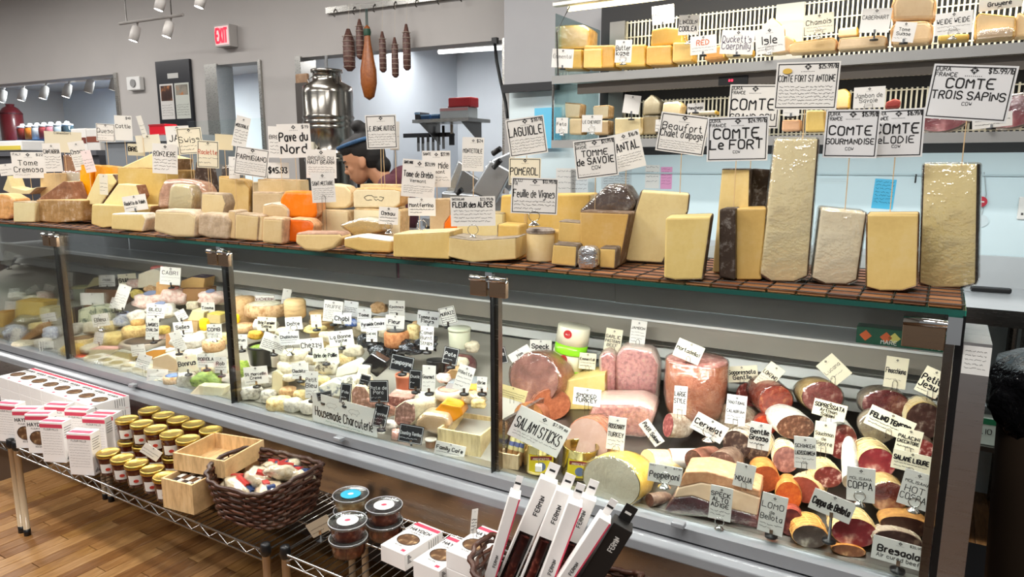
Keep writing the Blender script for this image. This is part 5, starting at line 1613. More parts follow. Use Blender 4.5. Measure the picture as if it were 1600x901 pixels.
tub('leaf_bowl', 'dark bowl filled with green leaves', 393, 573, 50, 30, DARKP, None, 1.88, mat('bloom', '#8fae3c', None, '#2c3a18'), cat='bowl')
lump('leaf_cheese', 'bright green herb-coated cheese beside the second post', 377, 592, 18, 26, mat('bloom', '#a8c050', None, '#607c20'), 1.84)
tub('small_jar', 'small dark-lidded jar with reddish band', 426, 574, 17, 24, mat('gloss', '#d0c4b4', 0.2), DARKP, 1.88, cat='jar')
puck('goat_round', 'white goat cheese round on the stack below the big ring', 459, 588, 42, 0.045, BLM, 1.86)
puck('goat_round', 'white goat cheese round topped by the big metal ring', 459, 568, 40, 0.035, BLM, 1.89)
LOGS = (('ash_log', 'grey ash-dusted goat log left on the slate', 388, 627, 32, 20, ASH), ('ash_log', 'short ash-grey goat log beside the longer one', 415, 632, 24, 20, ASH), ('oval_cheese', 'white oval cheese with straw-coloured face at the slate front', 430, 646, 40, 22, BLY),
        ('ash_log', 'grey and white ash log with round end at the slate front', 454, 647, 28, 22, BLG), ('ash_log', 'white-grey goat log next to the charcuterie sign', 478, 650, 26, 22, BLG), ('tan_cheese', 'tan knobby cheese behind the white oval', 446, 622, 24, 16, BLT), ('tan_cheese', 'tan-faced small goat cheese behind the grey log', 467, 628, 24, 16, BLY),
        ('goat_crottin', 'small ivory goat cheese behind the upright pale block', 448, 598, 18, 12, BLM), ('goat_crottin', 'wrinkled goat button near the tall narrow card', 478, 606, 24, 16, BLY))
for nm, lb, u_, v_, w_, h_, m_ in LOGS:
    lump(nm, lb, u_, v_, w_, h_, m_, 1.79 if v_ > 640 else 1.83, rough=0.1)
cheese('upright_block', 'upright pale block standing among the goat logs', [(424, 616), (441, 618), (442, 586), (432, 579), (425, 582)], 1.82, 0.05, '#dccfa4', '#b8ad8a', 'LT', 0.4, 0.003)
P = place(430, 652, 'L')
t = thing('slate_tray', 'black slate tray under the goat cheeses', 'tray', P + Vector((0, 0.02, 0.004)), rot=(R(17), 0, 0))
from_bm('slate', rbox_bm(0.50, 0.16, 0.005, 0.002, 1), DARKP, t)
GOAT = (('white wrinkled goat cheese under the large pale script card', 518, 560, 30, 18, BLM), ('ivory goat cheese heap piece beside the dark shell', 534, 576, 32, 20, BLY), ('white goat pyramid near the flower card', 560, 532, 26, 24, BLM), ('cream soft cheese below the white printed card', 530, 545, 34, 16, BLM),
        ('pale yellow soft cheese left of the white printed card', 506, 548, 24, 16, BLY), ('white bloomy cheese left of the script card', 500, 528, 26, 18, BLM), ('small bloomy cheese under the two-line card', 430, 530, 32, 16, BLM), ('creamy cheese piece behind the ring card', 480, 545, 20, 14, BLM),
        ('white soft cheese right of the wooden box', 516, 512, 20, 14, BLM), ('ivory cheese before the stacked boxes', 478, 520, 30, 14, BLM), ('pale yellow cheese by the blue wrapper', 512, 520, 14, 10, BLY), ('white bloomy lump behind the narrow card', 588, 520, 26, 22, BLM))
for lb, u_, v_, w_, h_, m_ in GOAT:
    lump('goat_cheese', lb, u_, v_, w_, h_, m_, 2.3, rough=0.12)
lump('blue_parcel', 'cobalt blue wrapped cheese at the back', 546, 512, 18, 12, mat('bloom', '#4060a8', None, '#c0c8d8'), 2.12)
lump('shell_cheese', 'dark-veined curled goat cheese with grey skin', 506, 588, 34, 28, mat('marble', '#d6ceb8', None, '#5a5248'), 1.88, rough=0.2)
cheese('white_log', 'long white goat log cut square at its end', [(523, 590), (556, 584), (562, 572), (556, 564), (526, 576)], 1.88, 0.06, '#e8e4d4', '#eeeae0', 'T', 0.4, 0.005)
cheese('white_log', 'white goat log end beside the longer log', [(555, 592), (574, 588), (575, 574), (560, 572)], 1.88, 0.06, '#e4dfcc', '#eeeae0', 'T', 0.4, 0.005)
cheese('blue_slab', 'blue-veined white slab above the charcuterie sign', [(497, 617), (532, 620), (534, 600), (520, 594), (498, 603)], 1.82, 0.07, '#e4e0d0', '#d0ccc0', None, 0.4, 0.004, pk='marble', pextra='#6b7480')
lump('goat_cheese', 'grey-veined goat cheese behind the black cards', 545, 612, 28, 22, mat('marble', '#dcd6c4', None, '#7a766a'), 1.84)
cheese('black_packet', 'glossy black rectangular packet lying aslant', [(564, 570), (588, 590), (606, 574), (604, 566), (580, 552)], 1.92, 0.05, '#1e1d1e', '#2c2b2c', 'T', 0.5, 0.004, pk='gloss', rk='gloss', cat='packet')
for lb, u_, v_, w_, h_ in (('crumpled silver and black foil cheese behind the black packet', 588, 566, 34, 26), ('crumpled dark foil cheese left of the orange drum', 570, 548, 30, 22), ('crumpled dark foil cheese in a tray right of the black chalk card', 640, 556, 40, 20), ('crumpled silver foil cheese under the white narrow card', 663, 548, 30, 18), ('dark foil parcel between the two foil heaps', 614, 560, 28, 18)):
    lump('foil_parcel', lb, u_, v_, w_, h_, BLKF, 2.05, rough=0.3)
puck('orange_drum', 'orange-rinded drum cheese with black top', 620, 546, 34, 0.06, mat('bloom', '#c98a5a', None, '#a05c34'), 2.05, DARKP)
lump('tan_log', 'beige log cheese leaning at the back below the upper rail', 588, 491, 24, 16, BLT, 2.3)
puck('tan_round', 'small tan cheese beside the foil heap', 646, 532, 16, 0.055, BLY, 2.12)
t = tub('white_tub', 'pale green-white tub with black clip on top', 708, 546, 35, 32, mat('gloss', '#dfe2c8', 0.3), mat('gloss', '#d4d8be', 0.3), 2.12, cat='tub')
tub('terracotta_pot', 'terracotta pot of pate with black chalk card', 624, 617, 34, 30, TERRA, None, 1.9, mat('plain', '#c98f74'))
cheese('pate_loaf', 'halved round pate loaf behind the sign with pale edge', [(549, 634), (576, 638), (578, 616), (570, 604), (556, 602), (548, 612)], 1.80, 0.09, '#a87c68', '#e0d0ac', 'TRL', 0.5, 0.004, pk='meat', cat='pate')
cheese('terrine_loaf', 'bacon-wrapped terrine loaf with grey-pink cut face', [(614, 664), (634, 667), (648, 652), (646, 632), (632, 625), (616, 636)], 1.80, 0.12, '#a07a6c', '#e0d8b8', 'TRL', 0.35, 0.006, pk='meat', back=(0.9, 1, 0.10, 0.0), cat='pate')
cheese('terrine_slab', 'dark pink terrine slab below the terracotta pot', [(603, 634), (640, 637), (642, 622), (606, 618)], 1.84, 0.08, '#8f5a50', '#b58a7c', 'T', 0.5, 0.003, pk='meat', cat='pate')
t = cheese('mousse_tray', 'orange glazed mousse in a rectangular tray', [(673, 648), (706, 661), (724, 648), (720, 636), (690, 630)], 1.84, 0.07, '#e0921c', '#e89c20', 'T', 0.5, 0.004, pk='gloss', rk='gloss', cat='mousse')
cheese('pastry_pate', 'film-wrapped pastry pate before the orange tray', [(648, 668), (690, 681), (704, 664), (698, 650), (664, 645), (650, 656)], 1.80, 0.07, '#dcb58a', '#e8cfa8', 'T', 0.5, 0.008, wrap=True, cat='pate')
P = place(715, 708, 1.775)
t = thing('wooden_crate', 'open pale wooden crate at the third pane corner', 'crate', P, face_yaw(P, 0.18))
for a in ((-0.075, 0.085, 0, 0.007, 0, 0.075), (-0.075, 0.085, 0.163, 0.17, 0, 0.075), (-0.075, -0.068, 0.007, 0.163, 0, 0.075), (0.078, 0.085, 0.007, 0.163, 0, 0.075), (-0.068, 0.078, 0.007, 0.163, 0, 0.006)):
    MB().box(*a).obj('side_board', mat('wood', '#e3cf9c', 0.5, (6, 1, 1)), t)
for i, (dx, dy, c_, lb) in enumerate(((0.02, 0.03, '#e3cd7c', 'small yellow bar lying in the open crate'), (0.035, 0.055, '#5d4630', 'small dark brown bar lying in the open crate'))):
    q = thing('cheese_bar', lb, 'cheese', P + Vector((dx, dy, 0.0075)), 0.3)
    from_bm('bar', rbox_bm(0.05, 0.018, 0.014, 0.002), mat('paste', c_), q)
    MB().box(-0.01, 0.01, -0.0006, 0.0186, 0.001, 0.0146).obj('paper_band', WHITE, q)
cheese('brown_cube', 'kraft brown cube in a grey tray', [(694, 600), (716, 606), (728, 598), (728, 582), (706, 577), (694, 586)], 1.98, 0.05, '#b08c5c', '#c09c6c', 'T', 0.5, 0.002, pk='plain', rk='plain', cat='box')
cheese('grey_tray', 'grey tray under the kraft brown cube', [(692, 610), (720, 617), (742, 606), (742, 600), (700, 598)], 1.95, 0.09, '#a8acb0', '#8f9498', 'T', 0.5, 0.002, pk='plain', rk='plain', cat='tray')
puck('sliced_tub', 'clear tub of sliced charcuterie near the third post', 702, 628, 40, 0.03, mat('gloss', '#d8cdb8', 0.2), 1.90, mat('meat', '#d9a088', 30))
lump('film_parcel', 'clear film parcel of pale slices beside the sliced tub', 735, 634, 34, 18, mat('bloom', '#d9c8a8', None, '#b59c74'), 1.9, wrap=True)
lump('orange_slices', 'orange cheese slices by the third post', 742, 617, 28, 14, mat('bloom', '#e0a040', None, '#b87818'), 1.95)
log('wrapped_salami', 'dark red salami bag in shiny clear film beneath the upper black card', 700, 570, 16, 2.06, -60, 0.13, SAL2, mat('casing', '#6b2c34', 0.2, '#a86a70'), 1.1, 4, wrap=True)
tub('black_tray', 'black tray between the foil heap and the salami bag', 672, 584, 30, 22, DARKP, None, 1.98)
tub('small_jar', 'small dark-filled jar at the foot of the chalk card', 668, 703, 18, 16, mat('gloss', '#7a5a44', 0.15), mat('gloss', '#cfc9bc', 0.2), 1.765, cat='jar')
lump('pink_slices', 'pink sliced meat in film at the front below the terrine', 622, 690, 26, 16, mat('bloom', '#e0a898', None, '#c07c6c'), 1.77, wrap=True, cat='ham')
lump('film_parcel', 'white film parcel behind the pastry pate', 660, 632, 30, 16, PAPERW, 1.88, wrap=True)

# more cheeses crowding the gaps
YG = mat('bloom', '#e3cf94', None, '#c0a058')
for lb, u_, v_, w_, h_, m_, y_ in (
        ('ivory cheese tucked behind the stamped round', 140, 524, 28, 18, BLM, 2.0), ('yellow waxed lump between stamped round and blue block', 165, 520, 24, 16, YG, 2.0), ('pink-papered lump left of the tan carton', 246, 536, 24, 16, PINKP, 2.0),
        ('white parcel above the smooth tan wedge', 270, 560, 28, 16, PAPERW, 1.9), ('cream lump right of the blue-label box', 292, 590, 24, 18, BLM, 1.8), ('beige lump behind the leaf-wrapped cheese', 325, 590, 26, 18, BLT, 1.85), ('ivory lump below the lemon', 312, 536, 24, 16, BLM, 2.0),
        ('pale lump between the second post and the tan round', 348, 540, 20, 18, YG, 2.0), ('white parcel behind the lemon', 335, 508, 24, 14, PAPERW, 2.1), ('cream lump at the rear beside the brown carton', 340, 478, 22, 16, BLM, 2.2), ('pink parcel at the rear left of the cream carton', 206, 452, 22, 14, PINKP, 2.2),
        ('grey-white parcel left of the blue-green block', 108, 525, 26, 18, BLG, 2.0), ('pale straw lump on the front rail beside the red-lidded pot', 140, 570, 22, 14, YG, 1.8), ('white lump on the front rail before the creamy slices', 210, 600, 26, 14, BLM, 1.77), ('cream lump on the front rail before the tan wedge', 250, 606, 26, 14, BLM, 1.77),
        ('white lump beside the first post foot', 98, 560, 20, 16, BLM, 1.8), ('ivory lump at the rear of the first pane', 44, 478, 24, 14, BLM, 2.2), ('straw lump low in the first pane centre', 52, 520, 24, 14, YG, 1.9), ('white lump before the deep yellow block', 8, 528, 22, 16, PAPERW, 1.9),
        ('white bloomy lump between the wheel and the ring card', 440, 530, 28, 16, BLM, 2.0), ('ivory lump right of the chezzy card', 508, 536, 26, 16, BLM, 2.0), ('yellow lump under the brin de paille card', 500, 575, 24, 14, YG, 1.9), ('white crumbly lump right of the script card', 548, 560, 30, 18, BLM, 1.98),
        ('cream lump between the white log and the ring stack', 486, 572, 26, 16, BLM, 1.9), ('grey lump behind the upright pale block', 410, 606, 28, 16, ASH, 1.86), ('tan lump left of the goat stack', 436, 600, 20, 14, BLT, 1.86), ('white lump before the dark leaf bowl', 398, 606, 26, 16, BLM, 1.84),
        ('straw lump behind the tall narrow card', 500, 606, 24, 16, YG, 1.84), ('white lump between the veined slab and black packet', 566, 604, 24, 16, BLM, 1.86), ('ivory lump behind the tall card by the rail', 600, 530, 22, 16, BLM, 2.2), ('beige lump between the orange drum and tan round', 652, 520, 22, 16, BLT, 2.25),
        ('pink lump left of the grey tray', 690, 600, 22, 14, PINKP, 1.95), ('white lump right of the white tub', 735, 552, 22, 16, BLM, 2.15), ('cream lump behind the brown cube', 716, 575, 24, 14, BLM, 2.05), ('straw lump in the tray by the third post', 745, 640, 22, 14, YG, 1.88), ('white film lump before the terrine loaf', 606, 672, 24, 14, PAPERW, 1.78),
        ('pale lump at the rear under the vacherin card', 430, 486, 22, 14, YG, 2.25), ('white lump at the rear behind the tan drum', 366, 478, 20, 16, PAPERW, 2.28), ('ivory lump beside the cobalt blue parcel', 562, 518, 22, 14, BLM, 2.15), ('white parcel beneath the vacherin wheel', 412, 516, 30, 14, PAPERW, 2.05),
        ('yellow lump beneath the stacked wooden boxes', 488, 524, 30, 14, YG, 2.05), ('grey goat lump right of the slate', 500, 634, 20, 14, ASH, 1.8), ('white goat lump behind the pate loaf', 560, 622, 20, 14, BLM, 1.84), ('brown pate lump behind the big chalk card', 584, 640, 26, 18, PATE, 1.82), ('pink pate lump left of the terrine loaf', 604, 652, 22, 16, PATE, 1.8)):
    lump('soft_cheese', lb, u_, v_, w_, h_, m_, y_, rough=0.14)

# --- cards among the soft cheeses
LC = dict(hold='clip', k=0.75)
def lcard(label, u, v, w, h, y, roll=0, text=(), fine=2, **kw):
    a = dict(LC)
    a.update(kw)
    card(label, u, v, w, h, y, roll, text, fine, a.pop('stick', 6), **a)


lcard('narrow white card leaning left in the first pane', 14, 487, 13, 32, 1.89, 12, (), 5)
lcard('narrow white card with blue marks at the front of the first pane', 23, 527, 11, 30, 1.745, 18, (), 4)
lcard('grey slanted card at the back of the first pane', 54, 457, 18, 20, 2.2, -32, (), 3)
lcard('white card leaning on the first post', 74, 457, 14, 26, 2.15, 22, (), 3)
lcard('white card reading tomme standing by the first post', 73, 545, 20, 24, 1.745, 1, [('Tomme', .24, .6)], 1)
lcard('small printed card before the blue-grey parcel', 76, 496, 20, 14, 1.9, -8, (), 2)
lcard('square card hanging in the dark back of the first pane', 23, 460, 14, 20, 2.25, 0, (), 2)
lcard('white card tilted in the rear dark part above the first pane', 12, 404, 14, 22, 2.28, 22, (), 3)
lcard('cluttered white card on the straw wedge at the back', 167, 439, 23, 19, 2.14, 2, [('Mold', .2, .5)], 2)
lcard('plain white card lying on the crusted block', 144, 467, 33, 19, 2, 3, (), 0, logo=True)
lcard('cream card reading stilton at the back', 199, 437, 26, 19, 2.22, -3, [('Stilton', .3, .66)], 0, paper=CREAM)
lcard('tall pale card at the back left of the second pane', 105, 442, 15, 34, 2.25, 6, (), 4)
lcard('ring-held card on the blue block with heavy loops', 157, 500, 24, 20, 1.9, -6, [('Bleu', .3, .6)], 1, hold='ring')
lcard('narrow slanted grey card over the pink parcels', 190, 464, 18, 40, 1.97, 22, (), 5)
lcard('white card leaning on the red-edged parcel', 179, 474, 12, 18, 1.98, 20, (), 2)
lcard('small card with black clip beside the stamped round', 154, 528, 13, 19, 1.81, 14, (), 3)
lcard('large bright card in the middle back of the second pane', 266, 431, 30, 28, 2.1, 7, [('CABRI', .2, .42)], 2)
lcard('grey printed card over the navy-print parcel', 243, 486, 26, 22, 1.92, 6, [('BLEU', .22, .5)], 2)
lcard('tall card with bold words standing by the wooden hoop', 238, 513, 19, 36, 1.79, 6, [('LANGRES', .14, .4, .18), ('CHALON', .13, .62, .18)], 2)
lcard('card reading valencay in the pane middle', 286, 511, 28, 18, 1.9, -4, [('Selles', .3, .62)], 1)
lcard('white slanted card below the valencay card', 278, 533, 17, 32, 1.8, -16, (), 5)
lcard('small grey card above the lemon', 325, 481, 20, 18, 2.1, 2, [('Tomme', .24, .6)], 1)
lcard('grey ring-held card on the pale-topped tan round', 335, 517, 22, 22, 1.81, 1, [('COMB', .24, .5)], 1, hold='ring')
lcard('card leaning before the blue-label box', 224, 565, 20, 24, 1.75, 22, (), 4, hold='wire', stick=16)
lcard('grey card behind the leaning front card', 216, 547, 20, 18, 1.81, -4, (), 3)
lcard('white card lying at the front beside the tan wedge', 246, 586, 30, 20, 1.745, 6, (), 1)
lcard('cream card reading bonrus before the second post', 293, 568, 30, 26, 1.75, -6, [('Bonrus', .28, .6)], 0, paper=CREAM)
lcard('card with three bold lines beside the bonrus card', 322, 563, 26, 22, 1.76, 2, [('ROBIOLA', .22, .5)], 2)
lcard('grey card half behind the second post', 345, 570, 18, 26, 1.75, 3, [('Rob', .2, .5)], 2)
lcard('small slanted card above the wrapped white parcel', 283, 492, 16, 16, 2, -24, (), 3)
lcard('pink-bordered card reading vacherin at the back', 414, 469, 30, 17, 2.15, 1, [('VACHERIN', .24, .5)], 1, border=True, ink='#6b4038', logo=False)
lcard('white card turned edgewise above the wheel', 447, 466, 13, 30, 2.16, 12, (), 1, dyaw=20)
lcard('cream card reading brie fermier above the leaf bowl', 417, 506, 29, 22, 1.93, 4, [('Brie Fermier', .2, .5), ('Seine', .2, .76)], 0, paper=CREAM)
lcard('white card on a ring before the wooden box', 459, 505, 26, 20, 1.93, -3, [('Delice', .26, .64)], 0, hold='ring')
lcard('big slanted white card with many lines over the bowl', 427, 536, 36, 28, 1.85, 22, (), 5)
lcard('grey card on the big metal ring holder', 452, 528, 30, 22, 1.87, -2, [('Chabichou', .2, .5)], 2, hold='ring', stick=16, paper=GREY_SHADE_CARD)
lcard('card in large flowing letters reading chezzy', 487, 538, 36, 20, 1.87, -4, [('Chezzy', .4, .72, .1)], 0)
lcard('pale green card in script reading brin de paille', 509, 554, 40, 21, 1.85, -2, [('Brin de Paille', .28, .68)], 0, paper=mat('paper', '#e6ead6'))
lcard('white card at the post with two written rows', 377, 533, 18, 22, 1.88, 2, [('Brun', .2, .5)], 1)
lcard('white card leaning back over the bright green cheese', 400, 586, 36, 28, 1.77, -3, [('St Marcellin', .16, .5), ('Creme', .16, .72)], 1)
lcard('white card reading chevrot in the goat cheeses', 469, 579, 26, 26, 1.8, 0, [('Clacbitou', .18, .6)], 1)
lcard('tall narrow card reading petit bleu', 487, 601, 20, 44, 1.75, 3, [('Petit', .14, .38), ('Bleu', .16, .6)], 2)
lcard('dense white card beside the tall box stack', 520, 486, 29, 34, 2.1, 8, [('TRUFFE', .14, .36)], 5)
lcard('grey overlapping card reading chabi', 535, 497, 28, 18, 2.01, 4, [('Chabi', .36, .7)], 0, paper=GREY_SHADE_CARD)
lcard('patterned grey card behind the overlapping ones', 548, 482, 22, 24, 2.16, 8, (), 4, paper=GREY_SHADE_CARD)
lcard('cream card with two bottle sketches before the box stack', 494, 501, 16, 20, 1.95, -2, (), 1, paper=CREAM)
lcard('white card with blue script in the pile middle', 533, 528, 38, 24, 1.93, -6, [('La Bonne', .22, .5), ('Vache', .2, .76)], 0)
lcard('grey-green card among the back cards', 569, 493, 22, 22, 2.16, 2, [('Tome', .22, .55)], 1, paper=GREY_SHADE_CARD)
lcard('wide grey card reading pyramid in two rows', 583, 507, 40, 20, 2.03, -4, [('Pyramide Cendre', .24, .55)], 1, paper=GREY_SHADE_CARD)
lcard('small grey card with bold capitals on the white lump', 581, 523, 17, 22, 1.97, 2, [('CHEVRE', .16, .5)], 2)
lcard('white card standing at the rear rail', 620, 481, 25, 24, 2.25, 2, [('Epoisses', .16, .5)], 2)
lcard('white tilted card over the orange drum', 617, 503, 30, 22, 2.1, 5, [('Fleur', .26, .6)], 1)
lcard('grey card reading tomme aux fleurs at the back', 669, 498, 34, 25, 2.22, 6, [('Tomme aux', .2, .5), ('Fleurs', .2, .76)], 0, paper=GREY_SHADE_CARD)
lcard('white tilted card with black rim on the tub', 700, 493, 25, 28, 2.2, -14, [('MURAZZ', .18, .46)], 3, border=True)
lcard('tall white card reading camel burnt straps', 667, 528, 21, 38, 1.95, 3, [('Camel', .15, .34), ('Burnt', .15, .56), ('Straps', .15, .78)], 0)
CH = dict(paper=CHALK, ink='#cfd2d4', border=True, logo=False)
lcard('black chalk card on the terracotta pot', 628, 568, 36, 26, 1.83, 12, [('Campagne', .24, .55)], 0, **CH)
lcard('black chalk card in front of the salami bag', 704, 556, 24, 28, 1.95, 12, [('Pate', .2, .5)], 1, **CH)
lcard('black chalk card with ring beside the terracotta pot', 649, 593, 20, 32, 1.81, 4, [('Duck', .14, .4)], 1, **CH)
lcard('white narrow card with branching drawing', 670, 591, 21, 42, 1.81, 3, [('Gourmet', .14, .5)], 2)
lcard('white leaning card over the brown cube', 725, 591, 26, 42, 1.83, 18, [('Rillette', .12, .34)], 3)
lcard('white card half hidden behind the third post', 753, 600, 16, 24, 1.85, 2, [('Brie', .2, .5)], 1)
lcard('large black chalk card in front of the pate loaf', 592, 611, 30, 36, 1.745, 0, [('Pate de', .15, .42), ('Porc', .15, .62)], 1, **CH)
lcard('black chalk card left of the pate loaf', 540, 614, 17, 32, 1.75, 8, [('Foie', .12, .5)], 1, **CH)
lcard('small black triangular-looking chalk card behind the loaf', 570, 594, 16, 18, 1.82, 18, (), 2, **CH)
lcard('small black chalk card under the blue-veined slab', 507, 618, 24, 14, 1.75, -10, (), 2, **CH)
lcard('slanted black chalk card right of the housemade sign', 595, 649, 22, 38, 1.745, 14, [('Terrine', .12, .5)], 2, **CH)
lcard('broad black chalk card at the front rail', 642, 678, 38, 30, 1.745, 10, [('Country Terrine', .17, .55)], 1, stick=10, **CH)
t = card('large white sign reading housemade charcuterie with pig sketches', 537, 650, 138, 52, 1.742, 2, [('Housemade Charcuterie', .28, .72, .12)], 0, 4, 'none', name='charcuterie_sign', k=0.0)
w = MB()
scribble(w, -0.09, 0.09, -0.041, 0.005, -0.0008)
pg = MB()
PIG = [(0, 0), (1, 1.2), (3, 1.6), (5, 1.4), (6, 1.8), (6.2, 1.2), (7, .8), (7, .3), (6, 0), (5.6, -.6), (5.4, -1.4), (5, -1.4), (4.8, -.6), (2.2, -.6), (2, -1.4), (1.6, -1.4), (1.4, -.6), (.3, -.5), (0, 0), (-.5, .5)]
for x_, sc in ((-.085, .0075), (.025, .0075)):
    stroke(pg, [(x_ + a_ * sc, .024 + b_ * sc) for a_, b_ in PIG], .0008, -0.0008)
pg.obj('pig_print', mat('ink', '#8a8884'), t, rot=(0, R(2), 0))
w.obj('green_lettering', mat('ink', '#4c8a64'), t, rot=(0, R(2), 0))
lcard('white card clipped with a bulldog clip to the open crate', 703, 703, 48, 22, 1.745, 12, [('Family Cafe', .26, .55)], 1, hold='none')

# ================================================================ wire shelves in front of the case
TANCH = mat('gloss', '#b8a284', 0.2)
CW = mat('metal', '#c6c6c4', 0.25)


def wire_shelf(label, xa, xb, ya, yb, legs=True):
    t = thing('wire_shelf', label, 'shelf', ((xa + xb) / 2, ya, 0))
    cx = (xa + xb) / 2
    z = SHELF
    rim = MB()
    for y in (ya, yb):
        rim.tube([(xa - cx, y - ya, z - 0.003), (xb - cx, y - ya, z - 0.003)], 0.0035)
        rim.tube([(xa - cx, y - ya, z - 0.036), (xb - cx, y - ya, z - 0.036)], 0.003)
        n = int((xb - xa) / 0.045)
        rim.tube([(xa - cx + (xb - xa) * i / n, y - ya, z - (0.006 if i % 2 else 0.034)) for i in range(n + 1)], 0.002, 5)
    for x in (xa, xb):
        rim.tube([(x - cx, 0, z - 0.003), (x - cx, yb - ya, z - 0.003)], 0.0035)
        rim.tube([(x - cx, 0, z - 0.036), (x - cx, yb - ya, z - 0.036)], 0.003)
    rim.obj('truss_frame', CW, t, True)
    wires = MB()
    n = int((xb - xa) / 0.028)
    for i in range(1, n):
        x = xa - cx + (xb - xa) * i / n
        wires.tube([(x, 0, z - 0.001), (x, yb - ya, z - 0.001)], 0.0018, 5)
    wires.tube([(xa - cx, (yb - ya) / 2, z - 0.006), (xb - cx, (yb - ya) / 2, z - 0.006)], 0.003)
    wires.obj('wire_grating', CW, t, True)
    for x in (xa + 0.004, xb - 0.004):
        for y in (ya + 0.004, yb - 0.01):
            l = MB().tube([(x - cx, y - ya, 0.02), (x - cx, y - ya, z + 0.012)], 0.0125, 14).obj('leg', TANCH, t, True)
            MB().lathe([(0.0135, -0.022), (0.0165, -0.012), (0.0165, 0.0), (0.0145, 0.008), (0.0145, 0.016), (0.002, 0.018)], 14, (x - cx, y - ya, z + 0.004)).obj('collar', BLACK, l, True)
            MB().lathe([(0.0135, 0), (0.0135, 0.03)], 14, (x - cx, y - ya, 0.0)).obj('foot', BLACK, l, True)
    return t


YS0, YS1 = 1.285, 1.655
wire_shelf('chrome wire shelf carrying jars, crates and the wicker basket', -3.195, -1.655, YS0, YS1)
wire_shelf('chrome wire shelf carrying tubs, flat boxes and long cartons', -1.60, 0.25, YS0 + 0.02, YS1)
wire_shelf('chrome wire shelf running out of view beneath the white cracker boxes', -4.75, -3.235, YS0, YS1)

# ---------------------------------------------------------------- cracker boxes
CARD_W = mat('paper', '#f3efec', 0.45)
REDP = mat('ink', '#d2405a')
BISC = mat('meat', '#6b4c34', 40, '#c0a078')
BW, BD, BH = 0.098, 0.052, 0.165


def cracker_box(label, P, yaw, lying=False, front='text', group=None):
    """white carton with red panel and oval window; lying: window upward"""
    rot = (R(-90), 0, yaw) if lying else (0, 0, yaw)
    if lying:
        P = Vector(P) + Vector((0, 0, BD))
    t = thing('cracker_box', label, 'box', P, 0, group, rot=rot)
    c = from_bm('carton', rbox_bm(BW, BD, BH, 0.0012, 1, 0), CARD_W, t)
    MB().box(-BW / 2 + 0.001, BW / 2 - 0.001, -0.0006, 0.0006, BH * 0.86, BH * 0.95).obj('red_panel', REDP, t)
    MB().box(-BW / 2 + 0.004, BW / 2 - 0.004, 0.004, BD * 0.55, BH - 0.0005, BH + 0.0006).obj('red_panel', REDP, t)
    if front == 'oval':
        n = 20
        V = [(BW * 0.36 * math.cos(2 * math.pi * k / n), -0.0007, BH * 0.4 + BH * 0.17 * math.sin(2 * math.pi * k / n)) for k in range(n)]
        o = from_vf('oval_window', V, [tuple(range(n))], BISC, t)
        rr = MB()
        rr.tube([(BW * 0.37 * math.cos(2 * math.pi * k / n), -0.0006, BH * 0.4 + BH * 0.175 * math.sin(2 * math.pi * k / n)) for k in range(n)], 0.0014, 5, closed=True)
        rr.obj('window_rim', mat('plain', '#3c2a22'), o)
        w = MB()
        write(w, 'HAYDEN', 0, BH * 0.70, BH * 0.085, BW * 0.86, -0.0009, 0.2, wob=0.05)
        write(w, 'FLOUR MILLS', 0, BH * 0.62, BH * 0.035, BW * 0.7, -0.0009, 0.16, wob=0.05)
        write(w, 'SEA SALT', 0, BH * 0.16, BH * 0.03, BW * 0.6, -0.0009, 0.16, wob=0.05)
        w.obj('lettering', INK, t)
        MB().box(BW * 0.22, BW * 0.36, -0.0008, 0.0002, BH * 0.06, BH * 0.12).obj('red_mark', REDP, t)
    else:
        w = MB()
        write(w, 'FLOUR MILLS', 0, BH * 0.8, BH * 0.04, BW * 0.86, -0.0009, 0.16, wob=0.05)
        for i in range(9):
            scribble(w, -BW * 0.42, BW * 0.42, BH * (0.72 - 0.065 * i), 0.0032, -0.0009)
        w.obj('lettering', mat('ink', '#6b6664'), t)
    w = MB()
    for i in range(6):
        x = 0.008 + i * 0.0045
        w.add([(BW / 2 + 0.0006, x, 0.010), (BW / 2 + 0.0006, x + 0.003, 0.010), (BW / 2 + 0.0006, x + 0.003, 0.018 + 0.004 * (i % 3)), (BW / 2 + 0.0006, x, 0.018 + 0.004 * (i % 3))], [(0, 1, 2, 3)])
    for i in range(5):
        z = BH * (0.85 - 0.06 * i)
        w.add([(BW / 2 + 0.0006, 0.006, z), (BW / 2 + 0.0006, BD - 0.008 - 0.004 * (i % 3), z), (BW / 2 + 0.0006, BD - 0.008 - 0.004 * (i % 3), z + 0.0022), (BW / 2 + 0.0006, 0.006, z + 0.0022)], [(0, 1, 2, 3)])
    w.obj('side_lettering', mat('ink', '#5a5656'), t)
    return t


SZ = SHELF + 0.0015
for u, v, fr, yw, lb in ((15, 690, 'text', 20, 'standing white cracker box at the shelf joint, text side out'), (44, 700, 'oval', 30, 'standing white cracker box with its oval window facing out, nearer the joint'),
                         (64, 708, 'oval', 30, 'standing white cracker box with oval window squeezed behind the text-sided ones'), (86, 722, 'text', 24, 'standing white cracker box with red top, second from the jars'),
                         (129, 742, 'text', 24, 'standing white cracker box with red top closest to the front edge')):
    P = at_z(u, v, SZ)
    cracker_box(lb, P, R(yw), False, fr)
for u, v, lb in ((165, 708, 'standing cracker box just left of the honey jars'), (112, 705, 'standing cracker box in the second row behind the front one'), (80, 696, 'standing cracker box in the second row behind the window box'), (140, 718, 'standing cracker box in the second row next to the front-edge one')):
    P = at_z(u, v, SZ) + Vector((0.0, 0.03 if u != 165 else 0, 0))
    cracker_box(lb, P, R(24), False, 'text')
xs = [at_z(u, v, SZ + 3 * BD).x for u, v in ((15, 592), (41, 602), (63, 608), (88, 614), (113, 622), (147, 627))]
x_r = xs[-1]
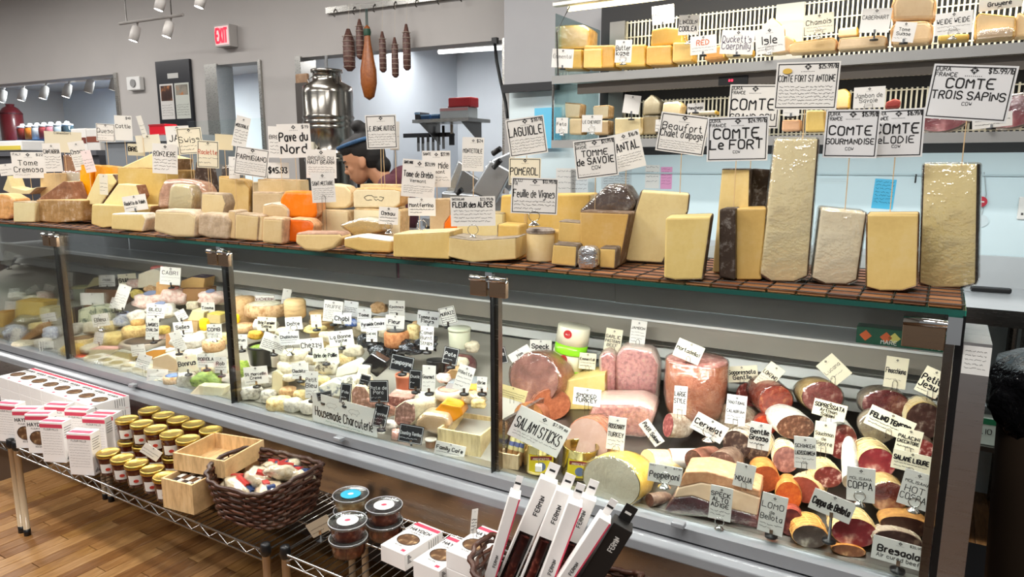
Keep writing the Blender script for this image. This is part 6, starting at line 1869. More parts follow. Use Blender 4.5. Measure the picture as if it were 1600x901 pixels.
LW = ('farthest visible lying box, window up', 'lying box second from the far end, window up', 'lying box third from the far end, window up', 'lying box fourth from the far end, window up', 'lying box fifth from the far end, window up', 'lying box sixth from the far end, window up', 'lying box just before the end one, window up', 'end lying box of the stack, window up')
for i in range(8):
    for j in range(3):
        P = Vector((x_r - (7 - i) * (BW + 0.003), YS1 - BH - 0.012, SZ + j * (BD + 0.0006)))
        lb = ('white cracker box stack: ' + LW[i]) if j == 2 else 'white cracker box lying in the lower layers of the flat stack'
        cracker_box(lb, P, 0, True, 'oval', None if j == 2 else 'lower layers of the flat box stack')
for u, v, k, lb in ((614, 860, 0, 'flat white cracker box with window up, leftmost on the tub shelf'), (666, 886, 0, 'flat white cracker box with window up beside the leftmost one'), (722, 872, 1, 'flat white cracker box raised on another one beside the long cartons'), (722, 906, 2, 'flat white cracker box underneath the raised one')):
    if k == 0:
        P = at_z(u, v + 24, SZ)
    else:
        P = at_z(718, 868, SZ + 2 * BD)
        P.z = SZ + (BD + 0.0006 if k == 1 else 0)
    cracker_box(lb, P, R(-4), True, 'oval')

# ---------------------------------------------------------------- honey-coloured jars with gold lids
GOLD = mat('metal', '#cfae58', 0.3)
AMB = mat('gloss', '#4a1c10', 0.08)
JH = 0.088


def jar(label, x, y, z, group=None):
    t = thing('jam_jar', label, 'jar', (x, y, z), face_yaw((x, y, z), 0.8), group)
    MB().lathe([(0.030, 0), (0.033, 0.004), (0.038, 0.06), (0.0385, 0.070), (0.037, 0.073)], 24).obj('glass_body', AMB, t, True)
    MB().lathe([(0.0405, 0.071), (0.0415, 0.074), (0.0415, 0.083), (0.039, 0.086), (0.036, 0.0845), (0.0005, 0.0845)], 24).obj('lid', GOLD, t, True)
    V, Fc = [], []
    for k in range(9):
        a = R(-90 - 40 + 80 * k / 8)
        for zz, rr in ((0.014, 0.0352), (0.05, 0.0384)):
            V.append((rr * math.cos(a), rr * math.sin(a), zz))
    for k in range(8):
        Fc.append((2 * k, 2 * k + 2, 2 * k + 3, 2 * k + 1))
    l = from_vf('paper_label', V, Fc, WHITE, t, True)
    MB().lathe([(0.009, 0), (0.009, 0.0006)], 10, sy=0.7).obj('red_picture', mat('ink', '#c23a2a'), l, loc=(0.002, -0.0385, 0.03), rot=(R(97), 0, 0))
    return t


up_front = ((198, 652), (221, 659), (243, 667), (268, 675), (293, 683))
up_back = ((233, 638), (255, 646), (278, 653), (302, 660), (329, 669))
low_front = ((169, 704), (191, 713), (213, 721), (238, 730), (258, 741))
ORD = ('first from the boxes', 'second from the boxes', 'middle one', 'fourth from the boxes', 'last before the crates')
for nm, seq, z in (('front jar of the upper layer', up_front, SZ + JH), ('back jar of the upper layer', up_back, SZ + JH), ('bottom-row front jar with gold lid', low_front, SZ)):
    for i, (u, v) in enumerate(seq):
        q = at_z(u, v, z + JH)
        jar('dark amber jar, ' + nm + ', ' + ORD[i], q.x, q.y, z)
        if z > SZ + 0.01:
            jar('dark amber jar in the hidden lower layer under the stacked jars', q.x, q.y, SZ, 'lower layer of jars')
card('black-clipped white card lying on a front jar lid', 236, 706, 30, 18, 1.36, 38, (), 2, 2, 'none', k=0.6)

# ---------------------------------------------------------------- wooden boxes
PINE = mat('wood', '#e2bd88', 0.5, (5, 1, 1))


def open_box(name, label, P, yaw, w, d, h, th=0.007, cat='box'):
    t = thing(name, label, cat, P, yaw)
    for a in ((-w / 2, w / 2, 0, th, 0, h), (-w / 2, w / 2, d - th, d, 0, h), (-w / 2, -w / 2 + th, th, d - th, 0, h), (w / 2 - th, w / 2, th, d - th, 0, h)):
        MB().box(*a).obj('side_board', PINE, t)
    MB().box(-w / 2 + th, w / 2 - th, th, d - th, 0, 0.005).obj('bottom_board', PINE, t)
    return t


P1 = at_z(290, 818, SZ)
P1 = Vector((P1.x, YS0 + 0.012, SZ))
P1.x = at_y(279, 795, P1.y).x
open_box('bar_box', 'narrow pine box holding dark bars at the shelf front', P1, R(8), 0.14, 0.11, 0.105)
BARC = ('#2c2422', '#e6e0d6', '#3a2e2a', '#e9e4da', '#2c2422')
for i in range(5):
    t = thing('nougat_bar', ('dark wrapped bar against the left end of the pine box', 'white-edged bar second in the pine box', 'dark bar in the middle of the pine box', 'white-edged bar fourth in the pine box', 'dark wrapped bar at the right end of the pine box')[i], 'bar', P1 + Vector((-0.044 + i * 0.022, 0.02, 0.0065)), R(8))
    from_bm('wrapper', rbox_bm(0.017, 0.07, 0.088, 0.002, 1), mat('paper', BARC[i]), t)
    MB().box(-0.0085, 0.0085, 0.02, 0.05, 0.0875, 0.0886).obj('paper_band', mat('paper', '#efeae2' if i % 2 == 0 else '#6b4a30'), t)
P2 = Vector((at_y(320, 740, 1.42).x, 1.37, SZ + 0.108))
t2 = open_box('bar_tray', 'larger open pine tray resting above the narrow pine box', P2 + Vector((0.045, 0, 0)), R(12), 0.22, 0.2, 0.062)
P3 = P2 + Vector((0.05, 0.1, -0.1085))
t = thing('carton_stand', 'brown carton propping up the open pine tray', 'carton', P3, R(12))
from_bm('carton', rbox_bm(0.17, 0.11, 0.108, 0.002, 1), mat('plain', '#8a6038'), t)
MB().box(-0.085, 0.085, 0.045, 0.065, 0.1072, 0.1086).obj('tape', mat('plain', '#a87c50'), t)
for i, c_ in enumerate(('#efe6dc', '#3a2a24')):
    t = thing('nougat_bar', ('cream bar with red print lying in the open tray', 'dark bar lying in the open tray')[i], 'bar', P2 + Vector((0.06 + i * 0.02, 0.05 + 0.035 * i, 0.0065)), R(30))
    from_bm('wrapper', rbox_bm(0.1, 0.03, 0.016, 0.003, 1), mat('paper', c_), t)
    MB().box(-0.02, 0.02, -0.0005, 0.0305, 0.004, 0.0165).obj('printed_band', mat('ink', '#b03028' if i == 0 else '#d8c8b0'), t)

# ---------------------------------------------------------------- wicker baskets


def superell(a, w, d, n=3.2):
    c, s = math.cos(a), math.sin(a)
    return (w / 2 * math.copysign(abs(c) ** (2 / n), c), d / 2 * math.copysign(abs(s) ** (2 / n), s))


def basket(label, P, yaw, w, d, h, flare=1.28, rows=13, dip=0.0):
    t = thing('wicker_basket', label, 'basket', P, yaw)
    WK = [mat('wood', c, 0.4, (1, 1, 3)) for c in ('#4c2817', '#5d3320', '#3c1f12')]
    n = 72
    for i in range(rows):
        f = i / (rows - 1)
        k = (1 + (flare - 1) * f)
        pts = []
        for q in range(n):
            a = 2 * math.pi * q / n
            x, y = superell(a, w * k, d * k)
            wv = 0.0035 * (1 if (q // 2 + i) % 2 else -1)
            L = math.hypot(x, y)
            z = h * f + dip * f * (abs(math.cos(a)) ** 3)
            pts.append((x * (1 + wv / L), y * (1 + wv / L), z + 0.006))
        MB().tube(pts, h / rows * 0.52 if i < rows - 1 else h / rows * 0.75, 5, closed=True).obj('strand', WK[i % 3], t, True)
    for q in range(0, n, 4):
        a = 2 * math.pi * q / n
        x, y = superell(a, w, d)
        MB().tube([(x, y, 0.002), (x * flare, y * flare, h + 0.006 + dip * abs(math.cos(a)) ** 3)], 0.0028, 5).obj('stake', WK[1], t, True)
    V = [superell(2 * math.pi * q / n, w * 0.98, d * 0.98) + (0.004,) for q in range(n)]
    from_vf('base', V, [tuple(range(n))], WK[2], t)
    return t


BP = Vector((-1.86, 1.465, SZ))
basket('dark wicker basket full of wrapped nougat bags', BP, R(4), 0.29, 0.245, 0.125, 1.2, 12, 0.03)
# bags of nougat heaped in it
NB = (('cream bag with red print at the near end of the basket', -0.10, -0.03, 0.10, 20), ('white bag with navy label at the back of the basket', -0.05, 0.08, 0.12, -15), ('cream bag with red lettering in the basket middle', -0.01, 0.0, 0.125, 40), ('clear bag with navy tag leaning on the basket rim', 0.08, -0.05, 0.125, -30),
      ('cream bag with red print at the far end of the basket', 0.10, 0.05, 0.14, 10), ('white bag with red mark high on the heap', 0.07, 0.02, 0.16, 60), ('cream bag low in the basket front', -0.05, -0.06, 0.105, 0), ('clear-topped bag beside the tall one', 0.02, 0.08, 0.14, -50))
for lb, dx, dy, dz, a in NB:
    t = thing('nougat_bag', lb, 'bag', BP + Vector((dx, dy, dz - 0.02)), rot=(R(rnd.uniform(-25, 25)), R(rnd.uniform(-25, 25)), R(a)))
    bm = bmesh.new()
    bmesh.ops.create_icosphere(bm, subdivisions=3, radius=1)
    s = rnd.uniform(0, 50)
    for v in bm.verts:
        q = v.co
        f = 1 + 0.35 * noise.noise(Vector((q.x * 2.2 + s, q.y * 2.2, q.z * 2.2)))
        v.co = Vector((q.x * 0.062 * f, q.y * 0.042 * f, q.z * 0.026 * f))
    V, Fc = shell(bm, '*', 0.004)
    from_vf('film', V, Fc, WRAP, t, True)
    from_bm('nougat', bm, mat('bloom', '#f0e4cc', None, '#d9c49c'), t, True)
    MB().box(-0.03, 0.02, -0.018, 0.0, 0.02, 0.032).obj('red_print', mat('ink', '#c8403a'), t)
    MB().box(0.022, 0.048, -0.014, 0.012, 0.016, 0.026).obj('navy_tag', mat('ink', '#2c4272'), t)

# ---------------------------------------------------------------- clear tubs
CLR = mat('wrap', '#eef0f0', 6)


def clear_tub(label, x, y, z, fill, sticker, mark):
    t = thing('clear_tub', label, 'tub', (x, y, z), face_yaw((x, y, z), 1))
    MB().lathe([(0.042, 0.002), (0.046, 0.004), (0.0515, 0.040), (0.040, 0.043), (0.001, 0.044)], 28).obj('contents', fill, t, True)
    MB().lathe([(0.044, 0), (0.0485, 0.002), (0.054, 0.044), (0.0565, 0.045)], 28).obj('cup', CLR, t, True)
    MB().lathe([(0.058, 0.044), (0.0585, 0.049), (0.056, 0.052), (0.053, 0.050), (0.0005, 0.050)], 28).obj('lid', CLR, t, True)
    MB().tube([(0.057 * math.cos(k * math.pi / 14), 0.057 * math.sin(k * math.pi / 14), 0.0515) for k in range(28)], 0.0012, 5, closed=True).obj('lid_rim', mat('gloss', '#c8cacc', 0.1), t, True)
    if sticker:
        s = MB().lathe([(0.032, 0.0512), (0.032, 0.0518), (0.0005, 0.0519)], 24).obj('round_sticker', sticker, t)
        MB().lathe([(0.009, 0.052), (0.009, 0.0526), (0.0005, 0.0527)], 14, sy=0.7).obj('sticker_mark', mark, s)
    return t


NUT = mat('meat', '#7a3420', 45, '#b0684a')
WST = mat('paper', '#f2f0ee')
for uv, z, fill, st, mk, lb in (((543, 812), SZ + 0.053, NUT, WST, REDP, 'clear tub of glazed nuts with white sticker, upper of the front pair'), (None, SZ, NUT, None, None, 'clear tub of glazed nuts beneath the front white-stickered one'),
                                    ((600, 788), SZ + 0.053, NUT, WST, REDP, 'clear tub with white sticker behind the front pair'), (None, SZ, NUT, None, None, 'clear tub underneath the one behind the front pair'),
                                    ((548, 771), SZ + 0.053, mat('meat', '#d9b078', 45, '#efdcb0'), mat('ink', '#2aa7c9'), WST, 'clear tub of pale nuts with turquoise sticker'), (None, SZ, mat('meat', '#d9b078', 45, '#efdcb0'), None, None, 'clear tub of pale nuts under the turquoise-stickered one')):
    if uv:
        q = at_z(uv[0], uv[1], z + 0.052)
    clear_tub(lb, q.x, q.y, z, fill, st, mk)

card('small tan-backed card standing on a black base by the basket', 500, 822, 40, 24, 1.42, -30, (), 2, 14, 'clip', paper=mat('paper', '#b8a890'), logo=False, k=0.6)
card('narrow white card on a stem over the flat boxes', 741, 814, 11, 40, 1.52, 6, (), 4, 30, 'wire', dyaw=35)

# ---------------------------------------------------------------- basket of long cartons
LP = Vector((at_y(860, 900, 1.43).x, 1.43, SZ))
basket('dark wicker basket holding long salami cartons', Vector((LP.x + 0.0, 1.45, SZ)), R(4), 0.36, 0.2, 0.10, 1.2, 10, 0.05)
SAUS = mat('meat', '#4a1a14', 60, '#8a4a3c')


def long_carton(label, ub, tb, wpx, y, depth, black=False, red=True, window=True, txt=0.3, edge='R'):
    """hanging carton leaning in the basket: picture line from foot (ub) to head (tb)"""
    P = at_y(ub[0], ub[1], y)
    k = mpp(P)
    Q = at_y(tb[0], tb[1], y)
    L = (Q - P).length
    yaw = face_yaw(P, 0.8)
    dx = (Q.x - P.x) * math.cos(yaw) + (Q.y - P.y) * math.sin(yaw)
    ang = math.atan2(dx, Q.z - P.z)
    t = thing('salami_carton', label, 'carton', P, rot=(0, ang, yaw))
    W = wpx * k
    base = mat('paper', '#22201f') if black else CARD_W
    from_bm('carton', rbox_bm(W, depth, L, 0.001, 1), base, t)
    h = MB()
    hw_ = W * 0.62
    h.box(-hw_ / 2, hw_ / 2, depth * 0.8, depth * 0.8 + 0.0012, L, L + 0.042)
    tabo = h.obj('hang_tab', base, t)
    MB().box(-0.008, 0.008, depth * 0.8 - 0.0006, depth * 0.8 + 0.0018, L + 0.018, L + 0.024).obj('euro_slot', BLACK if not black else WHITE, tabo)
    if red:
        sx = W / 2 if edge == 'R' else -W / 2
        MB().box(sx - 0.003, sx + 0.0008, -0.0006, depth * 0.16, 0.002, L - 0.002).obj('red_edge', REDP, t)
    if window:
        MB().box(-W * 0.40, W * 0.40, -0.0006, 0.002, 0.02, L * 0.56).obj('window', mat('gloss', '#1c100e', 0.1), t)
        MB().tube([(0, 0.0, 0.03), (W * 0.03, -0.003, L * 0.25), (0, 0.0, L * 0.54)], W * 0.27, 10).obj('sausage', SAUS, t, True)
    w = MB()
    write(w, 'FERMIN', 0, -W * 0.15, W * 0.24, L * 0.22, 0, 0.2, wob=0.05)
    w.obj('lettering', WHITE if black else INK, t, loc=(0.0, -0.0012, L * (0.8 if window else txt)), rot=(0, R(-90), 0))
    w = MB()
    for i in range(8):
        z = L * 0.15 + i * L * 0.05
        w.add([(W / 2 + 0.001, depth * 0.2, z), (W / 2 + 0.001, depth * 0.8, z), (W / 2 + 0.001, depth * 0.8, z + 0.003), (W / 2 + 0.001, depth * 0.2, z + 0.003)], [(0, 1, 2, 3)])
    w.obj('side_lettering', mat('ink', '#7a7674'), t)
    return t


for lb, f, h_, w_, y_, d_, kw in (
        ('white long carton with red edge, leftmost in the basket', (767, 900), (802, 790), 17, 1.40, 0.05, dict(window=False, txt=.35)),
        ('white long carton with sausage window behind the grey-faced one', (795, 900), (855, 772), 28, 1.47, .03, dict(red=False)),
        ('white long carton with sausage window and cut-out tab, second from left', (830, 900), (880, 785), 26, 1.43, .03, dict(red=False)),
        ('grey-white long carton with bold red edge in the basket centre', (857, 900), (897, 800), 22, 1.38, .04, dict(window=False)),
        ('white long carton with dark sausage window behind the centre', (872, 900), (918, 792), 24, 1.46, .03, dict(red=False)),
        ('white long carton with red edge right of the centre', (889, 900), (943, 828), 20, 1.37, .04, dict(window=False)),
        ('black long carton with white lettering at the basket end', (925, 905), (972, 836), 32, 1.40, .045, dict(black=True, red=False, window=False, txt=.75))):
    f = (f[0] - (h_[0] - f[0]) * 0.25, f[1] - (h_[1] - f[1]) * 0.25)
    long_carton(lb, f, h_, w_, y_, d_, **kw)

# ================================================================ open cooler against the wall
CY = 3.30                                       # front of its shelves
COOL = thing('open_cooler', 'open refrigerated wall cooler with two lit steel shelves', 'cooler', (0, 0, 0))
cxl = at_y(864, 120, CY).x
cxr = 0.95
CYB = 3.86
MB().box(cxl, cxr, CYB + 0.02, CYB + 0.06, 1.60, 2.45).obj('back_panel', mat('plain', '#1c1c1e', 0.5), COOL)
MB().box(cxl, cxr, CYB, CYB + 0.06, 0.0, 1.60).obj('lower_back_panel', mat('wall', '#d5e6ea'), COOL)
for z, nm in ((1.985, 'upper'), (1.665, 'lower')):
    s = MB().box(cxl, cxr, CY + 0.01, CYB, z - 0.012, z).obj('shelf', STEEL, COOL)
    MB().box(cxl, cxr, CY - 0.012, CY + 0.01, z - 0.034, z + 0.006).obj('price_rail', mat('plain', '#a2a2a0', 0.2), s)
    if nm == 'upper':
        MB().box(cxl + 0.12, cxr, CY + 0.04, CY + 0.06, z - 0.085, z - 0.034).obj('lamp_housing', mat('plain', '#7d766e', 0.2), s)
        q = at_y(1143, 110, CY)
        d_ = MB().box(q.x - 0.065, q.x + 0.065, CY + 0.034, CY + 0.041, z - 0.082, z - 0.044).obj('temperature_display', BLACK, s)
        MB().box(-0.02 + q.x, -0.012 + q.x, CY + 0.033, CY + 0.0345, z - 0.068, z - 0.058).obj('red_digit', mat('emit', '#ff3050', 2.0), d_)
        MB().box(-0.008 + q.x, 0.0 + q.x, CY + 0.033, CY + 0.0345, z - 0.068, z - 0.058).obj('red_digit', mat('emit', '#ff3050', 2.0), d_)
MB().box(cxl + 0.15, cxr, CY + 0.10, CY + 0.14, 1.647, 1.653).obj('added_fill_strip', mat('plain', '#e6e6e2'), COOL)  # invented housing for the fill light under the lower shelf
# barred air grilles
GRM = mat('metal', '#d8d2bc', 0.35)
for z0, z1 in ((2.0, 2.33), (1.69, 1.90)):
    g = MB()
    n = int((cxr - cxl - 0.2) / 0.0215)
    for i in range(n):
        x = cxl + 0.17 + i * 0.0215
        g.box(x, x + 0.008, CYB - 0.012, CYB - 0.002, z0, z1)
    k = 5 if z1 > 2 else 3
    for j in range(k):
        z = z0 + 0.01 + (z1 - z0 - 0.02) * j / (k - 1)
        g.box(cxl + 0.16, cxr, CYB - 0.016, CYB - 0.012, z - 0.003, z + 0.003)
    g.obj('air_grille', GRM, COOL)
MB().box(cxl + 0.08, cxl + 0.17, CYB - 0.04, CYB, 1.67, 2.33).obj('side_cheek', mat('metal', '#8a8884', 0.4), COOL)
xm = at_y(1222, 60, CYB).x
MB().box(xm - 0.03, xm + 0.10, CYB - 0.02, CYB + 0.02, 1.99, 2.33).obj('centre_panel', mat('metal', '#aaa8a2', 0.4), COOL)
# lit canopy
cz = 2.318
can = prism_bm([(0, 0.0), (0.0, 0.02), (0.10, 0.05), (0.14, 0.05), (0.14, 0.03), (0.03, 0.0)], cxr - cxl - 0.02, 0.002)
o = from_bm('canopy', can, mat('metal', '#e3e0d4', 0.35), COOL, loc=(cxl + 0.02, CY - 0.05, cz), rot=(0, 0, R(-90)))
o.scale = (-1, 1, 1)
MB().tube([(cxl + 0.06, CY + 0.05, cz + 0.002), (-0.66, CY + 0.05, cz + 0.002)], 0.013, 12).obj('light_tube', mat('emit', '#fff4c0', 3.0), COOL, True)
MB().tube([(-0.60, CY + 0.05, cz + 0.002), (cxr, CY + 0.05, cz + 0.002)], 0.013, 12).obj('light_tube', mat('emit', '#fff4c0', 3.0), COOL, True)
area('cooler_shelf_light', ((cxl + cxr) / 2, CY + 0.09, 1.90), (cxr - cxl - 0.3, 0.03), 5, (R(10), 0, 0), (1, 0.97, 0.9))
area('counter_fill_light', ((cxl + cxr) / 2, CY + 0.12, 1.645), (cxr - cxl - 0.3, 0.03), 9, (R(12), 0, 0), (0.93, 1, 1))  # added fill, brightens the wall below the lower shelf
area('cooler_light', ((cxl + cxr) / 2, CY + 0.07, cz - 0.02), (cxr - cxl - 0.2, 0.04), 8, (R(25), 0, 0), (1, 0.96, 0.82))
MB().tube([(cxl + 0.004, CY - 0.004, 1.66), (cxl + 0.004, CY - 0.004, 1.97)], 0.006, 8).obj('front_upright', DSTEEL, COOL)
MB().tube([(cxl + 0.03, CY, 1.99), (cxl + 0.035, CY - 0.03, 2.2), (cxl + 0.09, CY, 2.32)], 0.004, 6).obj('curved_bracket', DSTEEL, COOL)
MB().box(cxl, cxl + 0.003, CY + 0.02, CYB, 1.67, 2.3).obj('end_glass', mat('glass', '#e6f2f2'), COOL)

CK = dict(cat='cheese', k=0.5)
YL, OR, TN = '#edc04c', '#e8b03c', '#dcb888'
UP = 3.36
def cooler_cheese(label, pts, y=UP, d=0.14, paste=YL, rind='#d8a83c', sides='R', wrap=False, bev=0.006):
    return cheese('cooler_cheese', label, pts, y, d, paste, rind, sides, 0.25, bev, wrap=wrap)


cooler_cheese('wrapped yellow block on top at the cooler end', [(873, 76), (918, 75), (920, 45), (912, 39), (875, 40)], UP + 0.03, 0.15, '#efcf6c', wrap=True)
cooler_cheese('yellow block under the wrapped one at the cooler end', [(872, 107), (909, 107), (909, 77), (872, 77)], UP)
cooler_cheese('yellow block with paler inset face on the upper shelf', [(911, 106), (959, 105), (959, 70), (912, 71)], UP, 0.15, OR)
cooler_cheese('small square of paler yellow leaning on the inset-face block', [(911, 106), (940, 106), (940, 76), (912, 77)], UP - 0.015, 0.012, '#f0c860')
cooler_cheese('yellow block half behind the butterkase card', [(961, 104), (1008, 103), (1008, 69), (962, 70)], UP, 0.15)
cooler_cheese('yellow block with split face on the upper shelf', [(1009, 101), (1049, 100), (1049, 70), (1010, 72)], UP, 0.15, OR)
cooler_cheese('deep yellow rounded block stacked over the split-face one', [(1016, 72), (1065, 68), (1064, 44), (1040, 42), (1018, 46)], UP + 0.02, 0.14, '#f0b82c')
cooler_cheese('square yellow block left of the orange-lettered card', [(1050, 97), (1081, 95), (1080, 66), (1051, 66)], UP, 0.12, '#f0c45c')
cooler_cheese('orange cheddar wedge under the orange-lettered card', [(1100, 94), (1131, 90), (1130, 70), (1102, 74)], UP, 0.12, '#e8a040')
cooler_cheese('thin cream slice behind the caerphilly card', [(1132, 88), (1174, 86), (1174, 74), (1134, 76)], UP + 0.02, 0.1, '#dfcf9c')
cooler_cheese('tall pale cheese top behind the drawn card', [(1188, 84), (1224, 82), (1222, 40), (1206, 26), (1192, 40)], UP + 0.1, 0.1, '#f0e0a0')
cooler_cheese('tan wheel slice standing behind the drawn card', [(1210, 83), (1243, 80), (1242, 62), (1228, 54), (1214, 66)], UP + 0.05, 0.08, TN)
cooler_cheese('long low tan cheese piece with wrinkled rind', [(1232, 82), (1306, 78), (1308, 62), (1300, 58), (1238, 66), (1231, 72)], UP, 0.12, '#e3bf80', '#c08a50', 'TRL')
cooler_cheese('long low beige cheese piece right of the wrinkled one', [(1308, 77), (1384, 71), (1386, 58), (1378, 55), (1312, 60)], UP, 0.12, '#e0c49c', '#c9a070', 'TRL')
cooler_cheese('small cream block behind the long beige piece', [(1309, 58), (1340, 56), (1340, 41), (1310, 44)], UP + 0.12, 0.08, '#e6d2a8')
cooler_cheese('rounded beige half cheese on the upper shelf, lower of two', [(1392, 69), (1455, 65), (1459, 40), (1448, 32), (1400, 34), (1391, 44)], UP, 0.12, '#e3c090', '#c89a68', 'TRL', bev=0.012)
cooler_cheese('big rounded beige half cheese stacked on the lower one', [(1393, 33), (1460, 31), (1464, 0), (1455, -12), (1400, -10), (1392, 8)], UP + 0.01, 0.12, '#e6c69a', '#c89a68', 'TRL', bev=0.012)
cooler_cheese('flat mustard-yellow slab under the weide card', [(1465, 64), (1514, 61), (1514, 52), (1466, 54)], UP, 0.1, '#d9b23c')
cooler_cheese('cream half cheese with tan inner face near the cooler right', [(1523, 62), (1586, 57), (1588, 26), (1530, 20), (1524, 30)], UP, 0.12, '#e6c48c', '#d9a85c', 'TRL')
cooler_cheese('wrapped beige log before the tan-faced half', [(1526, 60), (1584, 56), (1586, 46), (1576, 42), (1530, 48)], UP - 0.03, 0.04, '#d8b896', wrap=True)
cooler_cheese('rounded cream cheese end at the cooler edge', [(1585, 58), (1606, 56), (1606, 26), (1592, 18), (1586, 30)], UP + 0.02, 0.1, '#e8c690')
LO = 3.36
cooler_cheese('brown-topped pale cube at the left of the lower shelf', [(883, 184), (906, 184), (908, 162), (882, 160)], LO + 0.02, 0.09, '#e6d6ae', '#9c7c50', 'TR')
cooler_cheese('pale cube under the brown-topped one', [(889, 210), (909, 210), (909, 185), (889, 185)], LO, 0.09, '#dcc494', '#a8844c', 'R')
cooler_cheese('pale cheese piece with lifted brown top', [(927, 186), (951, 184), (952, 164), (926, 166)], LO + 0.02, 0.09, '#e8dab4', '#8a6c40', 'TR')
cooler_cheese('tan cheese cube below the lifted top', [(928, 211), (951, 210), (951, 188), (928, 188)], LO, 0.09, '#c9a878', '#8a6c40', 'R')
cooler_cheese('large square straw cheese on the lower shelf', [(960, 211), (1002, 210), (1002, 183), (960, 184)], LO, 0.1, '#e3cf98', '#a8905c', 'R')
cooler_cheese('dark greyed wedge in shade behind the straw cheese', [(1003, 180), (1030, 179), (1032, 160), (1018, 147), (1006, 158)], LO + 0.08, 0.1, '#7a7058', '#5c5440', 'TRL')
cooler_cheese('dark cut cheese under the shaded wedge', [(1004, 210), (1030, 209), (1030, 181), (1004, 181)], LO + 0.04, 0.1, '#a8946a', '#5c5440', 'TR')
cooler_cheese('cream half with rounded corner behind the beaufort card', [(1034, 181), (1062, 180), (1066, 165), (1060, 158), (1036, 160)], LO + 0.04, 0.1, '#ecd8a8', '#c8a870', 'R')
cooler_cheese('flat beige slice on the lower shelf', [(1076, 180), (1118, 178), (1118, 172), (1080, 174)], LO + 0.06, 0.1, '#cfc0a4')
cooler_cheese('yellow block low between two comte cards', [(1258, 206), (1290, 205), (1288, 172), (1260, 172)], LO, 0.1, '#dcb84c', '#a8843c', 'R')
cooler_cheese('salmon-pink topped slab on the lower shelf', [(1221, 205), (1250, 204), (1250, 187), (1222, 188)], LO, 0.1, '#e0a87c', '#c98a5c', 'T')
cooler_cheese('tall tan wheel edge behind the st antoine card', [(1306, 170), (1326, 169), (1328, 145), (1320, 138), (1308, 140)], LO + 0.1, 0.08, '#c9a060')
for u, v, lb in ((1478, 178, 'large raw ham cross-section on the lower cooler shelf'), (1585, 172, 'second raw ham cross-section at the cooler edge')):
    P = at_y(u, v + 2, LO + 0.03)
    r = 42 * mpp(P)
    P.z = max(P.z, 1.667 + r * 0.62)
    t = thing('raw_ham', lb, 'ham', P, rot=(0, R(-16), face_yaw(P, 0.5)))
    V, Fc = rings([(0, r), (0.02, r * 1.02), (0.10, r * 0.98), (0.14, r * 0.6)], 26, 0.62)
    from_vf('fat', V, Fc, mat('casing', '#e6c4b4', 0.35, '#f2dccb'), t, True)
    fv = [(0, -0.001, 0)] + [(r * 0.9 * math.cos(2 * math.pi * k / 26), -0.001, r * 0.55 * math.sin(2 * math.pi * k / 26)) for k in range(26)]
    from_vf('lean', fv, [(0, 1 + k, 1 + (k + 1) % 26) for k in range(26)], mat('meat', '#8a2436', 12, '#d08a90'), t)
    V, Fc = rings([(-0.004, r * 0.9), (0, r * 1.03), (0.10, r * 1.02)], 26, 0.63)
    from_vf('plastic_wrap', V, Fc + [tuple(range(26))], WRAP, t, True)
cooler_cheese('small red salami chunk on the lower shelf', [(1382, 170), (1405, 168), (1408, 158), (1398, 154), (1384, 160)], LO + 0.05, 0.06, '#8a2c24', '#a04030', 'T')
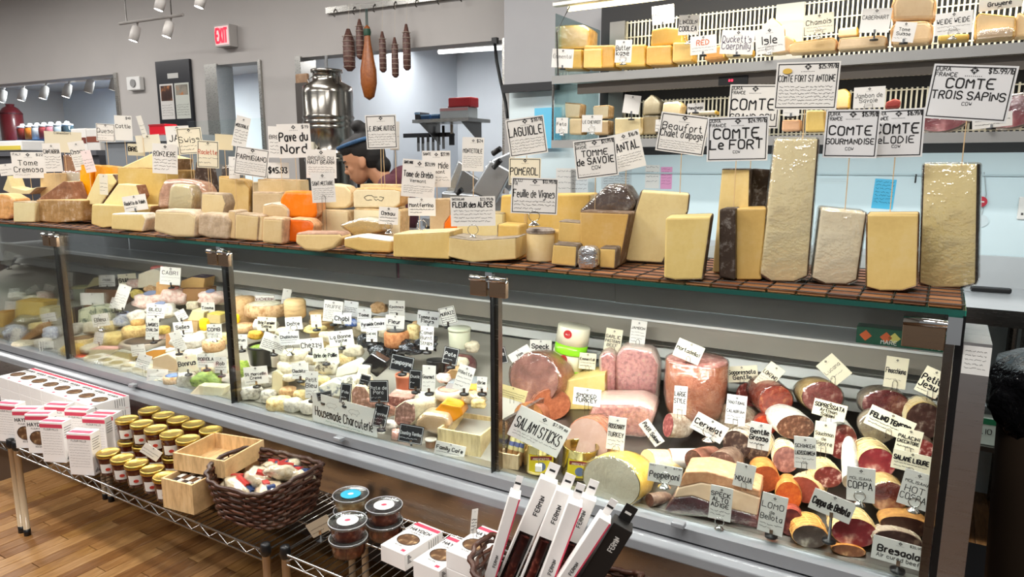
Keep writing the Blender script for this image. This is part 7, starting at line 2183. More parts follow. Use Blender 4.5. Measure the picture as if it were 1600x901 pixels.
for i, (lb, u, v, w, h, y, ro, tx, hd, kw) in enumerate((
        ('blank white card at the cooler end', 879, 91, 34, 28, 3.3, 4, [('Emmental', .2, .5, .09)], 'clip', {}),
        ('white card reading butterkase on a ring', 974, 80, 26, 34, 3.29, 2, [('Butter', .2, .45), ('kase', .2, .68)], 'ring', {}),
        ('white card reading hafod high on the deep yellow block', 1036, 23, 34, 28, 3.4, -4, [('HAFOD', .26, .6, .1)], 'clip', dict(stick=14)),
        ('white card reading coolea on a ring', 1076, 39, 31, 30, 3.33, 2, [('LINCOLN', .2, .45), ('COOLEA', .24, .8, .16)], 'ring', dict(stick=14)),
        ('white card with orange and blue lettering', 1099, 70, 40, 28, 3.29, -3, [('RED', .26, .5, .16)], 'clip', dict(title_ink='#e0703c', fine=2)),
        ('tilted white card in purple script reading ducketts caerphilly', 1152, 66, 50, 36, 3.29, 5, [("Duckett's", .26, .5, .1), ('Caerphilly', .26, .78, .1)], 'clip', dict(title_ink='#4a3c58')),
        ('white card with two blue ink portraits on a ring', 1203, 63, 43, 38, 3.29, -6, [('Isle', .3, .62)], 'ring', dict(fine=2)),
        ('cream card reading chamois on a ring', 1280, 37, 42, 30, 3.31, -3, [('Chamois', .24, .52, .12)], 'ring', dict(fine=2, paper=CREAM, stick=8)),
        ('white tilted card reading cabernart', 1368, 32, 42, 36, 3.33, 4, [('CABERNART', .16, .45, .12)], 'clip', dict(stick=12)),
        ('white card with red rim on the rounded half cheese', 1413, 50, 30, 30, 3.29, 8, [('Tome', .16, .44), ('Suisse', .16, .66)], 'clip', dict(fine=1)),
        ('white card reading weide weide on a ring', 1490, 36, 50, 33, 3.31, -2, [('WEIDE WEIDE', .22, .5, .12)], 'ring', dict(fine=2, stick=8)),
        ('card cropped at the top above the tan-faced half', 1563, 4, 56, 20, 3.38, -3, [('Gruyere', .3, .7)], 'wire', dict(stick=14)),
        ('small white ringed card at the lower shelf end', 878, 196, 19, 24, 3.29, 1, [('Feta', .2, .5)], 'ring', {}),
        ('white ringed card with a red corner on the lower shelf', 925, 193, 32, 26, 3.29, 1, [('LE CHEVROT', .18, .5)], 'ring', {}),
        ('tilted white card half in shade on the lower shelf', 987, 163, 26, 28, 3.33, 8, (), 'clip', dict(stick=10)),
        ('small white card lying on the flat beige slice', 1087, 168, 26, 14, 3.34, -3, [('Manchego', .3, .66)], 'clip', dict(stick=2)),
        ('white card reading jambon de savoie on a ring', 1358, 152, 44, 32, 3.31, -1, [('Jambon de', .2, .5, .11), ('Savoie', .2, .74, .11)], 'ring', dict(stick=8)),
        ('small white card behind the st antoine card', 1236, 175, 24, 12, 3.3, 0, (), 'clip', dict(fine=1)),
        ('white price card stuck before the raw ham', 1550, 188, 52, 22, 3.29, -6, (), 'clip', dict(fine=2)),
        ('small white card behind the beaufort card edge', 1030, 196, 12, 18, 3.29, 2, (), 'clip', dict(fine=2)))):
    kw = dict(kw)
    card(lb, u, v, w, h, y, ro, tx, kw.pop('fine', 0), kw.pop('stick', 3), hd, k=0.6, **kw)

# ---------------------------------------------------------------- wall papers, outlets and counter behind
WYF = CYB - 0.0015
def wall_paper(label, u, v, w, h, m_, n=3, ink='#50505a', roll=0, y=WYF, name='paper_note'):
    P = at_y(u, v, y)
    k = mpp(P)
    t = thing(name, label, 'note', P, 0, rot=(0, R(roll), 0))
    W, H = w * k * 1.15, h * k
    c = from_bm('sheet', prism_bm([(-W / 2, -H / 2), (W / 2, -H / 2), (W / 2, H / 2), (-W / 2, H / 2)], 0.001, 0), m_, t)
    if n:
        b = MB()
        for i in range(n):
            scribble(b, -W * 0.42, W * 0.42, H * (0.38 - 0.8 * i / n), min(H * 0.06, 0.008), -0.0006)
        b.obj('lettering', mat('ink', ink), c)
    return t


BLU = mat('paper', '#58bfe6')
wall_paper('bright blue note pinned on the pale wall between two comte slabs', 1381, 303, 26, 46, BLU, 7, '#1c5a80', 3)
wall_paper('white handwritten sheet on the pale wall', 1019, 276, 20, 36, WHITE, 4)
wall_paper('pink sticky sheet beside the white one', 1041, 278, 16, 34, mat('paper', '#e6a0c8'), 6, '#a04c80')
wall_paper('grid sheet on the wall behind the savoie card', 963, 275, 44, 40, mat('paper', '#c2ced2'), 8)
wall_paper('white sheet with dots behind the pomerol card', 884, 285, 30, 44, WHITE, 4)
wall_paper('pale sheet hanging below the white dotted one', 905, 285, 26, 40, mat('paper', '#dfe6e8'), 5)
wall_paper('black printed strip high on the pale wall', 1302, 283, 38, 8, mat('paper', '#cfdfe2'), 2, '#101010')
wall_paper('sky blue plastic sheet by the cooler end', 856, 200, 42, 62, mat('paper', '#6cc4e8'), 0, y=4.0)
o = thing('hanging_disc', 'round tag hanging by a thin cord at the right wall', 'tag', at_y(1533, 345, WYF))
MB().lathe([(0.028, 0), (0.028, 0.003)], 20).obj('disc', mat('plain', '#cfdcdf'), o, rot=(R(90), 0, 0))
MB().tube([(0, 0, 0.028), (0.008, -0.003, 0.12), (-0.01, -0.003, 0.22)], 0.002).obj('cord', mat('plain', '#b0b8ba'), o)
o = thing('red_badge', 'round red and white badge on the wall cord', 'badge', at_y(1533, 315, WYF - 0.006))
MB().lathe([(0.024, 0), (0.024, 0.004)], 20).obj('badge', mat('ink', '#c03040'), o, rot=(R(90), 0, 0))
MB().box(-0.012, 0.012, -0.006, -0.004, -0.003, 0.003).obj('white_bar', WHITE, o)
P = at_y(1597, 325, WYF)
t = thing('wall_outlet', 'white wall switch plate at the picture edge', 'outlet', P)
from_bm('plate', rbox_bm(0.07, 0.008, 0.1, 0.003, 1, -0.008), WHITE, t, loc=(0.02, 0, -0.05))
MB().box(-0.002, 0.006, -0.010, -0.008, -0.03, -0.02).obj('screw', DSTEEL, t)
MB().box(0.012, 0.03, -0.012, -0.008, -0.02, 0.02).obj('rocker', mat('plain', '#e4e4e0'), t)
# steel hooks and shelf line on the wall
MB_ = thing('wall_rail', 'thin pale utility rail with hooks running along the wall', 'rail', (-0.6, CYB - 0.006, 1.50))
MB().box(-1.2, 1.5, -0.006, 0.004, -0.004, 0.004).obj('rail', mat('plain', '#b9cbd0'), MB_)
for dx in (0.48, 0.68):
    MB().tube([(dx, -0.006, 0), (dx, -0.02, -0.01), (dx, -0.02, -0.03), (dx, -0.03, -0.035)], 0.004).obj('hook', BLACK, MB_)

# back counter with steel top
CT = thing('steel_counter', 'stainless prep counter along the wall behind the case', 'counter', (-0.4, 3.2, 0))
MB().box(-1.35, 2.2, 0.0, 0.655, 0.97, 1.0).obj('worktop', mat('plain', '#a9abad', 0.25), CT)
MB().box(-1.35, 2.2, -0.004, 0.0, 0.94, 1.005).obj('front_edge', mat('metal', '#8f8d88', 0.25), CT)
MB().box(-1.35, 2.2, 0.63, 0.655, 1.0, 1.14).obj('backsplash', mat('plain', '#c0c4c6', 0.3), CT)
MB().box(-1.35, 2.2, 0.05, 0.62, 0.42, 0.44).obj('under_shelf', mat('metal', '#8a8884', 0.3), CT)
for x in (-1.3, 0.72, 2.1):
    for y in (0.05, 0.6):
        MB().tube([(x, y, 0), (x, y, 0.97)], 0.02, 10).obj('leg', DSTEEL, CT)
P = at_z(1585, 432, 1.001)
t = thing('folded_towel', 'folded white towel on the steel counter', 'towel', P, R(6))
from_bm('cloth', rbox_bm(0.28, 0.16, 0.022, 0.009, 3, jit=0.002), mat('bloom', '#f0efec', None, '#d8d6d0'), t, True)
from_bm('fold', rbox_bm(0.25, 0.1, 0.018, 0.008, 3, jit=0.002), mat('bloom', '#f0efec', None, '#d8d6d0'), t, True, loc=(0.01, 0.03, 0.019))
P = Vector((at_y(1552, 408, 3.7).x, 3.62, 1.001))
t = thing('knife', 'knife with thick black handle lying on the steel counter', 'knife', P + Vector((0, 0, 0.002)), R(4))
from_bm('handle', rbox_bm(0.15, 0.03, 0.024, 0.009, 3), BLACK, t)
MB().box(-0.30, -0.07, 0.002, 0.028, 0.009, 0.012).obj('blade', CHROME, t)
P = at_z(1545, 664, 0.441)
t = thing('tape_box', 'small white and green carton on the lower counter shelf', 'carton', at_y(1538, 660, 3.27), R(0))
t.location.z = 0.441
from_bm('carton', rbox_bm(0.085, 0.06, 0.11, 0.002, 1), mat('paper', '#cfe0d6'), t)
MB().box(-0.0425, 0.0425, -0.001, 0.001, 0.085, 0.109).obj('green_band', mat('ink', '#1c7a50'), t)
w = MB()
write(w, 'OLIO', 0, 0.045, 0.02, 0.07, -0.0012, 0.15)
w.obj('lettering', INK, t)
# bin with black liner at the end of the case
P = at_z(1640, 905, 0.0)
t = thing('trash_bin', 'grey bin lined with a black plastic bag behind the case end', 'bin', (0.395, 2.5, 0))
MB().lathe([(0.15, 0), (0.17, 0.05), (0.20, 0.86), (0.205, 0.88)], 24).obj('barrel', mat('plain', '#4a3c30', 0.5), t, True)
bm = bmesh.new()
bmesh.ops.create_uvsphere(bm, u_segments=28, v_segments=18, radius=1)
for v in bm.verts:
    q = v.co
    f = 1 + 0.16 * noise.noise(q * 2.2) + 0.06 * noise.noise(q * 6)
    v.co = Vector((q.x * 0.23 * f, q.y * 0.23 * f, 0.90 + q.z * (0.15 if q.z > 0 else 0.22) * f))
from_bm('bag_liner', bm, mat('bag', '#141416'), t, True)
t = thing('floor_mat', 'black rubber floor mat behind the case end', 'mat', (0.62, 2.78, 0.0002))
from_bm('rubber', rbox_bm(0.85, 0.5, 0.012, 0.005, 1), BLACK, t)
from_bm('raised_edge', rbox_bm(0.85, 0.03, 0.016, 0.005, 1), BLACK, t)

# ================================================================ person behind the case
_b = bmesh.new()
bmesh.ops.create_uvsphere(_b, u_segments=14, v_segments=10, radius=1)
_b.verts.index_update()
BALL = ([tuple(v.co) for v in _b.verts], [tuple(v.index for v in f.verts) for f in _b.faces])
_b.free()


def blob(parts, vox=0.006, smooth=4):
    """one continuous skin grown over ellipsoids (centre, radii) and limbs (a, b, ra, rb)"""
    mb = MB()
    for p in parts:
        if len(p) == 2:
            c, q = p
            sp = [(c, q)]
        else:
            a, b, ra, rb = Vector(p[0]), Vector(p[1]), p[2], p[3]
            sp = [(a.lerp(b, i / 8), (ra + (rb - ra) * i / 8,) * 3) for i in range(9)]
        for c, q in sp:
            V, Fc = BALL
            mb.add([(c[0] + v[0] * q[0], c[1] + v[1] * q[1], c[2] + v[2] * q[2]) for v in V], Fc)
    me = bpy.data.meshes.new('tmp')
    me.from_pydata(mb.V, [], mb.F)
    o = bpy.data.objects.new('tmp', me)
    COL.objects.link(o)
    r = o.modifiers.new('r', 'REMESH')
    r.mode = 'VOXEL'
    r.voxel_size = vox
    s = o.modifiers.new('s', 'SMOOTH')
    s.iterations = smooth
    dg = bpy.context.evaluated_depsgraph_get()
    out = bpy.data.meshes.new_from_object(o.evaluated_get(dg))
    bpy.data.objects.remove(o)
    for p in out.polygons:
        p.use_smooth = True
    return out


WP = at_y(583, 280, 2.86)
cdir = Vector((-WP.x, -WP.y)).normalized()
yw = math.atan2(-cdir.x, cdir.y)
W_ = thing('person', 'person in maroon shirt and navy headband bending over work behind the counter', 'person', (WP.x, WP.y, 0), yw - R(12))
PV = Vector((-0.04, 0, 1.46))
HR = Matrix.Translation(PV) @ Matrix.Rotation(R(24), 4, 'Y') @ Matrix.Translation(-PV)


def hd(c, r=None):
    c = HR @ Vector(c)
    return (c, r) if r else c


SK = [hd((0, 0, 1.62), (.096, .074, .102)), hd((.035, 0, 1.565), (.06, .056, .082)), hd((.062, 0, 1.507), (.028, .03, .02)), hd((.098, 0, 1.572), (.022, .013, .014)), hd((.09, 0, 1.598), (.014, .010, .03)),
      hd((.092, 0, 1.538), (.012, .022, .008)), hd((.088, 0, 1.527), (.012, .02, .008)), hd((.08, 0, 1.627), (.018, .045, .012)), hd((-.008, .074, 1.58), (.02, .011, .032)), hd((-.008, -.074, 1.58), (.02, .011, .032)), hd((.062, .035, 1.575), (.025, .022, .025)), hd((.062, -.035, 1.575), (.025, .022, .025)),
      (hd((-.03, 0, 1.54)), (-.1, 0, 1.42), .05, .056), ((-.09, 0, 1.26), (.11, .165, .16)), ((-.1, 0, 1.05), (.10, .14, .17)), ((-.1, 0, .9), (.115, .16, .12))]
for s in (-1, 1):
    SK += [((-.12, s * .145, 1.42), (-.02, s * .21, 1.12), .05, .042), ((-.02, s * .21, 1.12), (.2, s * .13, 1.09), .04, .028), ((.235, s * .115, 1.085), (.04, .018, .035)),
           ((-.1, s * .085, .88), (-.1, s * .1, .48), .085, .055), ((-.1, s * .1, .48), (-.12, s * .1, .08), .052, .038), ((-.05, s * .1, .035), (.12, .045, .035))]
    for k in range(4):
        z = 1.108 - k * 0.016
        SK += [((.262, s * .11, z), (.295, s * .10, z - .008), .0085, .008), ((.295, s * .10, z - .008), (.305, s * .085, z - .03), .008, .007)]
    SK.append(((.235, s * .095, 1.11), (.275, s * .07, 1.115), .010, .008))
me = blob(SK, 0.0055, 3)
me.materials.append(mat('plain', '#c08a68', 0.5))
link('body', me, W_)
hair = [hd((.022, 0, 1.672), (.074, .076, .055)), hd((-.032, 0, 1.645), (.098, .084, .096)), hd((-.06, 0, 1.60), (.07, .078, .09)), hd((-.055, 0, 1.765), (.038, .036, .034)), hd((-.07, 0, 1.735), (.035, .035, .04)), hd((-.085, 0, 1.53), (.045, .06, .05))]
me = blob(hair, 0.006, 3)
me.materials.append(mat('ink', '#0d0a0a'))
hr_ = link('hair', me, W_)
bnd = MB()
bnd.tube([HR @ Vector((-.02 + .112 * math.cos(a * math.pi / 16), .086 * math.sin(a * math.pi / 16), 1.690 + .012 * math.cos(a * math.pi / 16))) for a in range(32)], 0.0105, 8, closed=True)
bnd.obj('headband', mat('casing', '#1f4468', 0.7, '#3a648c'), W_, True)
shirt = [((-.17, 0, 1.46), (.09, .14, .085)), ((-.11, 0, 1.29), (.13, .18, .175)), ((-.1, 0, 1.05), (.118, .16, .19)), ((-.1, 0, .93), (.125, .17, .12)), ((-.105, 0, 1.435), (.075, .11, .055))]
for s in (-1, 1):
    shirt += [((-.12, s * .14, 1.43), (-.05, s * .21, 1.15), .072, .06)]
me = blob(shirt, 0.008, 5)
me.materials.append(mat('casing', '#451524', 0.8, '#54202f'))
link('shirt', me, W_)
tr = []
for s in (-1, 1):
    tr += [((-.1, s * .085, .88), (-.1, s * .1, .48), .1, .07), ((-.1, s * .1, .48), (-.12, s * .1, .1), .066, .055)]
me = blob(tr, 0.01, 3)
me.materials.append(mat('plain', '#23232a', 0.8))
link('trousers', me, W_)
MB().tube([(.03, .10, 1.28), (-.03, .12, 1.385), (-.10, .09, 1.43), (-.14, 0, 1.42)], 0.008, 6).obj('apron_strap', mat('plain', '#8a8a8c'), W_, True)
e_ = MB()
for s in (-1, 1):
    c = HR @ Vector((.083, s * .036, 1.597))
    MB().lathe([(0.0005, -.006), (.011, 0), (.0005, .006)], 12, c).obj('eye', mat('gloss', '#1a1210', 0.2), W_, True)
    MB().tube([HR @ Vector((.096, s * .014, 1.622)), HR @ Vector((.09, s * .036, 1.628)), HR @ Vector((.074, s * .055, 1.622))], 0.0035, 5).obj('eyebrow', mat('ink', '#1a1412'), W_)
MB().tube([HR @ Vector((.101, -.02, 1.532)), HR @ Vector((.106, 0, 1.533)), HR @ Vector((.101, .02, 1.532))], 0.003, 5).obj('lips', mat('plain', '#9a5a50'), W_, True)

# ================================================================ things on and under the header wall
def wall_thing(name, label, cat, u, v, off=0.0):
    P = hpt(u, v)
    d = (HB - HA).normalized()
    return thing(name, label, cat, P - Vector((-d.y, d.x, 0)) * off, math.atan2(d.y, d.x))


a, b = hpt(514, 18), hpt(752, -8)
t = wall_thing('hook_rail', 'steel hanging rail with hooks high on the header wall', 'rail', 514, 18, 0.03)
L = (b - a).length
MB().box(0, L, -0.01, 0.03, -0.022, 0.022).obj('bar', STEEL, t)
for i in range(7):
    x = 0.10 + i * 0.19
    MB().tube([(x, -0.012, 0.0), (x, -0.03, -0.02), (x, -0.04, -0.05), (x, -0.02, -0.055)], 0.005).obj('hook', DSTEEL, t)
t = wall_thing('cured_ham_leg', 'whole cured ham leg hanging by a green rope from the rail', 'ham', 590, 158, 0.10)
k = mpp(t.location)
H = 112 * k
MB().lathe([(0.004, 0), (9 * k, 5 * k), (14 * k, 25 * k), (14 * k, 45 * k), (10 * k, 65 * k), (6 * k, 85 * k), (4.5 * k, 100 * k), (5 * k, 108 * k), (0.003, H)], 20, sy=0.7).obj('leg', mat('casing', '#8a4a1c', 0.35, '#a8622c'), t, True)
MB().lathe([(5.2 * k, 96 * k), (6.2 * k, 101 * k), (5.2 * k, 106 * k)], 12, cap=False, sy=0.9).obj('green_collar', mat('plain', '#1c4a34'), t, True)
for s in (-1, 1):
    MB().tube([(s * 1.5 * k, 0, 104 * k), (s * 1.2 * k, 0, 135 * k)], 0.004).obj('rope', mat('plain', '#2c4a44'), t)
for u, v0, v1, r, lb in ((557, 50, 113, 9, 'pointed dark salami hanging at the rail end'), (574, 35, 95, 6, 'slim dark salami hanging just left of the ham leg'), (609, 54, 115, 5.5, 'slim netted salami hanging just right of the ham leg'), (628, 63, 123, 5.5, 'lowest hanging slim salami'), (646, 43, 112, 6, 'hanging salami farthest along the rail')):
    t = wall_thing('hanging_salami', lb, 'salami', u, v1, 0.08)
    k = mpp(t.location)
    h = (v1 - v0) * k
    MB().lathe([(r * .4 * k, 0), (r * k, r * .6 * k), (r * 1.05 * k, h * 0.4), (r * 0.95 * k, h * 0.75), (r * 0.3 * k, h)], 14).obj('casing', mat('casing', '#4a2a24', 0.5, '#7a5a50'), t, True)
    nb = MB()
    for i in range(7):
        z = h * (0.1 + 0.12 * i)
        nb.tube([(r * 1.07 * k * math.cos(q * math.pi / 6), r * 1.07 * k * math.sin(q * math.pi / 6), z) for q in range(12)], 0.002, 4, closed=True)
    nb.obj('net_lattice', mat('plain', '#b8a898'), t)
    MB().tube([(0, 0, h), (0, 0.02, h + max(0.05, (v0 - 12) * k))], 0.0015, 4).obj('string', mat('plain', '#c8beb0'), t)
t = wall_thing('exit_sign', 'lit exit sign with red letters on the header wall', 'sign', 360, 58, 0.06)
k = mpp(t.location) * 1.25
MB().box(-13 * k, 13 * k, -0.03, 0.055, -13 * k, 13 * k).obj('housing', mat('plain', '#b9b5b2'), t)
w = MB()
write(w, 'EXIT', 0, -8 * k, 16 * k, 21 * k, -0.0315, 0.2, wob=0.0)
w.obj('lettering', mat('emit', '#ff1838', 1.1), t)
MB().box(-11.5 * k, 11.5 * k, -0.0312, -0.03, -11 * k, 11 * k).obj('sign_face', mat('emit', '#e8b8b8', 0.5), t)
P = at_y(613, 122, 6.5)
t = thing('exit_sign', 'small red exit sign far behind the hanging ham', 'sign', P)
MB().box(-.11, .11, 0, 0.05, -.07, .07).obj('housing', mat('emit', '#d02840', 0.5), t)
w = MB()
write(w, 'EXIT', 0, -.045, .09, .19, -0.002, 0.2, wob=0)
w.obj('lettering', mat('emit', '#ff8090', 2.0), t)
t = wall_thing('alarm_box', 'white alarm box with round sounder on the grey wall panel', 'alarm', 216, 131, 0.02)
k = mpp(t.location) * 1.2
from_bm('case', rbox_bm(26 * k, 0.05, 17 * k, 0.008), mat('plain', '#dcdcda'), t, loc=(0, -0.035, -8.5 * k))
MB().lathe([(5 * k, 0), (5 * k, 0.012)], 16).obj('sounder', mat('plain', '#8a8a8a'), t, loc=(1 * k, -0.034, 0), rot=(R(90), 0, 0))
t = wall_thing('notice_board', 'black notice board with two printed pages on the wall panel', 'board', 277, 152, 0.02)
k = mpp(t.location) * 1.28
MB().box(-30 * k, 30 * k, -0.01, 0.015, -43 * k, 43 * k).obj('board', mat('plain', '#15171f', 0.3), t)
for x0, x1, c in ((-25, -1, '#c9c6c2'), (2, 27, '#b9bcb4')):
    p_ = MB().box(x0 * k, x1 * k, -0.013, -0.01, -26 * k, 16 * k).obj('page', mat('paper', c), t)
    MB().box((x0 + 2) * k, (x1 - 2) * k, -0.0145, -0.0132, (-4 if x0 < 0 else 2) * k, 14 * k).obj('photo_print', mat('meat', '#3a2018' if x0 < 0 else '#8a8478', 14, '#b0703c'), p_)
    w = MB()
    for i in range(5):
        scribble(w, (x0 + 2) * k, (x1 - 2) * k, (-10 - 3 * i) * k, 1.3 * k, -0.0136)
    w.obj('lettering', INK, p_)
MB().box(-9 * k, 10 * k, -0.0135, -0.01, 22 * k, 28 * k).obj('title_strip', mat('paper', '#b8b8b4'), t)


def spot(label, u, v, y, sc=1.0, lit=True):
    P = at_y(u, v, y)
    t = thing('track_spotlight', label, 'spotlight', P, rot=(R(-14), R(10), 0))
    MB().lathe([(0.034 * sc, -0.06 * sc), (0.036 * sc, 0.0), (0.03 * sc, 0.05 * sc), (0.012 * sc, 0.06 * sc)], 16).obj('shade', mat('plain', '#c2beba'), t, True)
    MB().lathe([(0.030 * sc, -0.061 * sc), (0.0005, -0.064 * sc)], 16).obj('bulb', mat('emit', '#fffaf0', 14.0 if lit else 0.6), t, True)
    MB().tube([(0, 0, 0.05 * sc), (0, 0, 0.10 * sc)], 0.008 * sc).obj('stem', mat('plain', '#a8a4a0'), t)


a, b = at_y(187, 37, 3.4), at_y(286, 23, 3.4)
t = thing('light_track', 'short suspended light track with two spots near the exit sign', 'track light', a)
MB().tube([(0, 0, 0), tuple(b - a)], 0.012, 8).obj('rail', mat('plain', '#8a8682'), t)
for f in (0.12, 0.83):
    q = (b - a) * f
    MB().tube([tuple(q), (q.x, q.y, 3.9 - a.z)], 0.005).obj('suspension_rod', DSTEEL, t)
spot('spotlight on the short track, further from the exit sign', 211, 52, 3.4)
spot('spotlight on the short track, closer to the exit sign', 263, 45, 3.4)
spot('bright spotlight at the picture top above the short track', 251, 3, 3.3)
spot('spotlight cut by the picture top right of the short track', 314, -2, 3.3)
a, b = at_y(-30, 137, 4.5), at_y(186, 121, 4.7)
t = thing('light_track', 'long white light track in the far room opening', 'track light', a)
MB().tube([(0, 0, 0), tuple(b - a)], 0.02, 8).obj('rail', mat('plain', '#e6e4e0'), t)
MB().tube([(0, 0, 0.02), (0, 0, 3.9 - a.z)], 0.008).obj('suspension_rod', DSTEEL, t)
for u, v, lb in ((4, 150, 'first'), (35, 147, 'second'), (69, 144, 'third'), (105, 141, 'fourth')):
    spot('lit spotlight on the long far-room track, ' + lb + ' from the picture edge', u, v, 4.55, 1.3)
for u, v, lb in ((140, 134, 'unlit grey spotlight on the long far-room track'), (179, 130, 'unlit grey spotlight at the end of the far-room track')):
    spot(lb, u, v, 4.6, 1.3, False)

# ---------------------------------------------------------------- far room and prep area
def shelf_box(name, label, cat, u0, u1, v0, v1, y, d, col, kind='plain', extra=None, z0=None):
    a, b = at_y(u0, v1, y), at_y(u1, v0, y)
    a.z = a.z if z0 is None else z0
    t = thing(name, label, cat, ((a.x + b.x) / 2, y, a.z))
    w = b.x - a.x
    from_bm('body', rbox_bm(w, d, b.z - a.z, min(0.01, w * .1)), mat(kind, col), t)
    if extra:
        MB().box(-w * .48, w * .48, -0.003, 0.0, (b.z - a.z) * extra[1], (b.z - a.z) * extra[2]).obj(extra[3], mat('plain', extra[0]), t)
    return t


def floor_unit(name, label, cat, u0, u1, vt, y, d, col, edge):
    a, b = at_y(u0, vt, y), at_y(u1, vt, y)
    z = (a.z + b.z) / 2
    t = thing(name, label, cat, ((a.x + b.x) / 2, y, 0))
    w = b.x - a.x
    MB().box(-w / 2, w / 2, 0.02, d, 0, z - 0.04).obj('cabinet', mat('plain', col), t)
    MB().box(-w / 2, w / 2, 0, d, z - 0.04, z).obj('top', mat('plain', edge), t)
    return z


z1 = floor_unit('far_counter', 'dark counter with blue edge in the far room', 'counter', -20, 118, 218, 4.9, 0.5, '#2a2c30', '#3f78b4')
for i, (u, c, lb) in enumerate(((31, '#7a2c24', 'jar of dark red preserves'), (43, '#c8762c', 'jar of orange preserves'), (54, '#b8bcc0', 'clear empty jar'), (65, '#8a3a3c', 'jar of rosy preserves'), (76, '#c07078', 'jar of pink preserves'), (88, '#9aa4a8', 'jar with grey contents'), (101, '#2c3a40', 'dark glass jar'))):
    P = at_y(u, 216, 5.0)
    t = thing('lidded_jar', lb + ' with white lid on the far counter', 'jar', (P.x, 5.05, z1))
    MB().lathe([(.07, 0), (.075, .01), (.075, .15), (.06, .17)], 16).obj('glass_body', mat('gloss', c, 0.1), t, True)
    MB().lathe([(.07, .17), (.07, .19), (.03, .20), (.025, .225), (.001, .23)], 16).obj('lid', mat('plain', '#dfe0de'), t, True)
P = at_y(19, 214, 5.3)
t = thing('red_cylinder', 'tall dark red metal canister in the far room', 'canister', (P.x, 5.32, z1))
MB().lathe([(.14, 0), (.15, .02), (.15, .42), (.10, .49), (.05, .52), (.06, .55)], 20).obj('body', mat('gloss', '#6b1c20', 0.35), t, True)
MB().lathe([(.152, .40), (.152, .42)], 20, cap=False).obj('band', mat('plain', '#4a1216'), t)
shelf_box('white_carton', 'long white carton at the picture edge of the far counter', 'carton', -6, 32, 219, 236, 3.2, 0.2, '#e9e8e4', 'plain', ('#d8c34c', .1, .5, 'yellow_mark'))
z5 = floor_unit('supply_rack', 'grey supply rack behind the counter cheeses', 'rack', -20, 150, 236, 3.2, 0.5, '#3c3c42', '#55565c')
t = shelf_box('cake_stand', 'white cake in a clear box on the far rack', 'cake', 112, 133, 200, 224, 3.5, 0.2, '#dcd8d2', 'plain', ('#6b2c20', .35, .6, 'jam_layer'), z5)
shelf_box('cake_stand', 'white cake with dark filling beside the first', 'cake', 136, 153, 200, 224, 3.5, 0.2, '#d2cec8', 'plain', ('#7a3c28', .4, .65, 'jam_layer'), z5)
z4 = floor_unit('rear_cabinet', 'grey cabinet behind the counter carrying the red box', 'cabinet', 158, 300, 212, 2.98, 0.4, '#7c8288', '#9aa0a4')
shelf_box('red_cup', 'bright red box on the rear worktop in front of the grey panel', 'box', 233, 257, 193, 212, 3.0, 0.1, '#d01c2c', 'gloss', ('#a01420', .86, .98, 'lid_edge'), z4)
shelf_box('brown_loaf', 'brown crusted loaf behind the sticks', 'bread', 176, 206, 222, 244, 3.02, 0.1, '#7a3c28', 'rind', ('#a86a48', .7, .9, 'crust_highlight'), z4)
# steel oil fusti on its stand
P = at_y(517, 262, 3.62)
k = mpp(P)
t = thing('steel_tank', 'ribbed stainless steel oil tank with tap and side handles', 'tank', (P.x, 3.62, P.z - 0.25))
h0 = 0.25
pr = [(0, 0.02), (37 * k, 0), (38 * k, 0.02)]
for zz in (h0 + 12 * k, h0 + 20 * k, h0 + 60 * k, h0 + 68 * k, h0 + 76 * k):
    pr += [(38 * k, zz - 3 * k), (39.6 * k, zz), (38 * k, zz + 3 * k)]
pr += [(38 * k, h0 + 112 * k), (37 * k, h0 + 122 * k), (22 * k, h0 + 130 * k), (21 * k, h0 + 142 * k), (24 * k, h0 + 143 * k), (24 * k, h0 + 147 * k), (2 * k, h0 + 148 * k)]
MB().lathe(pr[1:], 36).obj('drum', mat('chrome', '#8f8b84', 0.2), t, True)
MB().tube([(0, 0, h0 + 146 * k), (0, 0, h0 + 168 * k)], 2.4 * k).obj('lid_post', CHROME, t)
for s in (-1, 1):
    MB().tube([(s * 27 * k, -6 * k, h0 + 120 * k), (s * 33 * k, -8 * k, h0 + 134 * k), (s * 24 * k, -6 * k, h0 + 138 * k)], 1.3 * k).obj('handle', DSTEEL, t)
MB().tube([(12 * k, -39 * k, h0 + 30 * k), (12 * k, -46 * k, h0 + 38 * k), (12 * k, -46 * k, h0 - 30 * k)], 2.5 * k, 8).obj('tap', mat('plain', '#cfc8b4'), t)
t2 = thing('tank_stand', 'steel stand carrying the oil tank', 'stand', (P.x, 3.62, 0))
MB().box(-.2, .2, -.2, .2, P.z - 0.29, P.z - 0.25).obj('plate', STEEL, t2)
for sx in (-1, 1):
    for sy in (-1, 1):
        MB().tube([(sx * .17, sy * .17, 0), (sx * .17, sy * .17, P.z - 0.29)], .02).obj('leg', DSTEEL, t2)
t = shelf_box('leaning_board', 'wooden framed board leaning beside the steel tank', 'board', 468, 479, 114, 262, 3.85, 0.03, '#8a6c50', 'wood', ('#3a3430', .03, .97, 'dark_face'), 0.001)
shelf_box('dark_backpack', 'dark hanging bag beside the worker', 'bag', 556, 572, 192, 262, 4.0, 0.2, '#1c1c20', 'bag', ('#2c2c30', .4, .5, 'strap'), 0.001)
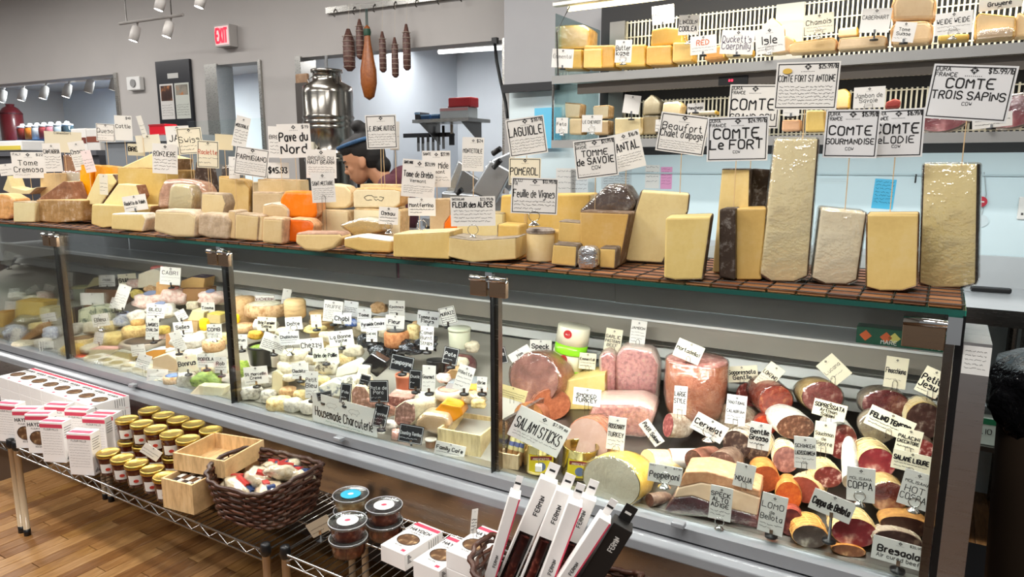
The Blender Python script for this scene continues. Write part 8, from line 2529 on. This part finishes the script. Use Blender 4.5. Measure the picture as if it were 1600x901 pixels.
# inner door and steel frames of the back room
for i, (u0, u1, v0) in enumerate(((569, 592, 112), (592, 631, 124), (630, 646, 120))):
    a, b = at_y(u0, v0, 6.4), at_y(u1, v0, 6.4)
    o = struct(MB().box(a.x, b.x, 6.40 + 0.02 * i, 6.5, 0, a.z).obj('door_%d' % (i + 1), (mat('plain', '#9ea2a6'), mat('plain', '#dbe4ec'), STEEL)[i]))
    if i == 0:
        for q in range(2):
            MB().box(a.x + .05, b.x - .05, 6.385, 6.40, 0.9 + q * .65, 1.45 + q * .65).obj('pane', mat('plain', '#dfeaf2', 0.2), o)
# wall shelf with tubs, knives and the slicer
SYD = 5.2
a, b = at_y(644, 187, SYD), at_y(732, 190, SYD)
t = thing('wall_shelf', 'grey steel wall shelf above the knives', 'shelf', (a.x, SYD, a.z))
MB().box(0, b.x - a.x, 0, 0.35, -0.03, 0).obj('board', STEEL, t)
for f in (.1, .85):
    q = (b.x - a.x) * f
    MB().add([(q, .02, -.03), (q, .33, -.03), (q, .33, -.22), (q + .01, .02, -.03), (q + .01, .33, -.03), (q + .01, .33, -.22)], [(0, 1, 2), (3, 5, 4), (0, 3, 4, 1), (1, 4, 5, 2), (2, 5, 3, 0)]).obj('bracket', DSTEEL, t)
zs = a.z + 0.001
for u0, u1, h, c, lb, ex in ((657, 671, .045, '#1c4a7a', 'blue tape roll box on the wall shelf, first', None), (673, 686, .045, '#1c4a7a', 'blue tape roll box on the wall shelf, second', None), (687, 732, .095, '#c9d0d0', 'clear plastic storage box on the wall shelf', ('#dba8a8', .1, .6, 'pink_contents')), (648, 656, .07, '#2a2a2c', 'small black clamp on the wall shelf', None)):
    q0, q1 = at_y(u0, 187, SYD + .05).x, at_y(u1, 187, SYD + .05).x
    t = thing('shelf_item', lb, 'box', ((q0 + q1) / 2, SYD + .05, zs))
    from_bm('body', rbox_bm(q1 - q0, .15, h, .008), mat('plain', c), t)
    MB().box(-(q1 - q0) * .48, (q1 - q0) * .48, -.003, .0, h * .7, h * .95).obj('rim', mat('plain', ex[0] if ex else '#8ab0d0'), t)
    if u0 == 687:
        t = thing('red_lid_box', 'red lidded box on top of the clear storage box', 'box', ((q0 + q1) / 2 + .05, SYD + .06, zs + h + .001))
        from_bm('lid', rbox_bm(.24, .14, .085, .01), mat('gloss', '#c41c24', 0.4), t)
        MB().box(-.12, .12, -.003, 0, .0, .01).obj('rim', mat('plain', '#8a1418'), t)
for i, (u, v0, v1) in enumerate(((653, 212, 236), (660, 212, 238), (668, 208, 238), (676, 206, 240), (684, 208, 236), (692, 196, 232), (705, 194, 226))):
    P = at_y(u, v0, SYD + .3)
    k = mpp(P)
    t = thing('kitchen_tool', ('short knife first from the door frame', 'second hanging knife from the door frame', 'third hanging knife with black handle', 'long knife in the middle of the rack', 'knife left of the sharpening steel', 'dark sharpening steel under the shelf', 'brush with black bristles under the shelf')[i], 'tool', P)
    L = (v1 - v0) * k
    MB().box(-2 * k, 2 * k, 0, .012, -L * .45, 0).obj('handle', mat('plain', '#2a2624' if i != 6 else '#c8b8a0'), t)
    MB().box(-2.6 * k if i != 6 else -5 * k, 2.2 * k if i != 6 else 5 * k, .003, .008, -L, -L * .45).obj('blade', DSTEEL if i < 6 else BLACK, t)
MB_ = thing('knife_rail', 'magnetic knife rail on the back room wall', 'rail', at_y(665, 211, SYD + .32))
MB().box(-.28, .32, 0, .02, -.02, .02).obj('bar', BLACK, MB_)
MB().box(-.28, .32, .02, .04, -.01, .01).obj('mount', DSTEEL, MB_)
t = thing('meat_slicer', 'angled grey meat slicer with black knobs behind the counter', 'slicer', (0, 0, 0))
SLG = mat('metal', '#a8acb0', 0.35)
for nm, px, y, d, m_ in (('carriage', [(735, 300), (775, 318), (800, 268), (766, 250)], 2.95, .06, SLG), ('guard', [(706, 308), (738, 318), (752, 282), (722, 262)], 3.05, .05, mat('metal', '#8a8e92', 0.3)), ('gauge_plate', [(756, 262), (796, 300), (812, 270), (800, 236), (772, 248)], 3.10, .03, SLG), ('blade_cover', [(696, 300), (730, 312), (736, 262), (716, 250)], 3.12, .03, mat('metal', '#c4c8ca', 0.25)),
                         ('base', [(690, 345), (812, 345), (812, 308), (690, 300)], 3.0, .3, SLG)):
    P = at_y(px[0][0], px[0][1], y)
    yw_ = face_yaw(P, .8)
    pts = [plane_xz(P, yw_, u, v) for u, v in px]
    o = from_bm(nm, prism_bm(pts, d, .006), m_, t, loc=P, rot=(0, 0, yw_))
for u0, v0, u1, v1 in ((771, 262, 782, 250), (714, 302, 722, 296), (782, 232, 770, 240)):
    MB().tube([at_y(u0, v0, 2.93), at_y(u1, v1, 2.93)], .014, 8).obj('knob', BLACK, t, True)
P = at_y(750, 345, 3.0)
floor_unit('slicer_bench', 'steel bench under the meat slicer', 'bench', 660, 830, 345, 2.98, .4, '#8d9092', '#a4a7a8')
a, b = at_y(686, 81, 4.9), at_y(788, 74, 4.9)
t = thing('tube_lamp', 'white fluorescent tube under the back room ceiling', 'lamp', a)
MB().tube([(0, 0, 0), tuple(b - a)], .018, 10).obj('tube', mat('emit', '#ffffff', 5.0), t, True)
MB().tube([(0, 0, .022), (b.x - a.x, b.y - a.y, b.z - a.z + .022)], .016, 8).obj('holder', mat('plain', '#d0d0ce'), t)
MB().tube([(.2, 0, .02), (.2, 0, 2.75 - a.z)], .006).obj('rod', DSTEEL, t)
t = thing('power_cable', 'black power cable hanging down beside the pillar', 'cable', at_y(773, 66, 4.2))
MB().tube([Vector((0, 0, 0))] + [at_y(u, v, 4.2) - t.location for u, v in ((776, 95), (783, 130), (790, 160), (793, 185))], .011, 6).obj('cord', BLACK, t, True)
MB().box(-.02, .02, -.01, .02, -.01, .03).obj('plug', BLACK, t)
gx0, gx1 = at_y(292, 187, 2.42).x, at_y(413, 187, 2.42).x
t = thing('glass_guard', 'upright clear glass guard behind the counter cheeses', 'glass screen', (gx0, 2.42, 1.2505))
MB().box(0, gx1 - gx0, 0, .006, 0, at_y(350, 187, 2.42).z - 1.2505).obj('pane', GLASS, t)
MB().box(0, gx1 - gx0, -.005, .011, 0, .012).obj('foot_channel', STEEL, t)
